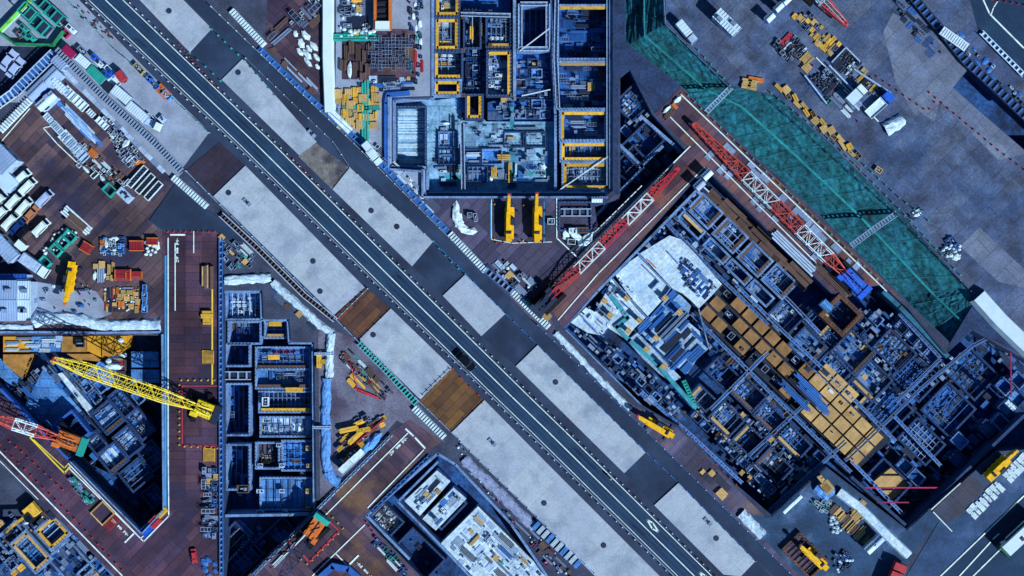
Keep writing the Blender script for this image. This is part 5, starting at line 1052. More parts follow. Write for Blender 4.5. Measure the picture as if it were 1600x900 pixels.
# ------------------------------------------------------------ middle purple yard
bay(899, 338, 50, 44, 0, -2.4, .5, pitf, 'dark railed shaft with louvred lid on the middle purple yard', walld, .4, cat='shaft', name='access_shaft')
ladder([(876, 332), (924, 332)], 11, 'pale louvred lid across the dark railed shaft', 1.3, 'pale', 'grey', .7, name='louvred_lid', cat='lid')
for kd, c, x, y, a, s in (('tarp', 'snow', 884, 366, 80, .8), ('block', 'white', 895, 361, 0, .9), ('tarp', 'snow', 902, 370, 30, .8), ('crate', 'white', 893, 378, 5, .8), ('tarp', 'snow', 914, 376, -40, 1.1), ('tarp', 'snow', 919, 369, -40, 1.0), ('plank', 'brown', 910, 360, 0, .7), ('crate', 'white', 861, 346, 90, .9),
                          ('tarp', 'snow', 713, 334, 90, 1.1), ('tarp', 'snow', 716, 344, 70, 1.1), ('tarp', 'snow', 722, 356, 50, 1.2), ('tarp', 'snow', 735, 362, 0, 1.0), ('tarp', 'snow', 713, 326, 90, .8), ('crate', 'pale', 734, 336, 88, .7), ('crate', 'pale', 743, 340, 80, .7)): put(kd, c, x, y, a, .18, 'on the middle purple yard', s)
scatter([(757, 415), (790, 408), (836, 440), (858, 495), (845, 500), (800, 450)], 34, MIX_BR + MIX_ST, 45, .15, 'the cluttered heap above the barrier row', (.5, 1), 8, 26)
scatter([(560, 215), (575, 215), (640, 275), (690, 330), (680, 340), (600, 262)], 30, MIX_BR, 45, .05, 'the verge beside the top structure', (.4, .8), 9, 27)
# ------------------------------------------------------------ top left storage on the work yard
scatter(rect(534, 0, 575, 42), 14, MIX_ST, 0, .1, 'the stores left of the orange rig', (.6, 1), 9, 28); scatter(rect(532, 40, 575, 60), 8, [('plank', 'yellow', 1), ('bag', 'white', 2), ('crate', 'teal', 1)], 0, .15, 'the row of bags below the orange rig', (.7, 1), 8, 29)
for i in range(7): put('bag', 'white', 548 + i * 6, 49 + (i % 2) * 2, 0, .15, 'in the row of bags below the orange rig', .85)
put('beam', 'teal', 552, 59, 0, .15, 'under the row of white bags', 1, 1.6, label='teal beams under the row of white bags')
for i in range(6):
    for j in range(5): put('frame', 'grey', 584 + i * 10.5, 62 + j * 10.5, 90 * ((i + j) % 2), .18, 'in the grid of cross-shaped frames on the work yard', .55, label='grey cross frame in the standing grid on the top work yard')
scatter(rect(536, 66, 580, 120), 12, [('beam', 'brown', 3), ('plank', 'brown', 2), ('tarp', 'snow', 1), ('beam', 'dark', 1)], 90, .18, 'the brown plate work yard', (.9, 1.5), 12, 30, alt=.1)
scatter(rect(528, 140, 590, 200), 22, [('plank', 'tan', 4), ('plank', 'yellow', 2), ('beam', 'dark', 2), ('pipe', 'grey', 1)], 90, .06, 'the tan stacks beside the white hoarding', (.7, 1), 10, 31); put('beam', 'teal', 571, 178, 90, .1, 'by the stacks', 1, 2.2, label='long teal beams upright in the plan beside the tan stacks'); put('beam', 'teal', 567, 169, 0, .1, 'by the stacks', 1, 1.6, label='teal beams crossing the long teal beams')
scatter(rect(640, -5, 660, 130), 26, [('crate', 'dark', 2), ('drum', 'red', 1), ('pipe', 'red', 1), ('crate', 'blue', 2), ('gen', 'teal', 1), ('tarp', 'snow', 1)], 90, .08, 'the strip right of the work yard', (.4, .8), 8, 32); scatter(rect(560, 122, 650, 140), 18, MIX_BR + MIX_DK, 0, .08, 'the strip below the work yard', (.4, .8), 8, 33)
scatter([(458, 48), (478, 50), (498, 80), (500, 108), (488, 110), (462, 75)], 17, [('tarp', 'snow', 1)], 50, .1, 'the white sheeted pile beside the hoarding', (.8, 1.2), 9, 34)
scatter([(420, 60), (450, 20), (500, -5), (500, 40), (455, 50), (430, 70)], 16, [('beam', 'brown', 2), ('pipe', 'grey', 3), ('frame', 'grey', 2), ('crate', 'white', 1)], -42, .1, 'the work yard left of the hoarding', (.7, 1.2), 10, 35); scatter([(412, 70), (425, 72), (500, 140), (492, 150)], 18, [('beam', 'brown', 2), ('plank', 'brown', 2), ('pipe', 'pale', 2)], 45, .1, 'the strip below the white sheeted pile', (.6, 1), 9, 36)
# ------------------------------------------------------------ north yard stores
NY = [([(1240, 25), (1262, 18), (1312, 70), (1295, 88)], 20, [('plank', 'tan', 4), ('plank', 'yellow', 3), ('crate', 'grey', 2), ('beam', 'dark', 2), ('mat', 'grey', 1)], 'the upper rank of tan stacks in the north yard', (.55, .85), 8, -46), ([(1208, 70), (1235, 50), (1262, 80), (1230, 98)], 18, [('beam', 'red', 2), ('pipe', 'white', 2), ('crate', 'pale', 2), ('drum', 'orange', 1), ('crate', 'dark', 2), ('gen', 'white', 1)], 'the mixed stores in the north yard', (.55, .85), 8, -46),
      ([(1246, 100), (1262, 86), (1272, 95), (1256, 112)], 6, [('pipe', 'sky', 2), ('plank', 'tan', 1), ('pipe', 'white', 2)], 'the blue and white stack', (.9, 1.2), 6, -46), ([(1300, 100), (1322, 76), (1345, 98), (1328, 122)], 16, [('pipe', 'grey', 2), ('crate', 'dark', 2), ('pipe', 'white', 1), ('beam', 'dark', 2), ('drum', 'yellow', .4), ('gen', 'white', 1)], 'the upper open store', (.55, .85), 8, -46),
      ([(1332, 128), (1350, 110), (1374, 138), (1356, 152)], 14, [('plank', 'tan', 2), ('beam', 'yellow', 2), ('crate', 'grey', 2), ('pipe', 'dark', 2)], 'the middle open store', (.55, .85), 8, -46), ([(1268, 122), (1292, 106), (1312, 130), (1290, 150)], 18, [('crate', 'dark', 2), ('beam', 'dark', 2), ('pipe', 'white', 2), ('gen', 'grey', 1)], 'the lower open store', (.55, .85), 8, -46),
      ([(1296, 150), (1318, 138), (1346, 168), (1326, 184)], 14, [('pipe', 'white', 3), ('beam', 'grey', 2), ('pipe', 'grey', 2)], 'the pipe store', (.55, .85), 8, 46), ([(1262, 128), (1275, 122), (1300, 160), (1292, 166)], 8, [('beam', 'teal', 2), ('pipe', 'blue', 2), ('crate', 'teal', 1)], 'the teal edge of the stores', (.7, 1.1), 8, 46)]
for i, (pl, n, mx_, wh, s, d, a) in enumerate(NY): scatter(pl, n, mx_, a, .16, wh, s, d, 40 + i, dense=3.2)
for i in range(18):
    f = i / 17; put('plank' if i % 5 != 2 else 'crate', 'tan' if i % 3 else 'yellow', 1217 + 120 * f + (i % 2) * 4, 138 + 108 * f - (i % 2) * 4, 45 + 6 * (i % 4), .16, 'in the row of tan stacks along the netted cutting', .6)
for x, y in ((1166, 131), (1175, 133), (1181, 125)): put('plank', 'tan' if x < 1180 else 'orange', x, y, 10, .16, 'at the head of the netted cutting', .8)
put('crate', 'yellow', 1372, 266, 35, .16, 'x', .9, label='small yellow open skip beside the row of tan stacks'); 
for pl in ([(1300, 97), (1322, 74), (1344, 96)], [(1296, 102), (1338, 145)], [(1258, 118), (1292, 162)], [(1335, 108), (1392, 145)]): wall(pl, .25, .1, 1.0, PAL['pale'], 'rack_rail', 'pale rail edging an open store in the north yard', 'rail', group='store rails')
m = ribbon([(1384, 203), (1412, 186)], 22, 1.6, tarpw, 'big creased white sheeted stack standing on the plate yard', name='sheeted_stack', cat='stack', seed=20)
scatter([(1420, 338), (1432, 322), (1444, 328), (1428, 348)], 8, [('tarp', 'snow', 2), ('pipe', 'white', 2), ('drum', 'white', 1)], -30, .16, 'the white heap near the lower footbridge', (.6, .9), 6, 50); scatter([(1470, 392), (1484, 368), (1500, 385), (1495, 405), (1478, 400)], 17, [('bag', 'white', 3), ('drum', 'white', 2), ('tarp', 'snow', 1), ('crate', 'blue', 1)], -30, .16, 'the heap of white bags in the plate yard', (.7, 1), 6, 51)
scatter([(1485, 60), (1500, 50), (1600, 150), (1600, 180)], 14, [('tarp', 'blue', 1), ('crate', 'grey', 1), ('block', 'pale', 1)], 45, .1, 'the verge between trench and walkway', (.5, 1), 14, 52); scatter([(1395, 5), (1420, 0), (1470, 80), (1450, 90)], 14, MIX_DK, 45, .1, 'the strip beside the dark trestle', (.5, .9), 10, 53)
# ------------------------------------------------------------ long deck
scatter([(1030, 178), (1062, 150), (1070, 156), (1040, 184)], 9, [('pipe', 'white', 2), ('plank', 'orange', 1), ('pipe', 'brown', 2), ('tarp', 'snow', 1)], -45, .18, 'the top end of the long deck', (.7, 1.1), 7, 54); put('beam', 'pale', 1240, 395, 44, .2, 'x', 1, 1.8, label='long pale blue beams lying on the lower edge of the long deck'); put('pipe', 'brown', 1300, 437, 44, .2, 'x', 1.3, 1.6, label='large brown pipes beside the blue crane')
rn = random.Random(4)
for i in range(22):
    f = i / 21; s_ = rn.choice((-1, 1)) * rn.uniform(8, 15); put('panel', 'grey', 1120 + 215 * f + s_, 232 + 208 * f - s_, rn.choice((44, 134)), .17, 'spread beside the boom on the long deck', .8, .9, zs=.3)
# ------------------------------------------------------------ east pit
B = 'the eastern pit'
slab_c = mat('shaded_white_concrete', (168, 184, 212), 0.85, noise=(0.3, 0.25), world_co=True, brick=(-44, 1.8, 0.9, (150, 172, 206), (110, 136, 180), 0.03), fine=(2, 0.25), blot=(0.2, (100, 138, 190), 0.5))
for q, zt, mt_, lb in (([(1000, 396), (1046, 368), (1064, 374), (1086, 396), (1128, 444), (1112, 462), (1092, 482), (1080, 470), (1066, 458), (1050, 450)], -1.6, slab_b, 'upper arm of the white decking in the eastern pit'), ([(962, 430), (985, 408), (998, 399), (1047, 450), (1034, 470), (1012, 494), (990, 470), (976, 452)], -1.75, slab_b, 'brightest white decking beside the short deck'),
                     ([(892, 504), (916, 480), (930, 488), (958, 436), (974, 454), (1010, 496), (992, 512), (978, 530), (950, 512), (940, 524), (918, 520)], -1.9, slab_b, 'near corner of the white decking by the road'), ([(1036, 472), (1050, 454), (1064, 462), (1080, 478), (1072, 500), (1096, 520), (1108, 544), (1090, 560), (1074, 584), (1058, 574), (1030, 548), (998, 516), (1014, 498)], -2.1, slab_c, 'blue-shaded decking under the long pipes'), ([(980, 532), (996, 520), (1030, 554), (1064, 590), (1050, 598), (1030, 584), (1004, 560)], -2.3, slab_c, 'narrow shaded decking below the teal walkway')):
    plat(q, -7.4, zt, mt_, 'white_slab', lb, 'concrete slab', 'white decking of the eastern pit')
for pl in ([(998, 399), (1048, 450), (1034, 470)], [(958, 436), (1010, 496)], [(1092, 483), (1108, 545)], [(905, 490), (935, 522)], [(1008, 418), (1030, 440), (1018, 452)], [(1045, 395), (1060, 412)]): wall(pl, .22, -2.2, -1.0, wallc, 'low_wall', 'thin low wall on the white decking', 'low wall', group='low walls on the white decking')
struct(polyline_mb([(952, 458), (982, 497), (964, 511), (984, 532), (1030, 572), (1086, 636)], .85, -1.4).build('walkway_strip', mat('teal_walkway', (58, 142, 164), .8)))
ladder([(1068, 594), (1088, 638)], 6, 'short teal gangway at the end of the white slab', .6, 'teal', 'teal', -1.7, name='gangway', bed='teal')
rn = random.Random(5)
for x, y in ((978, 466), (953, 492), (998, 500), (981, 517), (1038, 466), (1010, 545), (944, 470), (1024, 528), (1060, 488), (1036, 572)): put('col', 'tan', x, y, 44, -1.6, 'standing on the white slab', .8, label=None)
scatter([(1050, 460), (1060, 470), (1106, 545), (1066, 588), (1030, 560), (1012, 535), (990, 520), (1010, 495)], 84, [('pipe', 'blue', 5), ('beam', 'dark', 4), ('pipe', 'dark', 4), ('pipe', 'grey', 2), ('beam', 'blue', 2), ('panel', 'blue', .5), ('plank', 'tan', .3)], -46, -2.05, 'the stores on the white slab', (.9, 1.4), 7, 60, alt=.03)
scatter([(1065, 400), (1100, 430), (1122, 448), (1098, 470), (1070, 448), (1062, 420)], 26, [('beam', 'blue', 2), ('crate', 'blue', 3), ('pipe', 'blue', 2), ('block', 'pale', 2), ('crate', 'dark', 1)], -46, -1.6, 'the crates on the upper arm of the white slab', (.5, .8), 7, 61); scatter([(905, 495), (960, 430), (1000, 460), (940, 530)], 24, [('beam', 'grey', 2), ('block', 'white', 1), ('tarp', 'snow', 1), ('crate', 'pale', 1), ('drum', 'orange', .3), ('pipe', 'blue', 2), ('frame', 'pale', 1)], 44, -1.85, 'the near end of the white slab', (.4, .8), 12, 62)
put('plank', 'orange', 1018, 412, 44, -1.55, 'x', .2, .9, label='thin orange boards across the upper arm of the white slab')
# walls and bays by row; coordinates of centres in the plan
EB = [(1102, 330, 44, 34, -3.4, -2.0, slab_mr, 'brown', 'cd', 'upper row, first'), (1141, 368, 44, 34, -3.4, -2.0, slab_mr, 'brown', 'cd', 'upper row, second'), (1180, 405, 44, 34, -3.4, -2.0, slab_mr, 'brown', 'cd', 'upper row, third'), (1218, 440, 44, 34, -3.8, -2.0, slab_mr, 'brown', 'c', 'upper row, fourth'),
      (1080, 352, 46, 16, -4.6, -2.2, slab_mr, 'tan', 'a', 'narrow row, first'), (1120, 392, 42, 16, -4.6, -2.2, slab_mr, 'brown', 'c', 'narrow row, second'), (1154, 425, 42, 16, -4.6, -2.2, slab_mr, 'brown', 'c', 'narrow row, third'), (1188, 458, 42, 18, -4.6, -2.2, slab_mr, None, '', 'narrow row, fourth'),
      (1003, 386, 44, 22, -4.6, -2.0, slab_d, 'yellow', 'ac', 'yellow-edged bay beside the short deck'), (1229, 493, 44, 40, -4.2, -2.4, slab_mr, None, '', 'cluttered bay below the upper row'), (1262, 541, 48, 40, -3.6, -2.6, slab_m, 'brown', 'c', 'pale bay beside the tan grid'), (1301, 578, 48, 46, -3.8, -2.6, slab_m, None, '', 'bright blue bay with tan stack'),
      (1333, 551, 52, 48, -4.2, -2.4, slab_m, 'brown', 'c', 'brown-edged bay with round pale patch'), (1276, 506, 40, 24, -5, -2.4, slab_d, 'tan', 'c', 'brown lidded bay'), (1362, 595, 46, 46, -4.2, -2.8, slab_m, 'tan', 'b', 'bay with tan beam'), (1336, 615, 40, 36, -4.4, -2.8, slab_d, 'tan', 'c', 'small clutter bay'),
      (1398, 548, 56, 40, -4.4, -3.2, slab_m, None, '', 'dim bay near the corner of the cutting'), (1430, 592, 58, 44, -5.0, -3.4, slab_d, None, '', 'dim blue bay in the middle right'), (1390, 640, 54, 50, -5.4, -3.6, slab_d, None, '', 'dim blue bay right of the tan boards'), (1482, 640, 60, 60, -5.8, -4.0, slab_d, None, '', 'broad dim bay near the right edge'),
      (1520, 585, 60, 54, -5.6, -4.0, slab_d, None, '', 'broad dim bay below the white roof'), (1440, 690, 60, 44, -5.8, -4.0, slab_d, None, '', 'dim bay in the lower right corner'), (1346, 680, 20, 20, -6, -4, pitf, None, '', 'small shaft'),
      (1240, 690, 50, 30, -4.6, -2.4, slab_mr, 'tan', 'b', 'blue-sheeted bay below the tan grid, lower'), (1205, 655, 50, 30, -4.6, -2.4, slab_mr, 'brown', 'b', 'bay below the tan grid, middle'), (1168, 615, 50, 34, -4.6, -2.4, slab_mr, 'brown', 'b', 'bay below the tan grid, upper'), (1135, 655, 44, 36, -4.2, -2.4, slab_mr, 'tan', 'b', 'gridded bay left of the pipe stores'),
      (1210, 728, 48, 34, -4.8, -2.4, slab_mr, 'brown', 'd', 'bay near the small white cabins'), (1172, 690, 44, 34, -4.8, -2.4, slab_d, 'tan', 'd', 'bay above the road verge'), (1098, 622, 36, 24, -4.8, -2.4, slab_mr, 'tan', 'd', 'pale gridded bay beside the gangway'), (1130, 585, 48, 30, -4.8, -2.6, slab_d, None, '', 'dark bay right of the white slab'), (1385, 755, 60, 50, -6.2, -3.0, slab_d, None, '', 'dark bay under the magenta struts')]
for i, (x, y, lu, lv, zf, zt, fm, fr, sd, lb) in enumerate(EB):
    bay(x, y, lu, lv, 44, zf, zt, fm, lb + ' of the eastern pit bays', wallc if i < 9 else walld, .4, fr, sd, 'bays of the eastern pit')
    mixx = (MIX_BR[:6] + MIX_BL[:6]) if i < 8 or fm is slab_mr else (MIX_BL if fm is slab_m else MIX_DK)
    c_, s_ = math.cos(R(44)), math.sin(R(44)); q = [(x + u * lu * .38 * c_ - v * lv * .38 * s_, y + u * lu * .38 * s_ + v * lv * .38 * c_) for u, v in ((-1, -1), (1, -1), (1, 1), (-1, 1))]
    if 'round pale' in lb or 'shaft' in lb: continue
    scatter(q, int(lu * lv / (68 if i < 17 else 110)), mixx, 44, zf + .02, 'the ' + lb.split(',')[0] + ' bay' * ('bay' not in lb), (.5, .95), 7, 70 + i)
for i in range(7): put('plank', 'brown', 1122 + i * 20.5, 314 + i * 19.5, 44, -5.5, 'in the dark gap beside the long deck', 1.6, 1.7, label='brown board deck in the dark gap beside the long deck')
ply = MB().box((0, 0, 0), (px(21.5), px(18.5), .35)); ply_me = ply.mesh('plywood_deck', ply_m); ply_me2 = ply.mesh('plywood_deck', mat('shaded_plywood', (158, 112, 74), .85, noise=(.4, .25), world_co=True, brick=(-46, 1.8, .9, (140, 98, 66), (108, 76, 56), .02), blot=(.3, (112, 82, 64), .56))); rn = random.Random(9); k = 0  # second mesh: darker plywood copy, weaker sun on the upper rows painted in
u = Vector((248, 241)).normalized(); v = Vector((u.y, -u.x))
m = MB(); q = [(1112, 440), (1146, 447), (1392, 688), (1340, 734), (1084, 489)]
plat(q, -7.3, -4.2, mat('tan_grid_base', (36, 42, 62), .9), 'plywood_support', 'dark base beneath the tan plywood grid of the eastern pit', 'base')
for i in range(14):
    for j in range(-1, 3 if 6 < i < 11 else 2):
        p = Vector((1114, 468)) + u * (10 + i * 24.6) + v * (j * 21.5)
        if rn.random() < .12 and i < 9:
            put('crate', 'grey', p.x, p.y, 44, -4.1, 'in a gap of the tan grid', .9); continue
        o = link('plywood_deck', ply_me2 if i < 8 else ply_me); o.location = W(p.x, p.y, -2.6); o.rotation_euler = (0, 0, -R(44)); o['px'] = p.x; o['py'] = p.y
        o.scale = (1.02 if i > 7 else .96, 1.02 if i > 7 else .93, 1); tag(o, 'square ' + ('shaded ' if i < 8 else 'bright ') + 'tan plywood deck in the %s part of the tan grid' % ['upper', 'middle', 'lower'][min(2, i // 5)], 'plywood deck', 'tan plywood decks'); k += 1
        if rn.random() < .35: put(rn.choice(['crate', 'drum', 'plank']), rn.choice(['dark', 'white', 'tan']), p.x + rn.uniform(-4, 4), p.y + rn.uniform(-4, 4), 44, -2.25, 'on the tan grid', .4)
for x, y, a in ((1253, 610, 44), (1262, 602, 44), (1244, 622, 44), (1276, 628, 44), (1238, 612, 44), (1270, 618, 44)): put('pipe', 'dark' if x % 2 else 'blue', x, y, a, -2.2, 'lying on the tan grid', 1.2, 1.5)
def lines(pairs, w, z0, z1, material, name, label, cat, group):
    for i, pl in enumerate(pairs): wall(pl, w, z0, z1, material, name, label, cat, group=group)
for pl, lb in (([(1062, 300), (1148, 388), (1235, 472), (1290, 530)], 'pale pipe gantry between the narrow and upper bay rows'), ([(1035, 342), (1098, 408), (1165, 472), (1200, 508)], 'pale pipe gantry beside the white slab'), ([(1080, 490), (1150, 560), (1230, 640), (1330, 738)], 'gantry along the lower side of the tan grid'), ([(1150, 445), (1210, 505), (1290, 580), (1400, 690)], 'gantry along the upper side of the tan grid'),
               ([(1320, 720), (1395, 650), (1440, 606), (1520, 540), (1560, 520)], 'long cross gantry to the right edge of the eastern pit'), ([(1405, 490), (1470, 560), (1400, 628)], 'gantry near the corner of the netted cutting'), ([(1395, 648), (1470, 728)], 'cross gantry in the dim corner'), ([(1000, 610), (1080, 680), (1160, 755)], 'gantry above the purple verge'), ([(1110, 640), (1200, 550)], 'cross gantry below the white slab'), ([(1170, 712), (1270, 620)], 'cross gantry through the pipe stores'), ([(1200, 800), (1322, 690)], 'gantry closing the lower corner of the eastern pit'), ([(1330, 720), (1412, 805)], 'gantry along the dark southern corner')):
    ladder(pl, 4.6, lb, 1.1, 'grey', 'dark', -2.2, name='scaffold_walkway', rw=.08, bed='blue', bw=.1)
wall([(880, 513), (934, 455), (1104, 282)], .5, -7, -.3, wallc, 'concrete_wall', 'pale wall between the short deck and the eastern pit'); wall([(884, 517), (1004, 636), (1066, 672)], .5, -7, -.3, wallc, 'concrete_wall', 'pale wall along the road side of the eastern pit')
wall([(1480, 556), (1405, 478), (1380, 455)], .9, -7, -.8, mat('teal_wall', (44, 100, 128), .8), 'concrete_wall', 'teal-topped wall below the netted cutting'); wall([(1600, 650), (1452, 792), (1417, 822), (1330, 745)], .6, -7, -.5, walld, 'concrete_wall', 'dark wall along the southern corner of the eastern pit')
TG = [(1112, 440), (1146, 447), (1392, 688), (1340, 734), (1084, 489)]; SLB = [(888, 504), (984, 404), (1048, 363), (1132, 446), (1092, 486), (1112, 545), (1064, 600), (1000, 566), (930, 530)]
cells([(893, 512), (960, 540), (1050, 610), (1080, 660), (1040, 645), (985, 610)], 17, 13, 44, -3.2, [slab_mr, slab_d], 'small cell in the strip between the white decking and the road', 'cells beside the white decking', [SLB], 1)
cells([(1060, 460), (1085, 490), (1200, 610), (1340, 740), (1290, 725), (1200, 790), (1070, 645), (1108, 545)], 20, 15, 44, -3.4, [slab_mr, slab_mr, slab_d], 'small cell below the tan grid of the eastern pit', 'cells below the tan grid', [SLB, TG], 2)
cells([(945, 440), (1040, 345), (1098, 286), (1110, 280), (1045, 365), (985, 404)], 16, 12, -46, -2.8, [slab_mr], 'small cell beside the short deck', 'cells beside the short deck', [SLB], 3, .7)
cells([(1056, 366), (1085, 345), (1300, 560), (1400, 650), (1380, 680), (1150, 450), (1134, 440)], 16, 12, 44, -3.3, [slab_mr, slab_m], 'small cell above the tan grid of the eastern pit', 'cells above the tan grid', [SLB, TG], 4, .8)
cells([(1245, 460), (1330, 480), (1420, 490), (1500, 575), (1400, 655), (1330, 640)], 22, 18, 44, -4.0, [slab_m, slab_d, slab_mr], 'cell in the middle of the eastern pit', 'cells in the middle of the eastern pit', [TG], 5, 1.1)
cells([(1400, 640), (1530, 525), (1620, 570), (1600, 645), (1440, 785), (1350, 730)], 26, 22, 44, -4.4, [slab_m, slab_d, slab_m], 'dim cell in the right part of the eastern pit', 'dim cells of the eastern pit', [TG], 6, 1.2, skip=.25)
for nm, pl, n, mx_, z, s, d, a in (('the wide strip beside the white slab', [(893, 512), (960, 540), (1050, 610), (1080, 660), (1040, 645), (985, 610)], 90, MIX_BR[:6] + MIX_BL, -3.2, (.4, .7), 7, 44), ('the band between slab and tan grid', [(1060, 460), (1085, 490), (1200, 610), (1240, 660), (1190, 640), (1110, 590), (1108, 545)], 90, MIX_BL + [('pipe', 'white', 2), ('beam', 'grey', 2)], -3.4, (.4, .75), 7.5, -46),
       ('the band of pipes above the road verge', [(1080, 640), (1120, 620), (1290, 725), (1200, 790)], 130, MIX_BL + MIX_BR[:5] + [('plank', 'tan', 2)], -3.4, (.4, .75), 7.5, -46), ('the strip beside the short deck', [(945, 440), (1040, 345), (1098, 290), (1110, 300), (1045, 365), (985, 402)], 60, MIX_BR[:6] + MIX_BL, -2.8, (.5, .9), 7, 44),
       ('the band right of the narrow row', [(1060, 370), (1085, 345), (1250, 520), (1230, 530), (1140, 440)], 70, MIX_BL + MIX_BR[:5], -3.2, (.4, .8), 7, 44), ('the middle of the eastern pit', [(1245, 480), (1330, 480), (1420, 490), (1500, 570), (1400, 650), (1330, 640)], 120, MIX_BL + [('plank', 'tan', 1.5), ('block', 'pale', 2)], -4.0, (.5, 1), 9, 44),
       ('the dim right part of the eastern pit', [(1400, 640), (1530, 525), (1620, 570), (1600, 650), (1440, 780), (1360, 700)], 62, MIX_DK + [('panel', 'grey', 1), ('tarp', 'sky', .4)], -5.0, (.5, .9), 11, 44), ('the dark corner with magenta struts', [(1335, 728), (1400, 700), (1480, 740), (1420, 810)], 30, MIX_DK, -5.4, (.6, 1), 10, 44)):
    scatter(pl, n, mx_, a, z, nm, s, d, len(nm) + n)
bay(1315, 492, 44, 42, 44, -3.8, -.8, slab_d, 'brown-rimmed box pit holding dark beams at the lower end of the long deck', rust, .9, cat='shaft', name='box_pit')
scatter([(1300, 490), (1315, 476), (1332, 492), (1315, 508)], 9, [('pipe', 'blue', 1), ('beam', 'dark', 2)], -46, -3.8, 'the brown-rimmed box pit', (.8, 1.1), 5, 90)
plat([(1362, 755), (1392, 731), (1421, 757), (1390, 785)], -7.4, -4.2, ply_m, 'plywood_platform', 'large tan plywood diamond in the dark southern corner', 'platform')
for pl in ([(1350, 762), (1470, 762)], [(1370, 785), (1420, 785)], [(1579, 535), (1580, 620)], [(1580, 535), (1602, 553)]): m = MB().beam(W(*pl[0], -1.5), W(*pl[1], -1.5), .25); tag(m.build('strut', PAL['magenta']), 'thin magenta strut spanning ' + ('the dark southern corner' if pl[0][0] < 1500 else 'the right edge of the eastern pit'), 'strut', 'magenta struts')
# ------------------------------------------------------------ southern yard
scatter([(1325, 795), (1345, 782), (1365, 805), (1345, 820)], 12, [('plank', 'tan', 2), ('pipe', 'grey', 2), ('beam', 'dark', 1), ('pipe', 'white', 1)], -46, .12, 'the stores below the southern bank', (.7, 1.1), 8, 91)
for i in range(13): put('plank', 'tan' if i % 3 else 'brown', 1303 + i * 5.2 + (i % 2) * 3, 796 + i * 5, -46, .14, 'in the slanting rank of stacks in the southern yard', .55, .8)
scatter([(1265, 783), (1298, 782), (1300, 800), (1280, 800)], 12, [('tarp', 'snow', 1), ('crate', 'white', 1), ('crate', 'teal', .5), ('pipe', 'white', 1)], 30, .12, 'the white litter above the southern stores', (.5, .8), 6, 92); scatter([(1296, 808), (1304, 806), (1314, 830), (1302, 834)], 9, [('bag', 'white', 1)], 0, .12, 'the bag heap in the southern yard', (.9, 1.1), 5, 93)
for x in range(4): put('plank', 'tan', 1287 + x * 2, 753 + x * 3, 50, 1.6, 'on the blue heap', .8, label='tan planks resting on the blue sheeted heap')
bay(1258, 868, 62, 38, 46, .12, .9, pl_2, 'brown-railed deck under the cream crane at the bottom', rust, .4, cat='deck', name='crane_platform')
scatter([(1298, 870), (1320, 858), (1335, 880), (1310, 895)], 14, [('crate', 'dark', 2), ('crate', 'blue', 2), ('pipe', 'white', 1), ('bag', 'white', 1)], 30, .13, 'the litter right of the cream crane', (.5, .9), 7, 94)
for ax, ay, bx_, by_, n in ((1516, 805, 1564, 757, 8), (1572, 748, 1606, 714, 6)):
    for i in range(n):
        for k in range(3):
            f = (i + .5) / n; x, y = ax + (bx_ - ax) * f + (k - 1) * 4.2, ay + (by_ - ay) * f + (k - 1) * 4.2
            o = put('panel', 'white', x, y, 44, .2, '', .5, .42, label='white rack panel in the %s block beside the right-hand road' % ('long' if n == 8 else 'short'))
scatter([(1130, 720), (1150, 705), (1195, 755), (1180, 780)], 0, MIX_ST, 45, .1, 'x'); scatter([(1095, 735), (1110, 732), (1138, 765), (1128, 775)], 14, [('plank', 'tan', 2), ('pipe', 'white', 2), ('beam', 'dark', 1)], 46, .14, 'the verge store right of the road', (.7, 1.1), 7, 95)
# ------------------------------------------------------------ west pit
C_ = 'west'
for q, zt, mt_, lb in (([(136, 525), (157, 525), (157, 558), (136, 548)], -3.5, ply_o, 'orange board, left of three with slanted ends'), ([(158.5, 525), (177, 525), (177, 556), (160, 559)], -3.5, ply_o, 'orange board in the middle of three'), ([(179, 525), (198, 525), (198, 543), (179, 554)], -3.5, ply_o, 'orange board, right of three with a white bag'), ([(96, 526), (135, 526), (135, 550), (96, 550)], -3.6, mat('brown_board', (170, 116, 60), .8, world_co=True), 'brown board left of the orange boards'),
                     ([(5, 526), (45, 526), (45, 550), (5, 550)], -3.6, ply_o, 'orange board with blue panels at the far left'), ([(48, 526), (94, 526), (94, 550), (48, 550)], -3.6, slab_m, 'blue-grey board second from the left'), ([(5, 554), (45, 554), (32, 590), (5, 566)], -4.0, mat('brown_board', (150, 104, 60), .8), 'dark tan board below the far left one'), ([(104, 553), (144, 553), (157, 562), (144, 576)], -4.2, mat('brown_board', (150, 104, 60), .8), 'brown five-sided board beside the yellow boom tip'),
                     ([(36, 640), (68, 575), (128, 642), (84, 672)], -4.4, slab_m, 'blue floor plate under the yellow boom tip'), ([(90, 584), (97, 582), (147, 640), (142, 652)], -3.6, slab_b, 'narrow pale concrete strip'), ([(205, 549), (248, 549), (248, 574), (205, 574)], -5.0, slab_m, 'upper blue floor at the right'), ([(205, 577), (249, 577), (249, 598), (205, 598)], -5.2, slab_m, 'lower blue floor at the right'), ([(0, 560), (30, 590), (18, 604), (-10, 580)], -4.5, slab_m, 'blue plate at the left edge'), ([(128, 562), (164, 566), (180, 600), (168, 610)], -4.2, slab_mr, 'panelled blue plate under the yellow boom')):
    plat(q, -8.9, zt, mt_, 'floor_board', lb + ' of the western pit', 'floor plate', 'floor plates of the western pit')
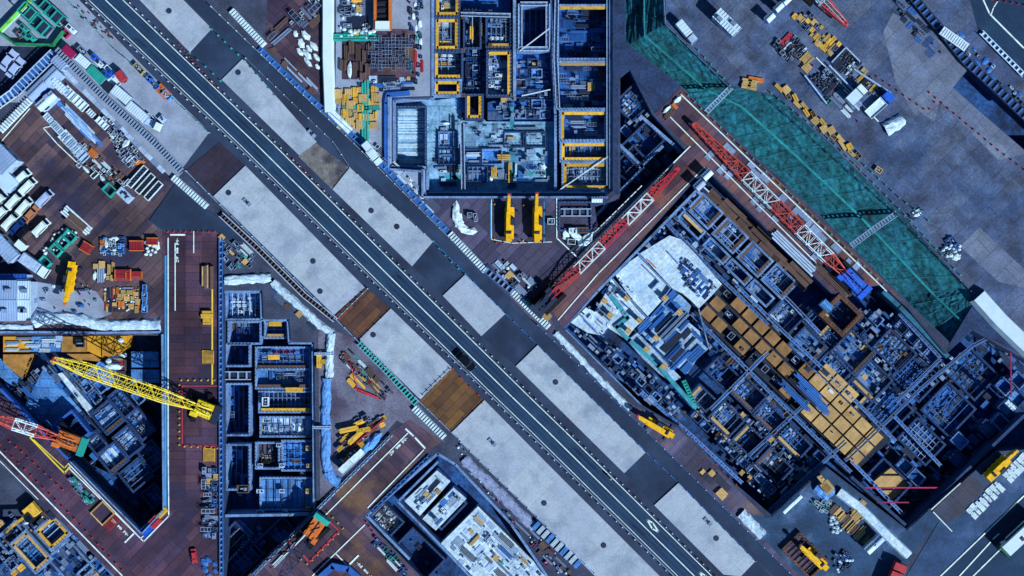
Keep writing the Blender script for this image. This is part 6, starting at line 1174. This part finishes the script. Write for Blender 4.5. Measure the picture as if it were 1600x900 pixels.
for x, y, lu, lv, a, zf, zt, fm, lb, fr in ((168, 652, 40, 36, 50, -4.2, -3, slab_mr, 'bright cluttered bay', 'brown'), (190, 630, 42, 22, 50, -4.6, -3.4, slab_m, 'grey panelled bay', None), (218, 662, 46, 26, 50, -5.4, -4, slab_mr, 'dim panelled bay at the right wall', None), (176, 716, 36, 34, 50, -5.4, -4, slab_mr, 'lower cluttered bay', 'brown'), (212, 742, 36, 40, 50, -6.4, -4.6, slab_d, 'dark bay with bars', None), (238, 712, 40, 30, 50, -6, -4.4, slab_d, 'dark bay at the right wall', None), (200, 690, 40, 30, 50, -5.6, -4.2, slab_mr, 'panelled bay above the dark bars', None), (240, 775, 30, 26, 50, -7, -5.4, slab_d, 'lowest dark bay', None), (132, 668, 40, 26, 50, -5.4, -4.4, slab_d, 'dark scaffold bay', None), (110, 672, 44, 40, 50, -4, -1.2, pitf, 'blue-rimmed shaft behind the orange crane', None), (150, 692, 30, 22, 50, -5.5, -3.6, slab_mr, 'small bay right of the orange crane', None)):
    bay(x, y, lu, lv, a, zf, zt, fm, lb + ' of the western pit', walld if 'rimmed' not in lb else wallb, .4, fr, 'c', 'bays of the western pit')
    if 'shaft' in lb: continue
    c_, s_ = math.cos(R(a)), math.sin(R(a)); q = [(x + u_ * lu * .36 * c_ - v_ * lv * .36 * s_, y + u_ * lu * .36 * s_ + v_ * lv * .36 * c_) for u_, v_ in ((-1, -1), (1, -1), (1, 1), (-1, 1))]
    scatter(q, int(lu * lv / 75), (MIX_BR[:6] + MIX_BL[:4]) if fm is slab_mr else MIX_DK, a, zf + .02, 'the ' + lb, (.5, .9), 7, 100 + int(x))
cells([(0, 598), (30, 592), (60, 578), (95, 562), (128, 565), (185, 602), (250, 604), (250, 770), (215, 800), (108, 690), (60, 645), (30, 630)], 22, 17, 50, -4.6, [slab_mr, slab_d, slab_m], 'small cell on the floor of the western pit', 'cells of the western pit', [[(36, 640), (68, 575), (128, 642), (84, 672)], [(88, 580), (100, 578), (150, 640), (140, 656)], [(110, 700), (200, 760), (222, 825), (160, 780)]], 7, .9)
scatter([(2, 600), (30, 600), (60, 575), (95, 560), (130, 600), (170, 620), (140, 660), (100, 640), (60, 640)], 60, MIX_BL + MIX_DK, 50, -4.3, 'the left part of the western pit', (.5, 1), 10, 121, avoid=[[(36, 640), (68, 575), (128, 642), (84, 672)]])
scatter([(8, 528), (94, 528), (94, 548), (8, 548)], 10, MIX_BR[:6], 0, -3.5, 'the boards at the top of the western pit', (.5, .8), 10, 122); scatter(rect(174, 555, 198, 590), 10, [('beam', 'red', 2), ('pipe', 'tan', 1), ('beam', 'brown', 2), ('tarp', 'snow', .5)], 0, -4.5, 'the red racks in the western pit', (.6, .9), 7, 123)
for x, y, k_, c in ((189, 532, 'bag', 'white'), (178, 572, 'tarp', 'snow'), (170, 564, 'bag', 'white'), (126, 536, 'crate', 'dark')): put(k_, c, x, y, 0, -3.4, 'on the orange boards', 1)
scatter([(110, 730), (150, 700), (200, 760), (252, 790), (222, 825)], 16, MIX_DK, 50, -8.9, 'the dark floor of the western pit', (.6, 1), 12, 124)
wall([(253, 523), (255, 798), (221, 834), (110, 722)], .25, -1, .9, wallc, 'concrete_wall', 'kerb wall of the decks along the western pit', 'kerb wall'); wall([(105, 716), (0, 608)], .5, -1, .8, wallb, 'concrete_wall', 'blue kerb wall at the left edge of the western pit', 'kerb wall')
wall([(0, 519), (60, 519), (150, 520), (250, 519)], .4, -.5, .8, wallc, 'concrete_wall', 'kerb wall between the white bank and the western pit', 'kerb wall')
put('plank', 'yellow', 254, 802, -45, .2, '', .8, label='yellow boards at the tip of the western pit'); put('plank', 'red', 243, 815, -45, .2, '', .8, label='red rack at the tip of the western pit'); put('panel', 'cobalt', 230, 828, -45, .2, '', 1.0, label='blue panel at the tip of the western pit')
# ------------------------------------------------------------ bottom left pit
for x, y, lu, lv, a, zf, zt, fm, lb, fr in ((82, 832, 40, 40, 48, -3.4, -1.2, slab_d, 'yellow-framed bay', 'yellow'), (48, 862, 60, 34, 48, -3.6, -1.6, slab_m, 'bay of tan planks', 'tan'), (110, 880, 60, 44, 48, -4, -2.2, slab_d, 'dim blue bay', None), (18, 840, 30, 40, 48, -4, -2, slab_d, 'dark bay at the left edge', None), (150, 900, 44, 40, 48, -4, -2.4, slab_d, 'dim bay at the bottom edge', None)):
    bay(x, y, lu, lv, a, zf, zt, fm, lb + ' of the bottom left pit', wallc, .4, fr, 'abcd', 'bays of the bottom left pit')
cells([(0, 812), (84, 808), (190, 915), (0, 915)], 21, 17, 48, -3.6, [slab_m, slab_d], 'small cell of the bottom left pit', 'cells of the bottom left pit', [], 12, .9, skip=.2)
scatter([(0, 815), (40, 812), (60, 850), (30, 895), (0, 895)], 34, MIX_ST + MIX_BL, -42, -3.2, 'the bottom left pit', (.6, 1), 9, 130); scatter([(80, 860), (110, 830), (180, 905), (60, 905)], 44, MIX_BL + [('block', 'pale', 1), ('plank', 'tan', 1)], 48, -3.4, 'the right part of the bottom left pit', (.5, 1), 9, 131)
scatter([(18, 805), (80, 802), (92, 820), (40, 826)], 12, MIX_ST, 48, .17, 'the strip round the yellow excavator', (.5, .8), 9, 132, avoid=[rect(30, 785, 66, 815)])
# decks: litter
scatter([(104, 745), (112, 742), (152, 782), (138, 788)], 16, [('gen', 'teal', 2), ('crate', 'grey', 2), ('pipe', 'white', 1), ('panel', 'grey', 2)], 46, .17, 'the row of machines on the diagonal deck', (.6, 1), 7, 133)
bay(160, 802, 26, 26, 46, .17, .6, pl_v, 'tan-edged hatch on the diagonal deck', PAL['tan'], .25, cat='hatch', name='deck_hatch')
put('mat', 'red', 175, 817, -45, .2, '', 1, label='red and white grid rack beside the stencilled word on the diagonal deck')
scatter(rect(318, 730, 338, 840), 40, [('gen', 'grey', 2), ('crate', 'blue', 2), ('panel', 'grey', 3), ('pipe', 'blue', 2), ('frame', 'pale', 1.5), ('plank', 'tan', .5)], 0, .2, 'the long rank of machines on the upright deck', (.6, 1), 8, 134)
scatter([(310, 880), (330, 865), (345, 890), (330, 905)], 8, [('tarp', 'blue', 1), ('pipe', 'grey', 1)], 45, .2, 'the foot of the upright deck', (.6, .9), 9, 135)
for x, y, c, s in ((321, 432, 'tan', 1.4), (327, 434, 'brown', 1.3)): put('plank', c, x, y, 90, .2, 'upright in the plan beside the deck edge', 1, s)
for y in (489, 494, 502): put('plank', 'yellow', 324, y, 0, .2, 'in the trio stacked at the edge of the upright deck', .7)
for x, y in ((325, 558), (327, 711)):
    o = MB().box((0, 0, 0), (2.3, 2.6, .1)); 
    for i in range(11): o.beam((-1.05, -1.2 + i * .22, .14), (1.05, -1.3 + i * .25, .14), .07, .06, 1)
    g_ = o.build('hatched_plate', [PAL['yellow'], PAL['brown']]); g_.location = W(x, y, .22); tag(g_, ('upper' if y < 600 else 'lower') + ' yellow hatched square at the right edge of the upright deck', 'hatched plate')
# ------------------------------------------------------------ middle west pit
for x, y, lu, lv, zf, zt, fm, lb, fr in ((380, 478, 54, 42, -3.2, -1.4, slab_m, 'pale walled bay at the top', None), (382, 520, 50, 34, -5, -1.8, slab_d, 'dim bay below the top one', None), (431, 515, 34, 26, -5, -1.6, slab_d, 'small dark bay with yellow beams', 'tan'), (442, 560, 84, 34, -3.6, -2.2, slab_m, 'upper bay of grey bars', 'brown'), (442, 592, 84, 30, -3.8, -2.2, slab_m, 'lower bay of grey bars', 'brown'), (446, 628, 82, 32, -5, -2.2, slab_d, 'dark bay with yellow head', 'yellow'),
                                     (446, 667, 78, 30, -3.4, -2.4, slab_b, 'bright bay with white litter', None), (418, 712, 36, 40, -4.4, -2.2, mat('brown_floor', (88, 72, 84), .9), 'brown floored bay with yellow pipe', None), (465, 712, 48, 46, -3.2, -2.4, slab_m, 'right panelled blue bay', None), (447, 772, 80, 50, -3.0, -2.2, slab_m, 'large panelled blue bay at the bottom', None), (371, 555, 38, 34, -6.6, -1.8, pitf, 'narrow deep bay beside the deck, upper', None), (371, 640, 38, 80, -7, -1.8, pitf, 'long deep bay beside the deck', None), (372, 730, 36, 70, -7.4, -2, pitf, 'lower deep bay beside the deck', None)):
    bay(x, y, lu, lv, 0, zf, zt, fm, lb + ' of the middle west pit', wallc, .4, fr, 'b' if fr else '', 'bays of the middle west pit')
scatter(rect(356, 462, 404, 496), 14, MIX_BR, 0, -3.1, 'the pale top bay of the middle west pit', (.5, .8), 9, 140); scatter(rect(404, 548, 480, 574), 34, [('pipe', 'grey', 3), ('beam', 'grey', 3), ('pipe', 'white', 1), ('frame', 'grey', 1), ('beam', 'yellow', .4), ('pipe', 'red', .5), ('panel', 'grey', 2)], 0, -3.5, 'the upper bay of grey bars', (.6, 1), 7, 141); scatter(rect(404, 580, 480, 604), 34, [('pipe', 'blue', 3), ('beam', 'grey', 3), ('frame', 'grey', 1), ('pipe', 'red', .4), ('panel', 'grey', 2)], 0, -3.6, 'the lower bay of grey bars', (.6, 1), 7, 142)
scatter(rect(410, 656, 484, 680), 26, MIX_BR + [('tarp', 'snow', 3)], 0, -3.3, 'the bright bay of the middle west pit', (.5, .9), 7, 143); scatter(rect(356, 506, 402, 530), 12, MIX_BL, 0, -4.8, 'the dim bay below the top one', (.5, .9), 8, 144); scatter(rect(352, 545, 390, 780), 46, MIX_DK, 90, -6.6, 'the deep bays beside the deck', (.6, 1), 9, 145); scatter(rect(412, 560, 484, 645), 0, MIX_BL, 0, -4, 'x')
scatter(rect(412, 618, 484, 640), 6, MIX_DK, 0, -4.8, 'the dark bay with yellow head', (.6, .9), 9, 146); put('crate', 'white', 416, 627, 90, -2.4, '', 1.3, label='white crate framed in tan in the middle west pit'); scatter(rect(410, 700, 430, 725), 6, MIX_ST, 0, -4.3, 'the brown floored bay', (.5, .8), 8, 147); scatter(rect(448, 700, 484, 800), 8, MIX_BL, 90, -3.0, 'the panelled blue bays', (.4, .7), 14, 148)
for x, y in ((484, 700), (484, 727), (484, 767), (407, 727), (441, 727), (441, 767), (407, 767), (407, 800), (446, 800), (482, 794), (436, 695)): put('block', 'tan' if x > 480 else 'pale', x, y, 0, -2.2, 'on the wall heads of the panelled bays', .8, label=('tan pad' if x > 480 else 'pale pad') + ' on the wall heads of the panelled blue bays')
for x, y, a, s in ((466, 513, 90, .9), (461, 514, 90, .9), (499, 562, 90, 1.0), (430, 506, 0, .9), (507, 565, 90, .4), (428, 558, 0, .8), (460, 609, 0, 1.0)): put('plank', 'yellow', x, y, a, .05 if x > 490 else -1.4, 'beside the middle west pit' if x > 490 else 'in the middle west pit', .8, s)
for pl in ([(352, 456), (408, 456), (409, 500), (450, 500), (452, 536), (489, 536), (491, 804), (352, 806)],): wall(pl, .5, -7.8, -.4, wallc, 'concrete_wall', 'pale stepped wall round the middle west pit')
ladder([(345, 372), (345, 600), (346, 900)], 5, 'blue railed edge walk along the right side of the upright deck', 1.1, 'blue', 'grey', .5, name='edge_walkway', bed='blue'); ladder([(395, 900), (500, 792), (612, 680)], 4, 'railed edge along the upper side of the lower deck', 1.1, 'grey', 'blue', .5, name='edge_walkway', bed='dark')
ladder([(491, 553), (522, 553)], 3, 'thin pale gangway crossing the bank, upper', .6, 'pale', 'grey', .8, name='gangway', bed='blue'); ladder([(488, 668), (518, 668)], 3, 'thin pale gangway crossing the bank, lower', .6, 'pale', 'grey', .8, name='gangway', bed='blue')
for x, y, lu, lv, a in ((440, 850, 70, 40, -44), (372, 850, 34, 50, 44), (390, 880, 60, 30, -44)): bay(x - 10, y - 4, lu, lv, a, -7.2, -4.2, slab_d, 'dark bay in the corner between the two decks', walld, .4, group='corner bays')
scatter([(354, 815), (480, 812), (400, 885), (355, 925)], 46, MIX_DK, 44, -6.4, 'the dark corner between the two decks', (.7, 1.2), 10, 149)
put('crate', 'brown', 381, 763, 0, -1.2, '', 1.3, 1.6, label='brown lidded crate beside the panelled bays'); ladder([(352, 587), (392, 587)], 12, 'grey louvred cover over the deep bay', 1.3, 'pale', 'grey', -1.0, name='louvred_lid', cat='lid')
# ------------------------------------------------------------ south pit
for q, zt, mt_, lb in (([(632, 783), (683, 735), (704, 752), (656, 806)], -1.8, slab_b, 'upper white slab'), ([(660, 811), (709, 762), (729, 779), (681, 829)], -1.8, slab_b, 'second white slab'), ([(686, 852), (747, 791), (862, 905), (900, 960), (790, 960)], -1.9, slab_b, 'large white slab')):
    plat(q, -6.4, zt, mt_, 'white_slab', lb + ' of the white slab pit at the bottom', 'concrete slab', 'white slabs of the bottom pit')
bay(601, 815, 44, 40, 44, -3.0, -1.8, mat('beige_floor', (150, 142, 150), .9, world_co=True), 'beige floored bay of the bottom pit', walld, .4); bay(655, 866, 70, 44, 44, -6, -1.8, slab_d, 'dark deep bay of the bottom pit', walld, .4); bay(702, 800, 20, 56, 44, -4, -2, slab_mr, 'narrow dark bay between the white slabs', walld, .4)
scatter([(640, 782), (682, 742), (698, 754), (656, 798)], 16, MIX_BR, -46, -1.8, 'the upper white slab of the bottom pit', (.5, .9), 8, 150); scatter([(668, 811), (708, 770), (722, 780), (682, 822)], 20, MIX_BR + MIX_BL, -46, -1.8, 'the second white slab of the bottom pit', (.5, .9), 7, 151)
scatter([(700, 850), (748, 800), (850, 900), (740, 905)], 62, MIX_BR + [('pipe', 'blue', 2), ('plank', 'tan', 1), ('beam', 'grey', 2), ('panel', 'pale', 3), ('gen', 'teal', .1), ('crate', 'dark', .6)], 44, -1.9, 'the large white slab of the bottom pit', (.5, 1), 9, 152); scatter([(585, 812), (602, 792), (625, 820), (610, 835)], 12, [('block', 'pale', 1), ('plank', 'brown', 1), ('beam', 'dark', 1), ('bag', 'white', 1)], 44, -2.9, 'the beige bay', (.5, .9), 7, 153); scatter([(620, 840), (650, 845), (700, 900), (640, 900)], 16, MIX_DK, 44, -5.8, 'the deep bay of the bottom pit', (.6, 1), 10, 154)
wall([(684, 709), (573, 806), (640, 874)], .5, -6.4, -.3, wallc, 'concrete_wall', 'pale outer wall of the bottom pit on the deck side'); wall([(684, 709), (712, 726), (798, 818), (858, 905)], .5, -6.4, -.3, wallc, 'concrete_wall', 'pale outer wall of the bottom pit on the road side')
wall([(684, 722), (622, 784), (740, 905)], .4, -6.4, -1.2, wallc, 'concrete_wall', 'inner wall round the white slabs of the bottom pit')
ladder([(706, 712), (760, 765), (850, 862)], 9, 'dark scaffold between the bottom pit and the purple sheeted boards', .9, 'dark', 'blue', -.6, name='scaffold_walkway', bed='dark'); ladder([(672, 712), (580, 800)], 4, 'blue railed edge above the bottom pit', 1.2, 'blue', 'blue', .3, name='edge_walkway', bed='dark')
scatter([(578, 842), (590, 838), (638, 890), (628, 902)], 18, [('pipe', 'sky', 3), ('pipe', 'white', 2), ('crate', 'blue', 2), ('crate', 'teal', 1)], 46, .18, 'the blue pipes on the bottom deck', (.6, 1), 7, 155); wall([(500, 903), (520, 885), (545, 890), (560, 903)], 1.2, .15, 1.3, wallb, 'shaft_rim', 'blue rim of the round shaft at the bottom edge', 'shaft rim')
scatter([(505, 805), (520, 790), (424, 890), (408, 900)], 12, [('pipe', 'white', 2), ('pipe', 'grey', 2), ('drum', 'yellow', 1)], -45, .18, 'the railed edge of the lower deck', (.4, .8), 9, 156)
# right strip between the longest slab and the bottom pit
scatter([(704, 700), (716, 690), (900, 880), (895, 905), (860, 890)], 50, [('crate', 'dark', 2), ('bag', 'white', 1.5), ('plank', 'brown', 1), ('gen', 'grey', 1), ('crate', 'blue', 1), ('drum', 'orange', .6), ('crate', 'magenta', .5), ('pipe', 'grey', 1.5)], 44, .08, 'the strip beside the longest slab', (.4, .8), 8, 157, avoid=[[(715, 712), (733, 706), (845, 818), (826, 834)], [(825, 818), (846, 812), (915, 880), (898, 895)]])
# ------------------------------------------------------------ mud patch stores
scatter([(530, 560), (545, 545), (615, 615), (600, 625)], 32, [('crate', 'red', 1.2), ('crate', 'grey', 2), ('pipe', 'white', 2), ('beam', 'teal', 1), ('frame', 'grey', 1), ('plank', 'brown', 1), ('gen', 'dark', 1)], 44, .1, 'the rank of stores beside the mud patch', (.5, .9), 8, 160)
for i, (x, y, a, s) in enumerate(((553, 590, 48, 1.1), (558, 594, 48, 1.3), (563, 599, 46, 1.3), (549, 598, 50, .9), (566, 590, 46, .8), (586, 600, 52, 1.0), (590, 606, 52, .9))): put('plank', 'yellow' if i < 5 else 'tan', x, y, a, .1, 'in the fan of stacks on the mud patch', .38, s * .75)
scatter([(528, 690), (560, 650), (612, 650), (560, 700), (530, 735)], 26, MIX_ST + [('beam', 'red', 1)], -30, .1, 'the stores below the mud patch', (.6, 1.1), 9, 161)
for x, y, s in ((545, 671, 1.6), (568, 672, 1.2), (556, 683, 1.6), (562, 678, 1.6), (532, 701, .8), (536, 686, .6)): put('plank', 'yellow', x, y, -12 if y < 675 else -42, .9, 'laid across the stores below the mud patch', .4, s * .8)
put('tarp', 'sky', 584, 690, -45, .2, '', 1.2, 1.6, label='light blue sheeted load above the square white cabins'); put('tarp', 'sky', 574, 698, -45, .2, '', 1, 1.2, label='light blue sheeted load beside the square white cabins'); wall([(544, 560), (560, 612), (596, 625)], .15, 0, .5, red_p, 'barrier_tape', 'red tape line round the mud patch', 'tape'); wall([(555, 607), (592, 622)], .3, 0, .5, PAL['red'], 'barrier_tape', 'thicker red tape line below the yellow fan of stacks', 'tape')
wall([(600, 655), (560, 690), (545, 705)], .3, 0, .8, PAL['red'], 'rail', 'red rail between the stores below the mud patch', 'rail')
# ------------------------------------------------------------ left yard stores
def skip(x, y, lu, lv, a, lb, col='teal', n=5):
    c, L, Wd, rz = obox(x, y, lu, lv, a, .6); t = thing('skip', lb, 'skip', (c.x, c.y, .12), rz, 'green skips'); h = 1.2
    for s in (-1, 1): MB().box((0, s * Wd / 2, 0), (L + .3, .25, h)).build('side', PAL[col], t); MB().box((s * L / 2, 0, 0), (.25, Wd - .25, h)).build('end', PAL[col], t)
    MB().box((0, 0, .1), (L - .3, Wd - .3, .2)).build('floor', PAL['dark'], t)
skip(172, 297, 17, 14, 44, 'green skip with dark hollow, right of the plate road'); skip(110, 369, 17, 13, 40, 'green skip topmost in the stepped row'); skip(99, 379, 16, 13, 44, 'green skip with bags, second in the stepped row'); skip(88, 391, 17, 13, 44, 'dark green skip, third in the stepped row'); skip(72, 409, 16, 11, 44, 'green skip lowest in the stepped row')
scatter([(88, 360), (112, 352), (124, 372), (70, 408), (64, 398)], 20, [('bag', 'white', 3), ('tarp', 'snow', 1), ('drum', 'red', .6), ('crate', 'red', .5)], 44, .2, 'the heap round the green skips', (.6, .9), 7, 170); put('plank', 'brown', 120, 349, 40, .15, '', 1.2, label='brown planks above the green skips')
for i, (x, y, lu, a, c) in enumerate(((100, 345, 1.2, 40, 'white'),)): put('beam', c, 121, 345, 42, .15, '', 1, 1.2, label='white beams at the upper end of the skip row')
for x, y, w, h_, a in ((135, 387, 18, 14, 30), (213, 384, 22, 15, 0), (192, 430, 18, 24, 90), (209, 430, 12, 24, 90), (238, 377, 18, 10, 0)):
    c, L, Wd, rz = obox(x, y, w, h_, a, .8); t = thing('red_rack', 'red slatted rack ' + {135: 'set askew left of the others', 213: 'upper, beside the white bags', 192: 'larger of the lower pair', 209: 'smaller of the lower pair', 238: 'at the deck corner'}[x], 'rack', (c.x, c.y, .12), rz)
    for s in (-1, 1): MB().beam((-L / 2, s * Wd / 2, .5), (L / 2, s * Wd / 2, .5), .2, .9).build('side_rail', PAL['orange'], t)
    m = MB()
    for i in range(9): m.box((-L / 2 + L * (i + .5) / 9, 0, .5), (L / 9 * .5, Wd, .25))
    m.build('slats', PAL['red'], t)
scatter([(158, 370), (192, 368), (196, 398), (158, 398)], 24, [('crate', 'white', 2), ('tarp', 'snow', 2), ('crate', 'blue', 2), ('plank', 'orange', 1), ('pipe', 'white', 1), ('gen', 'sky', 1)], 0, .12, 'the mixed stores beside the red racks', (.5, .8), 7, 171); scatter(rect(228, 378, 246, 398), 7, [('tarp', 'snow', 2), ('bag', 'white', 1)], 0, .12, 'the white heap by the deck corner', (.8, 1), 7, 172)
scatter(rect(148, 410, 178, 440), 12, [('tarp', 'snow', 1), ('plank', 'tan', 2), ('pipe', 'sky', 2), ('beam', 'grey', 2)], 90, .12, 'the stores left of the large red racks', (.6, 1), 8, 173); scatter(rect(164, 450, 218, 486), 40, [('plank', 'tan', 4), ('plank', 'orange', 1), ('pipe', 'dark', 2), ('beam', 'brown', 2), ('pipe', 'grey', 1), ('beam', 'red', 1), ('bag', 'white', .6)], 90, .12, 'the short stacks below the red racks', (.4, .65), 6, 174)
for j in range(4): put('crate', 'sky', 227, 452 + j * 10, 90, .12, '', .8, label='light blue crate in the column right of the short stacks')
scatter([(58, 442), (150, 440), (150, 490), (60, 488)], 14, [('crate', 'grey', 1), ('drum', 'red', 1), ('drum', 'white', 1), ('gen', 'blue', 1), ('tarp', 'snow', .6)], 0, .1, 'the gravel round the left-yard crane', (.4, .8), 14, 175, avoid=[rect(100, 430, 125, 480)])
# storage strip upper left
for i in range(8): put('panel', 'pale' if i % 2 else 'white', 76 + i * 7.4, 184 + i * 8.2, 47, .3, 'in the long strip of grey decks', 1.1, 1.0, zs=3)
for i in range(9): put('pipe', 'white' if i % 2 else 'sky', 104 + (i % 3) * 5 + i * 4.2, 172 + i * 5.2, 45, .15, 'in the blue-white pipe rank', .8)
for i in range(9): put('panel', 'white' if i % 2 else 'grey', 100 + i * 8.6, 138 + i * 7.8, 44, .3, 'in the row of pale decks under the path', 1.0, zs=3)
scatter([(150, 180), (176, 190), (225, 248), (200, 262)], 26, [('crate', 'white', 2), ('pipe', 'white', 2), ('crate', 'grey', 2), ('pipe', 'sky', 2), ('tarp', 'snow', 1)], 45, .15, 'the storage strip beside the path', (.5, .9), 8, 176); scatter([(104, 222), (130, 225), (205, 285), (188, 305), (125, 262)], 52, [('crate', 'white', 2), ('pipe', 'white', 3), ('pipe', 'grey', 2), ('plank', 'brown', 2), ('crate', 'brown', 1), ('tarp', 'snow', 1), ('pipe', 'sky', 2), ('plank', 'orange', .3)], -45, .15, 'the lower storage strip', (.6, 1), 8, 177)
for i, (x, y) in enumerate(((215, 276), (227, 288), (240, 300))):
    c, L, Wd, rz = obox(x, y - i * 1, 40 - i * 3, 9, -48, .6); t = thing('bar_rack', 'white-framed long rack of bars, ' + ['nearest the stores', 'in the middle', 'nearest the dark apron'][i], 'rack', (c.x, c.y, .15), rz, 'white-framed racks')
    for s in (-1, 1): MB().beam((-L / 2, s * Wd / 2, .5), (L / 2, s * Wd / 2, .5), .14, .6).build('side_rail', PAL['white'], t); MB().beam((s * L / 2, -Wd / 2, .5), (s * L / 2, Wd / 2, .5), .14, .6).build('end_rail', PAL['white'], t)
    m = MB()
    for k_ in range(7): m.box((-L / 2 + L * (k_ + .5) / 7, 0, .1), (L / 11, Wd * .7, .5), .5)
    m.build('bars', PAL['dark'], t)
put('block', 'pale', 197, 305, 44, .15, '', 1.6, label='pale boxed load beside the green skip'); put('tarp', 'orange', 217, 253, 0, .15, '', .8, label='orange heap at the end of the path')
scatter([(120, 5), (150, 28), (180, 62), (165, 55), (110, 15)], 16, [('drum', 'dark', 2), ('crate', 'dark', 2), ('tarp', 'brown', 1), ('drum', 'red', .5), ('crate', 'cobalt', .3)], 45, .05, 'the litter line inside the road fence', (.4, .7), 8, 178)
for x, y, k_, c in ((151, 92, 'gen', 'cobalt'), (157, 100, 'gen', 'white'), (167, 118, 'gen', 'cobalt'), (175, 115, 'gen', 'cobalt'), (173, 111, 'crate', 'white'), (234, 123, 'crate', 'cobalt'), (242, 132, 'crate', 'cobalt'), (256, 144, 'plank', 'orange'), (262, 149, 'crate', 'sky'), (218, 108, 'crate', 'tan'), (130, 80, 'crate', 'grey'), (236, 186, 'crate', 'white'), (254, 186, 'block', 'pale'), (203, 148, 'crate', 'dark'), (196, 144, 'crate', 'dark'), (42, 57, 'gen', 'teal'), (52, 60, 'gen', 'teal'), (32, 55, 'crate', 'brown'), (40, 45, 'gen', 'teal'), (113, 46, 'gen', 'white'), (104, 54, 'crate', 'magenta'), (96, 40, 'crate', 'brown')): put(k_, c, x, y, 45, .05, 'in the container yard', 1.0)
scatter([(345, 370), (380, 380), (400, 400), (390, 420), (355, 420)], 16, [('crate', 'grey', 2), ('pipe', 'white', 1), ('frame', 'grey', 1), ('plank', 'tan', .7), ('gen', 'teal', .5)], 45, .1, 'the corner right of the upright deck', (.5, .9), 9, 179)
scatter([(430, 452), (480, 500), (500, 520), (470, 500), (425, 465)], 8, MIX_BL, 45, .05, 'the edge of the white sheeted bank', (.4, .7), 8, 180)
# a worker on the road edge
me = bpy.data.meshes.new('person'); V = [(0, 0, .95), (0, 0, 1.2), (0, 0, 1.42), (0, 0, 1.52), (0, 0, 1.68), (.1, 0, .9), (.11, .06, .48), (.12, 0, .06), (.12, .14, .04), (-.1, 0, .9), (-.12, -.05, .48), (-.12, -.1, .06), (-.12, .04, .04), (.2, 0, 1.4), (.26, .04, 1.12), (.26, .2, .92), (-.2, 0, 1.4), (-.27, 0, 1.12), (-.27, .1, .88)]
E = [(0, 1), (1, 2), (2, 3), (3, 4), (0, 5), (5, 6), (6, 7), (7, 8), (0, 9), (9, 10), (10, 11), (11, 12), (2, 13), (13, 14), (14, 15), (2, 16), (16, 17), (17, 18)]
rad = [.15, .16, .16, .06, .11, .1, .07, .05, .04, .1, .07, .05, .04, .07, .05, .035, .07, .05, .035]
me.from_pydata(V, E, []); ob = bpy.data.objects.new('person', me); scene.collection.objects.link(ob); ob.modifiers.new('s', 'SKIN'); ob.modifiers.new('ss', 'SUBSURF').levels = 1
for i, r_ in enumerate(rad): me.skin_vertices[0].data[i].radius = (r_, r_)
me.skin_vertices[0].data[0].use_root = True; bpy.context.view_layer.update(); nm_ = bpy.data.meshes.new_from_object(ob.evaluated_get(bpy.context.evaluated_depsgraph_get())); bpy.data.objects.remove(ob); nm_.materials.append(mat('work_clothes', (60, 66, 60), .9))
p = link('person', nm_); p.location = W(954, 747, .14); tag(p, 'worker in dark clothes, yellow vest and helmet standing on the road edge', 'person')
v_ = MB().cyl((0, 0, 1.0), (0, 0, 1.46), .21, 12, 0, .24).build('vest', PAL['yellow'], p); MB().lump((0, .02, 1.66), .14, .16, .16, 3, 12, jag=0).build('helmet', PAL['teal'], p)
# ------------------------------------------------------------ labels: set look-alikes apart by their place among each other
OW = 'first second third fourth fifth sixth seventh eighth ninth tenth eleventh twelfth thirteenth fourteenth fifteenth sixteenth seventeenth eighteenth nineteenth'.split()
TW = {2: 'twenty', 3: 'thirty', 4: 'forty', 5: 'fifty', 6: 'sixty', 7: 'seventy', 8: 'eighty', 9: 'ninety'}
def ordw(k):
    if k < 20: return OW[k - 1]
    if k % 10 == 0: return TW[k // 10][:-1] + 'ieth'
    return TW[k // 10] + '-' + OW[k % 10 - 1]
def ords(n, i): return 'leftmost' if i == 0 else ordw(min(i + 1, 99)) + ' from left'
KEEP = ('delineator_post', 'traffic_cone', 'yellow_bollard', 'barrier_block', 'fence_foot')
for pas in range(4):
    byl = {}
    for o in scene.objects:
        if o.parent is None and 'label' in o.keys() and not o.name.split('.')[0] in KEEP: byl.setdefault(' '.join(o['label'].split()[:16]), []).append(o)
    for lb, L in byl.items():
        if len(L) == 1: L[0]['label'] = lb; continue
        L.sort(key=lambda o: o.location.x if pas % 2 == 0 else -o.location.y); g0 = L[0].get('group') or lb
        for i, o in enumerate(L):
            w_ = lb.split(); od = ords(len(L), i) if pas % 2 == 0 else ords(len(L), i).replace('leftmost', 'uppermost').replace('left', 'top')
            o['label'] = f'{lb}, {od}' if len(w_) + len(od.split()) <= 16 else od + ' ' + ' '.join(w_[:16 - len(od.split())]); o['group'] = g0
for o in scene.objects:
    for k_ in ('px', 'py'):
        if k_ in o.keys(): del o[k_]
print('OBJ', len(scene.objects), COUNT)
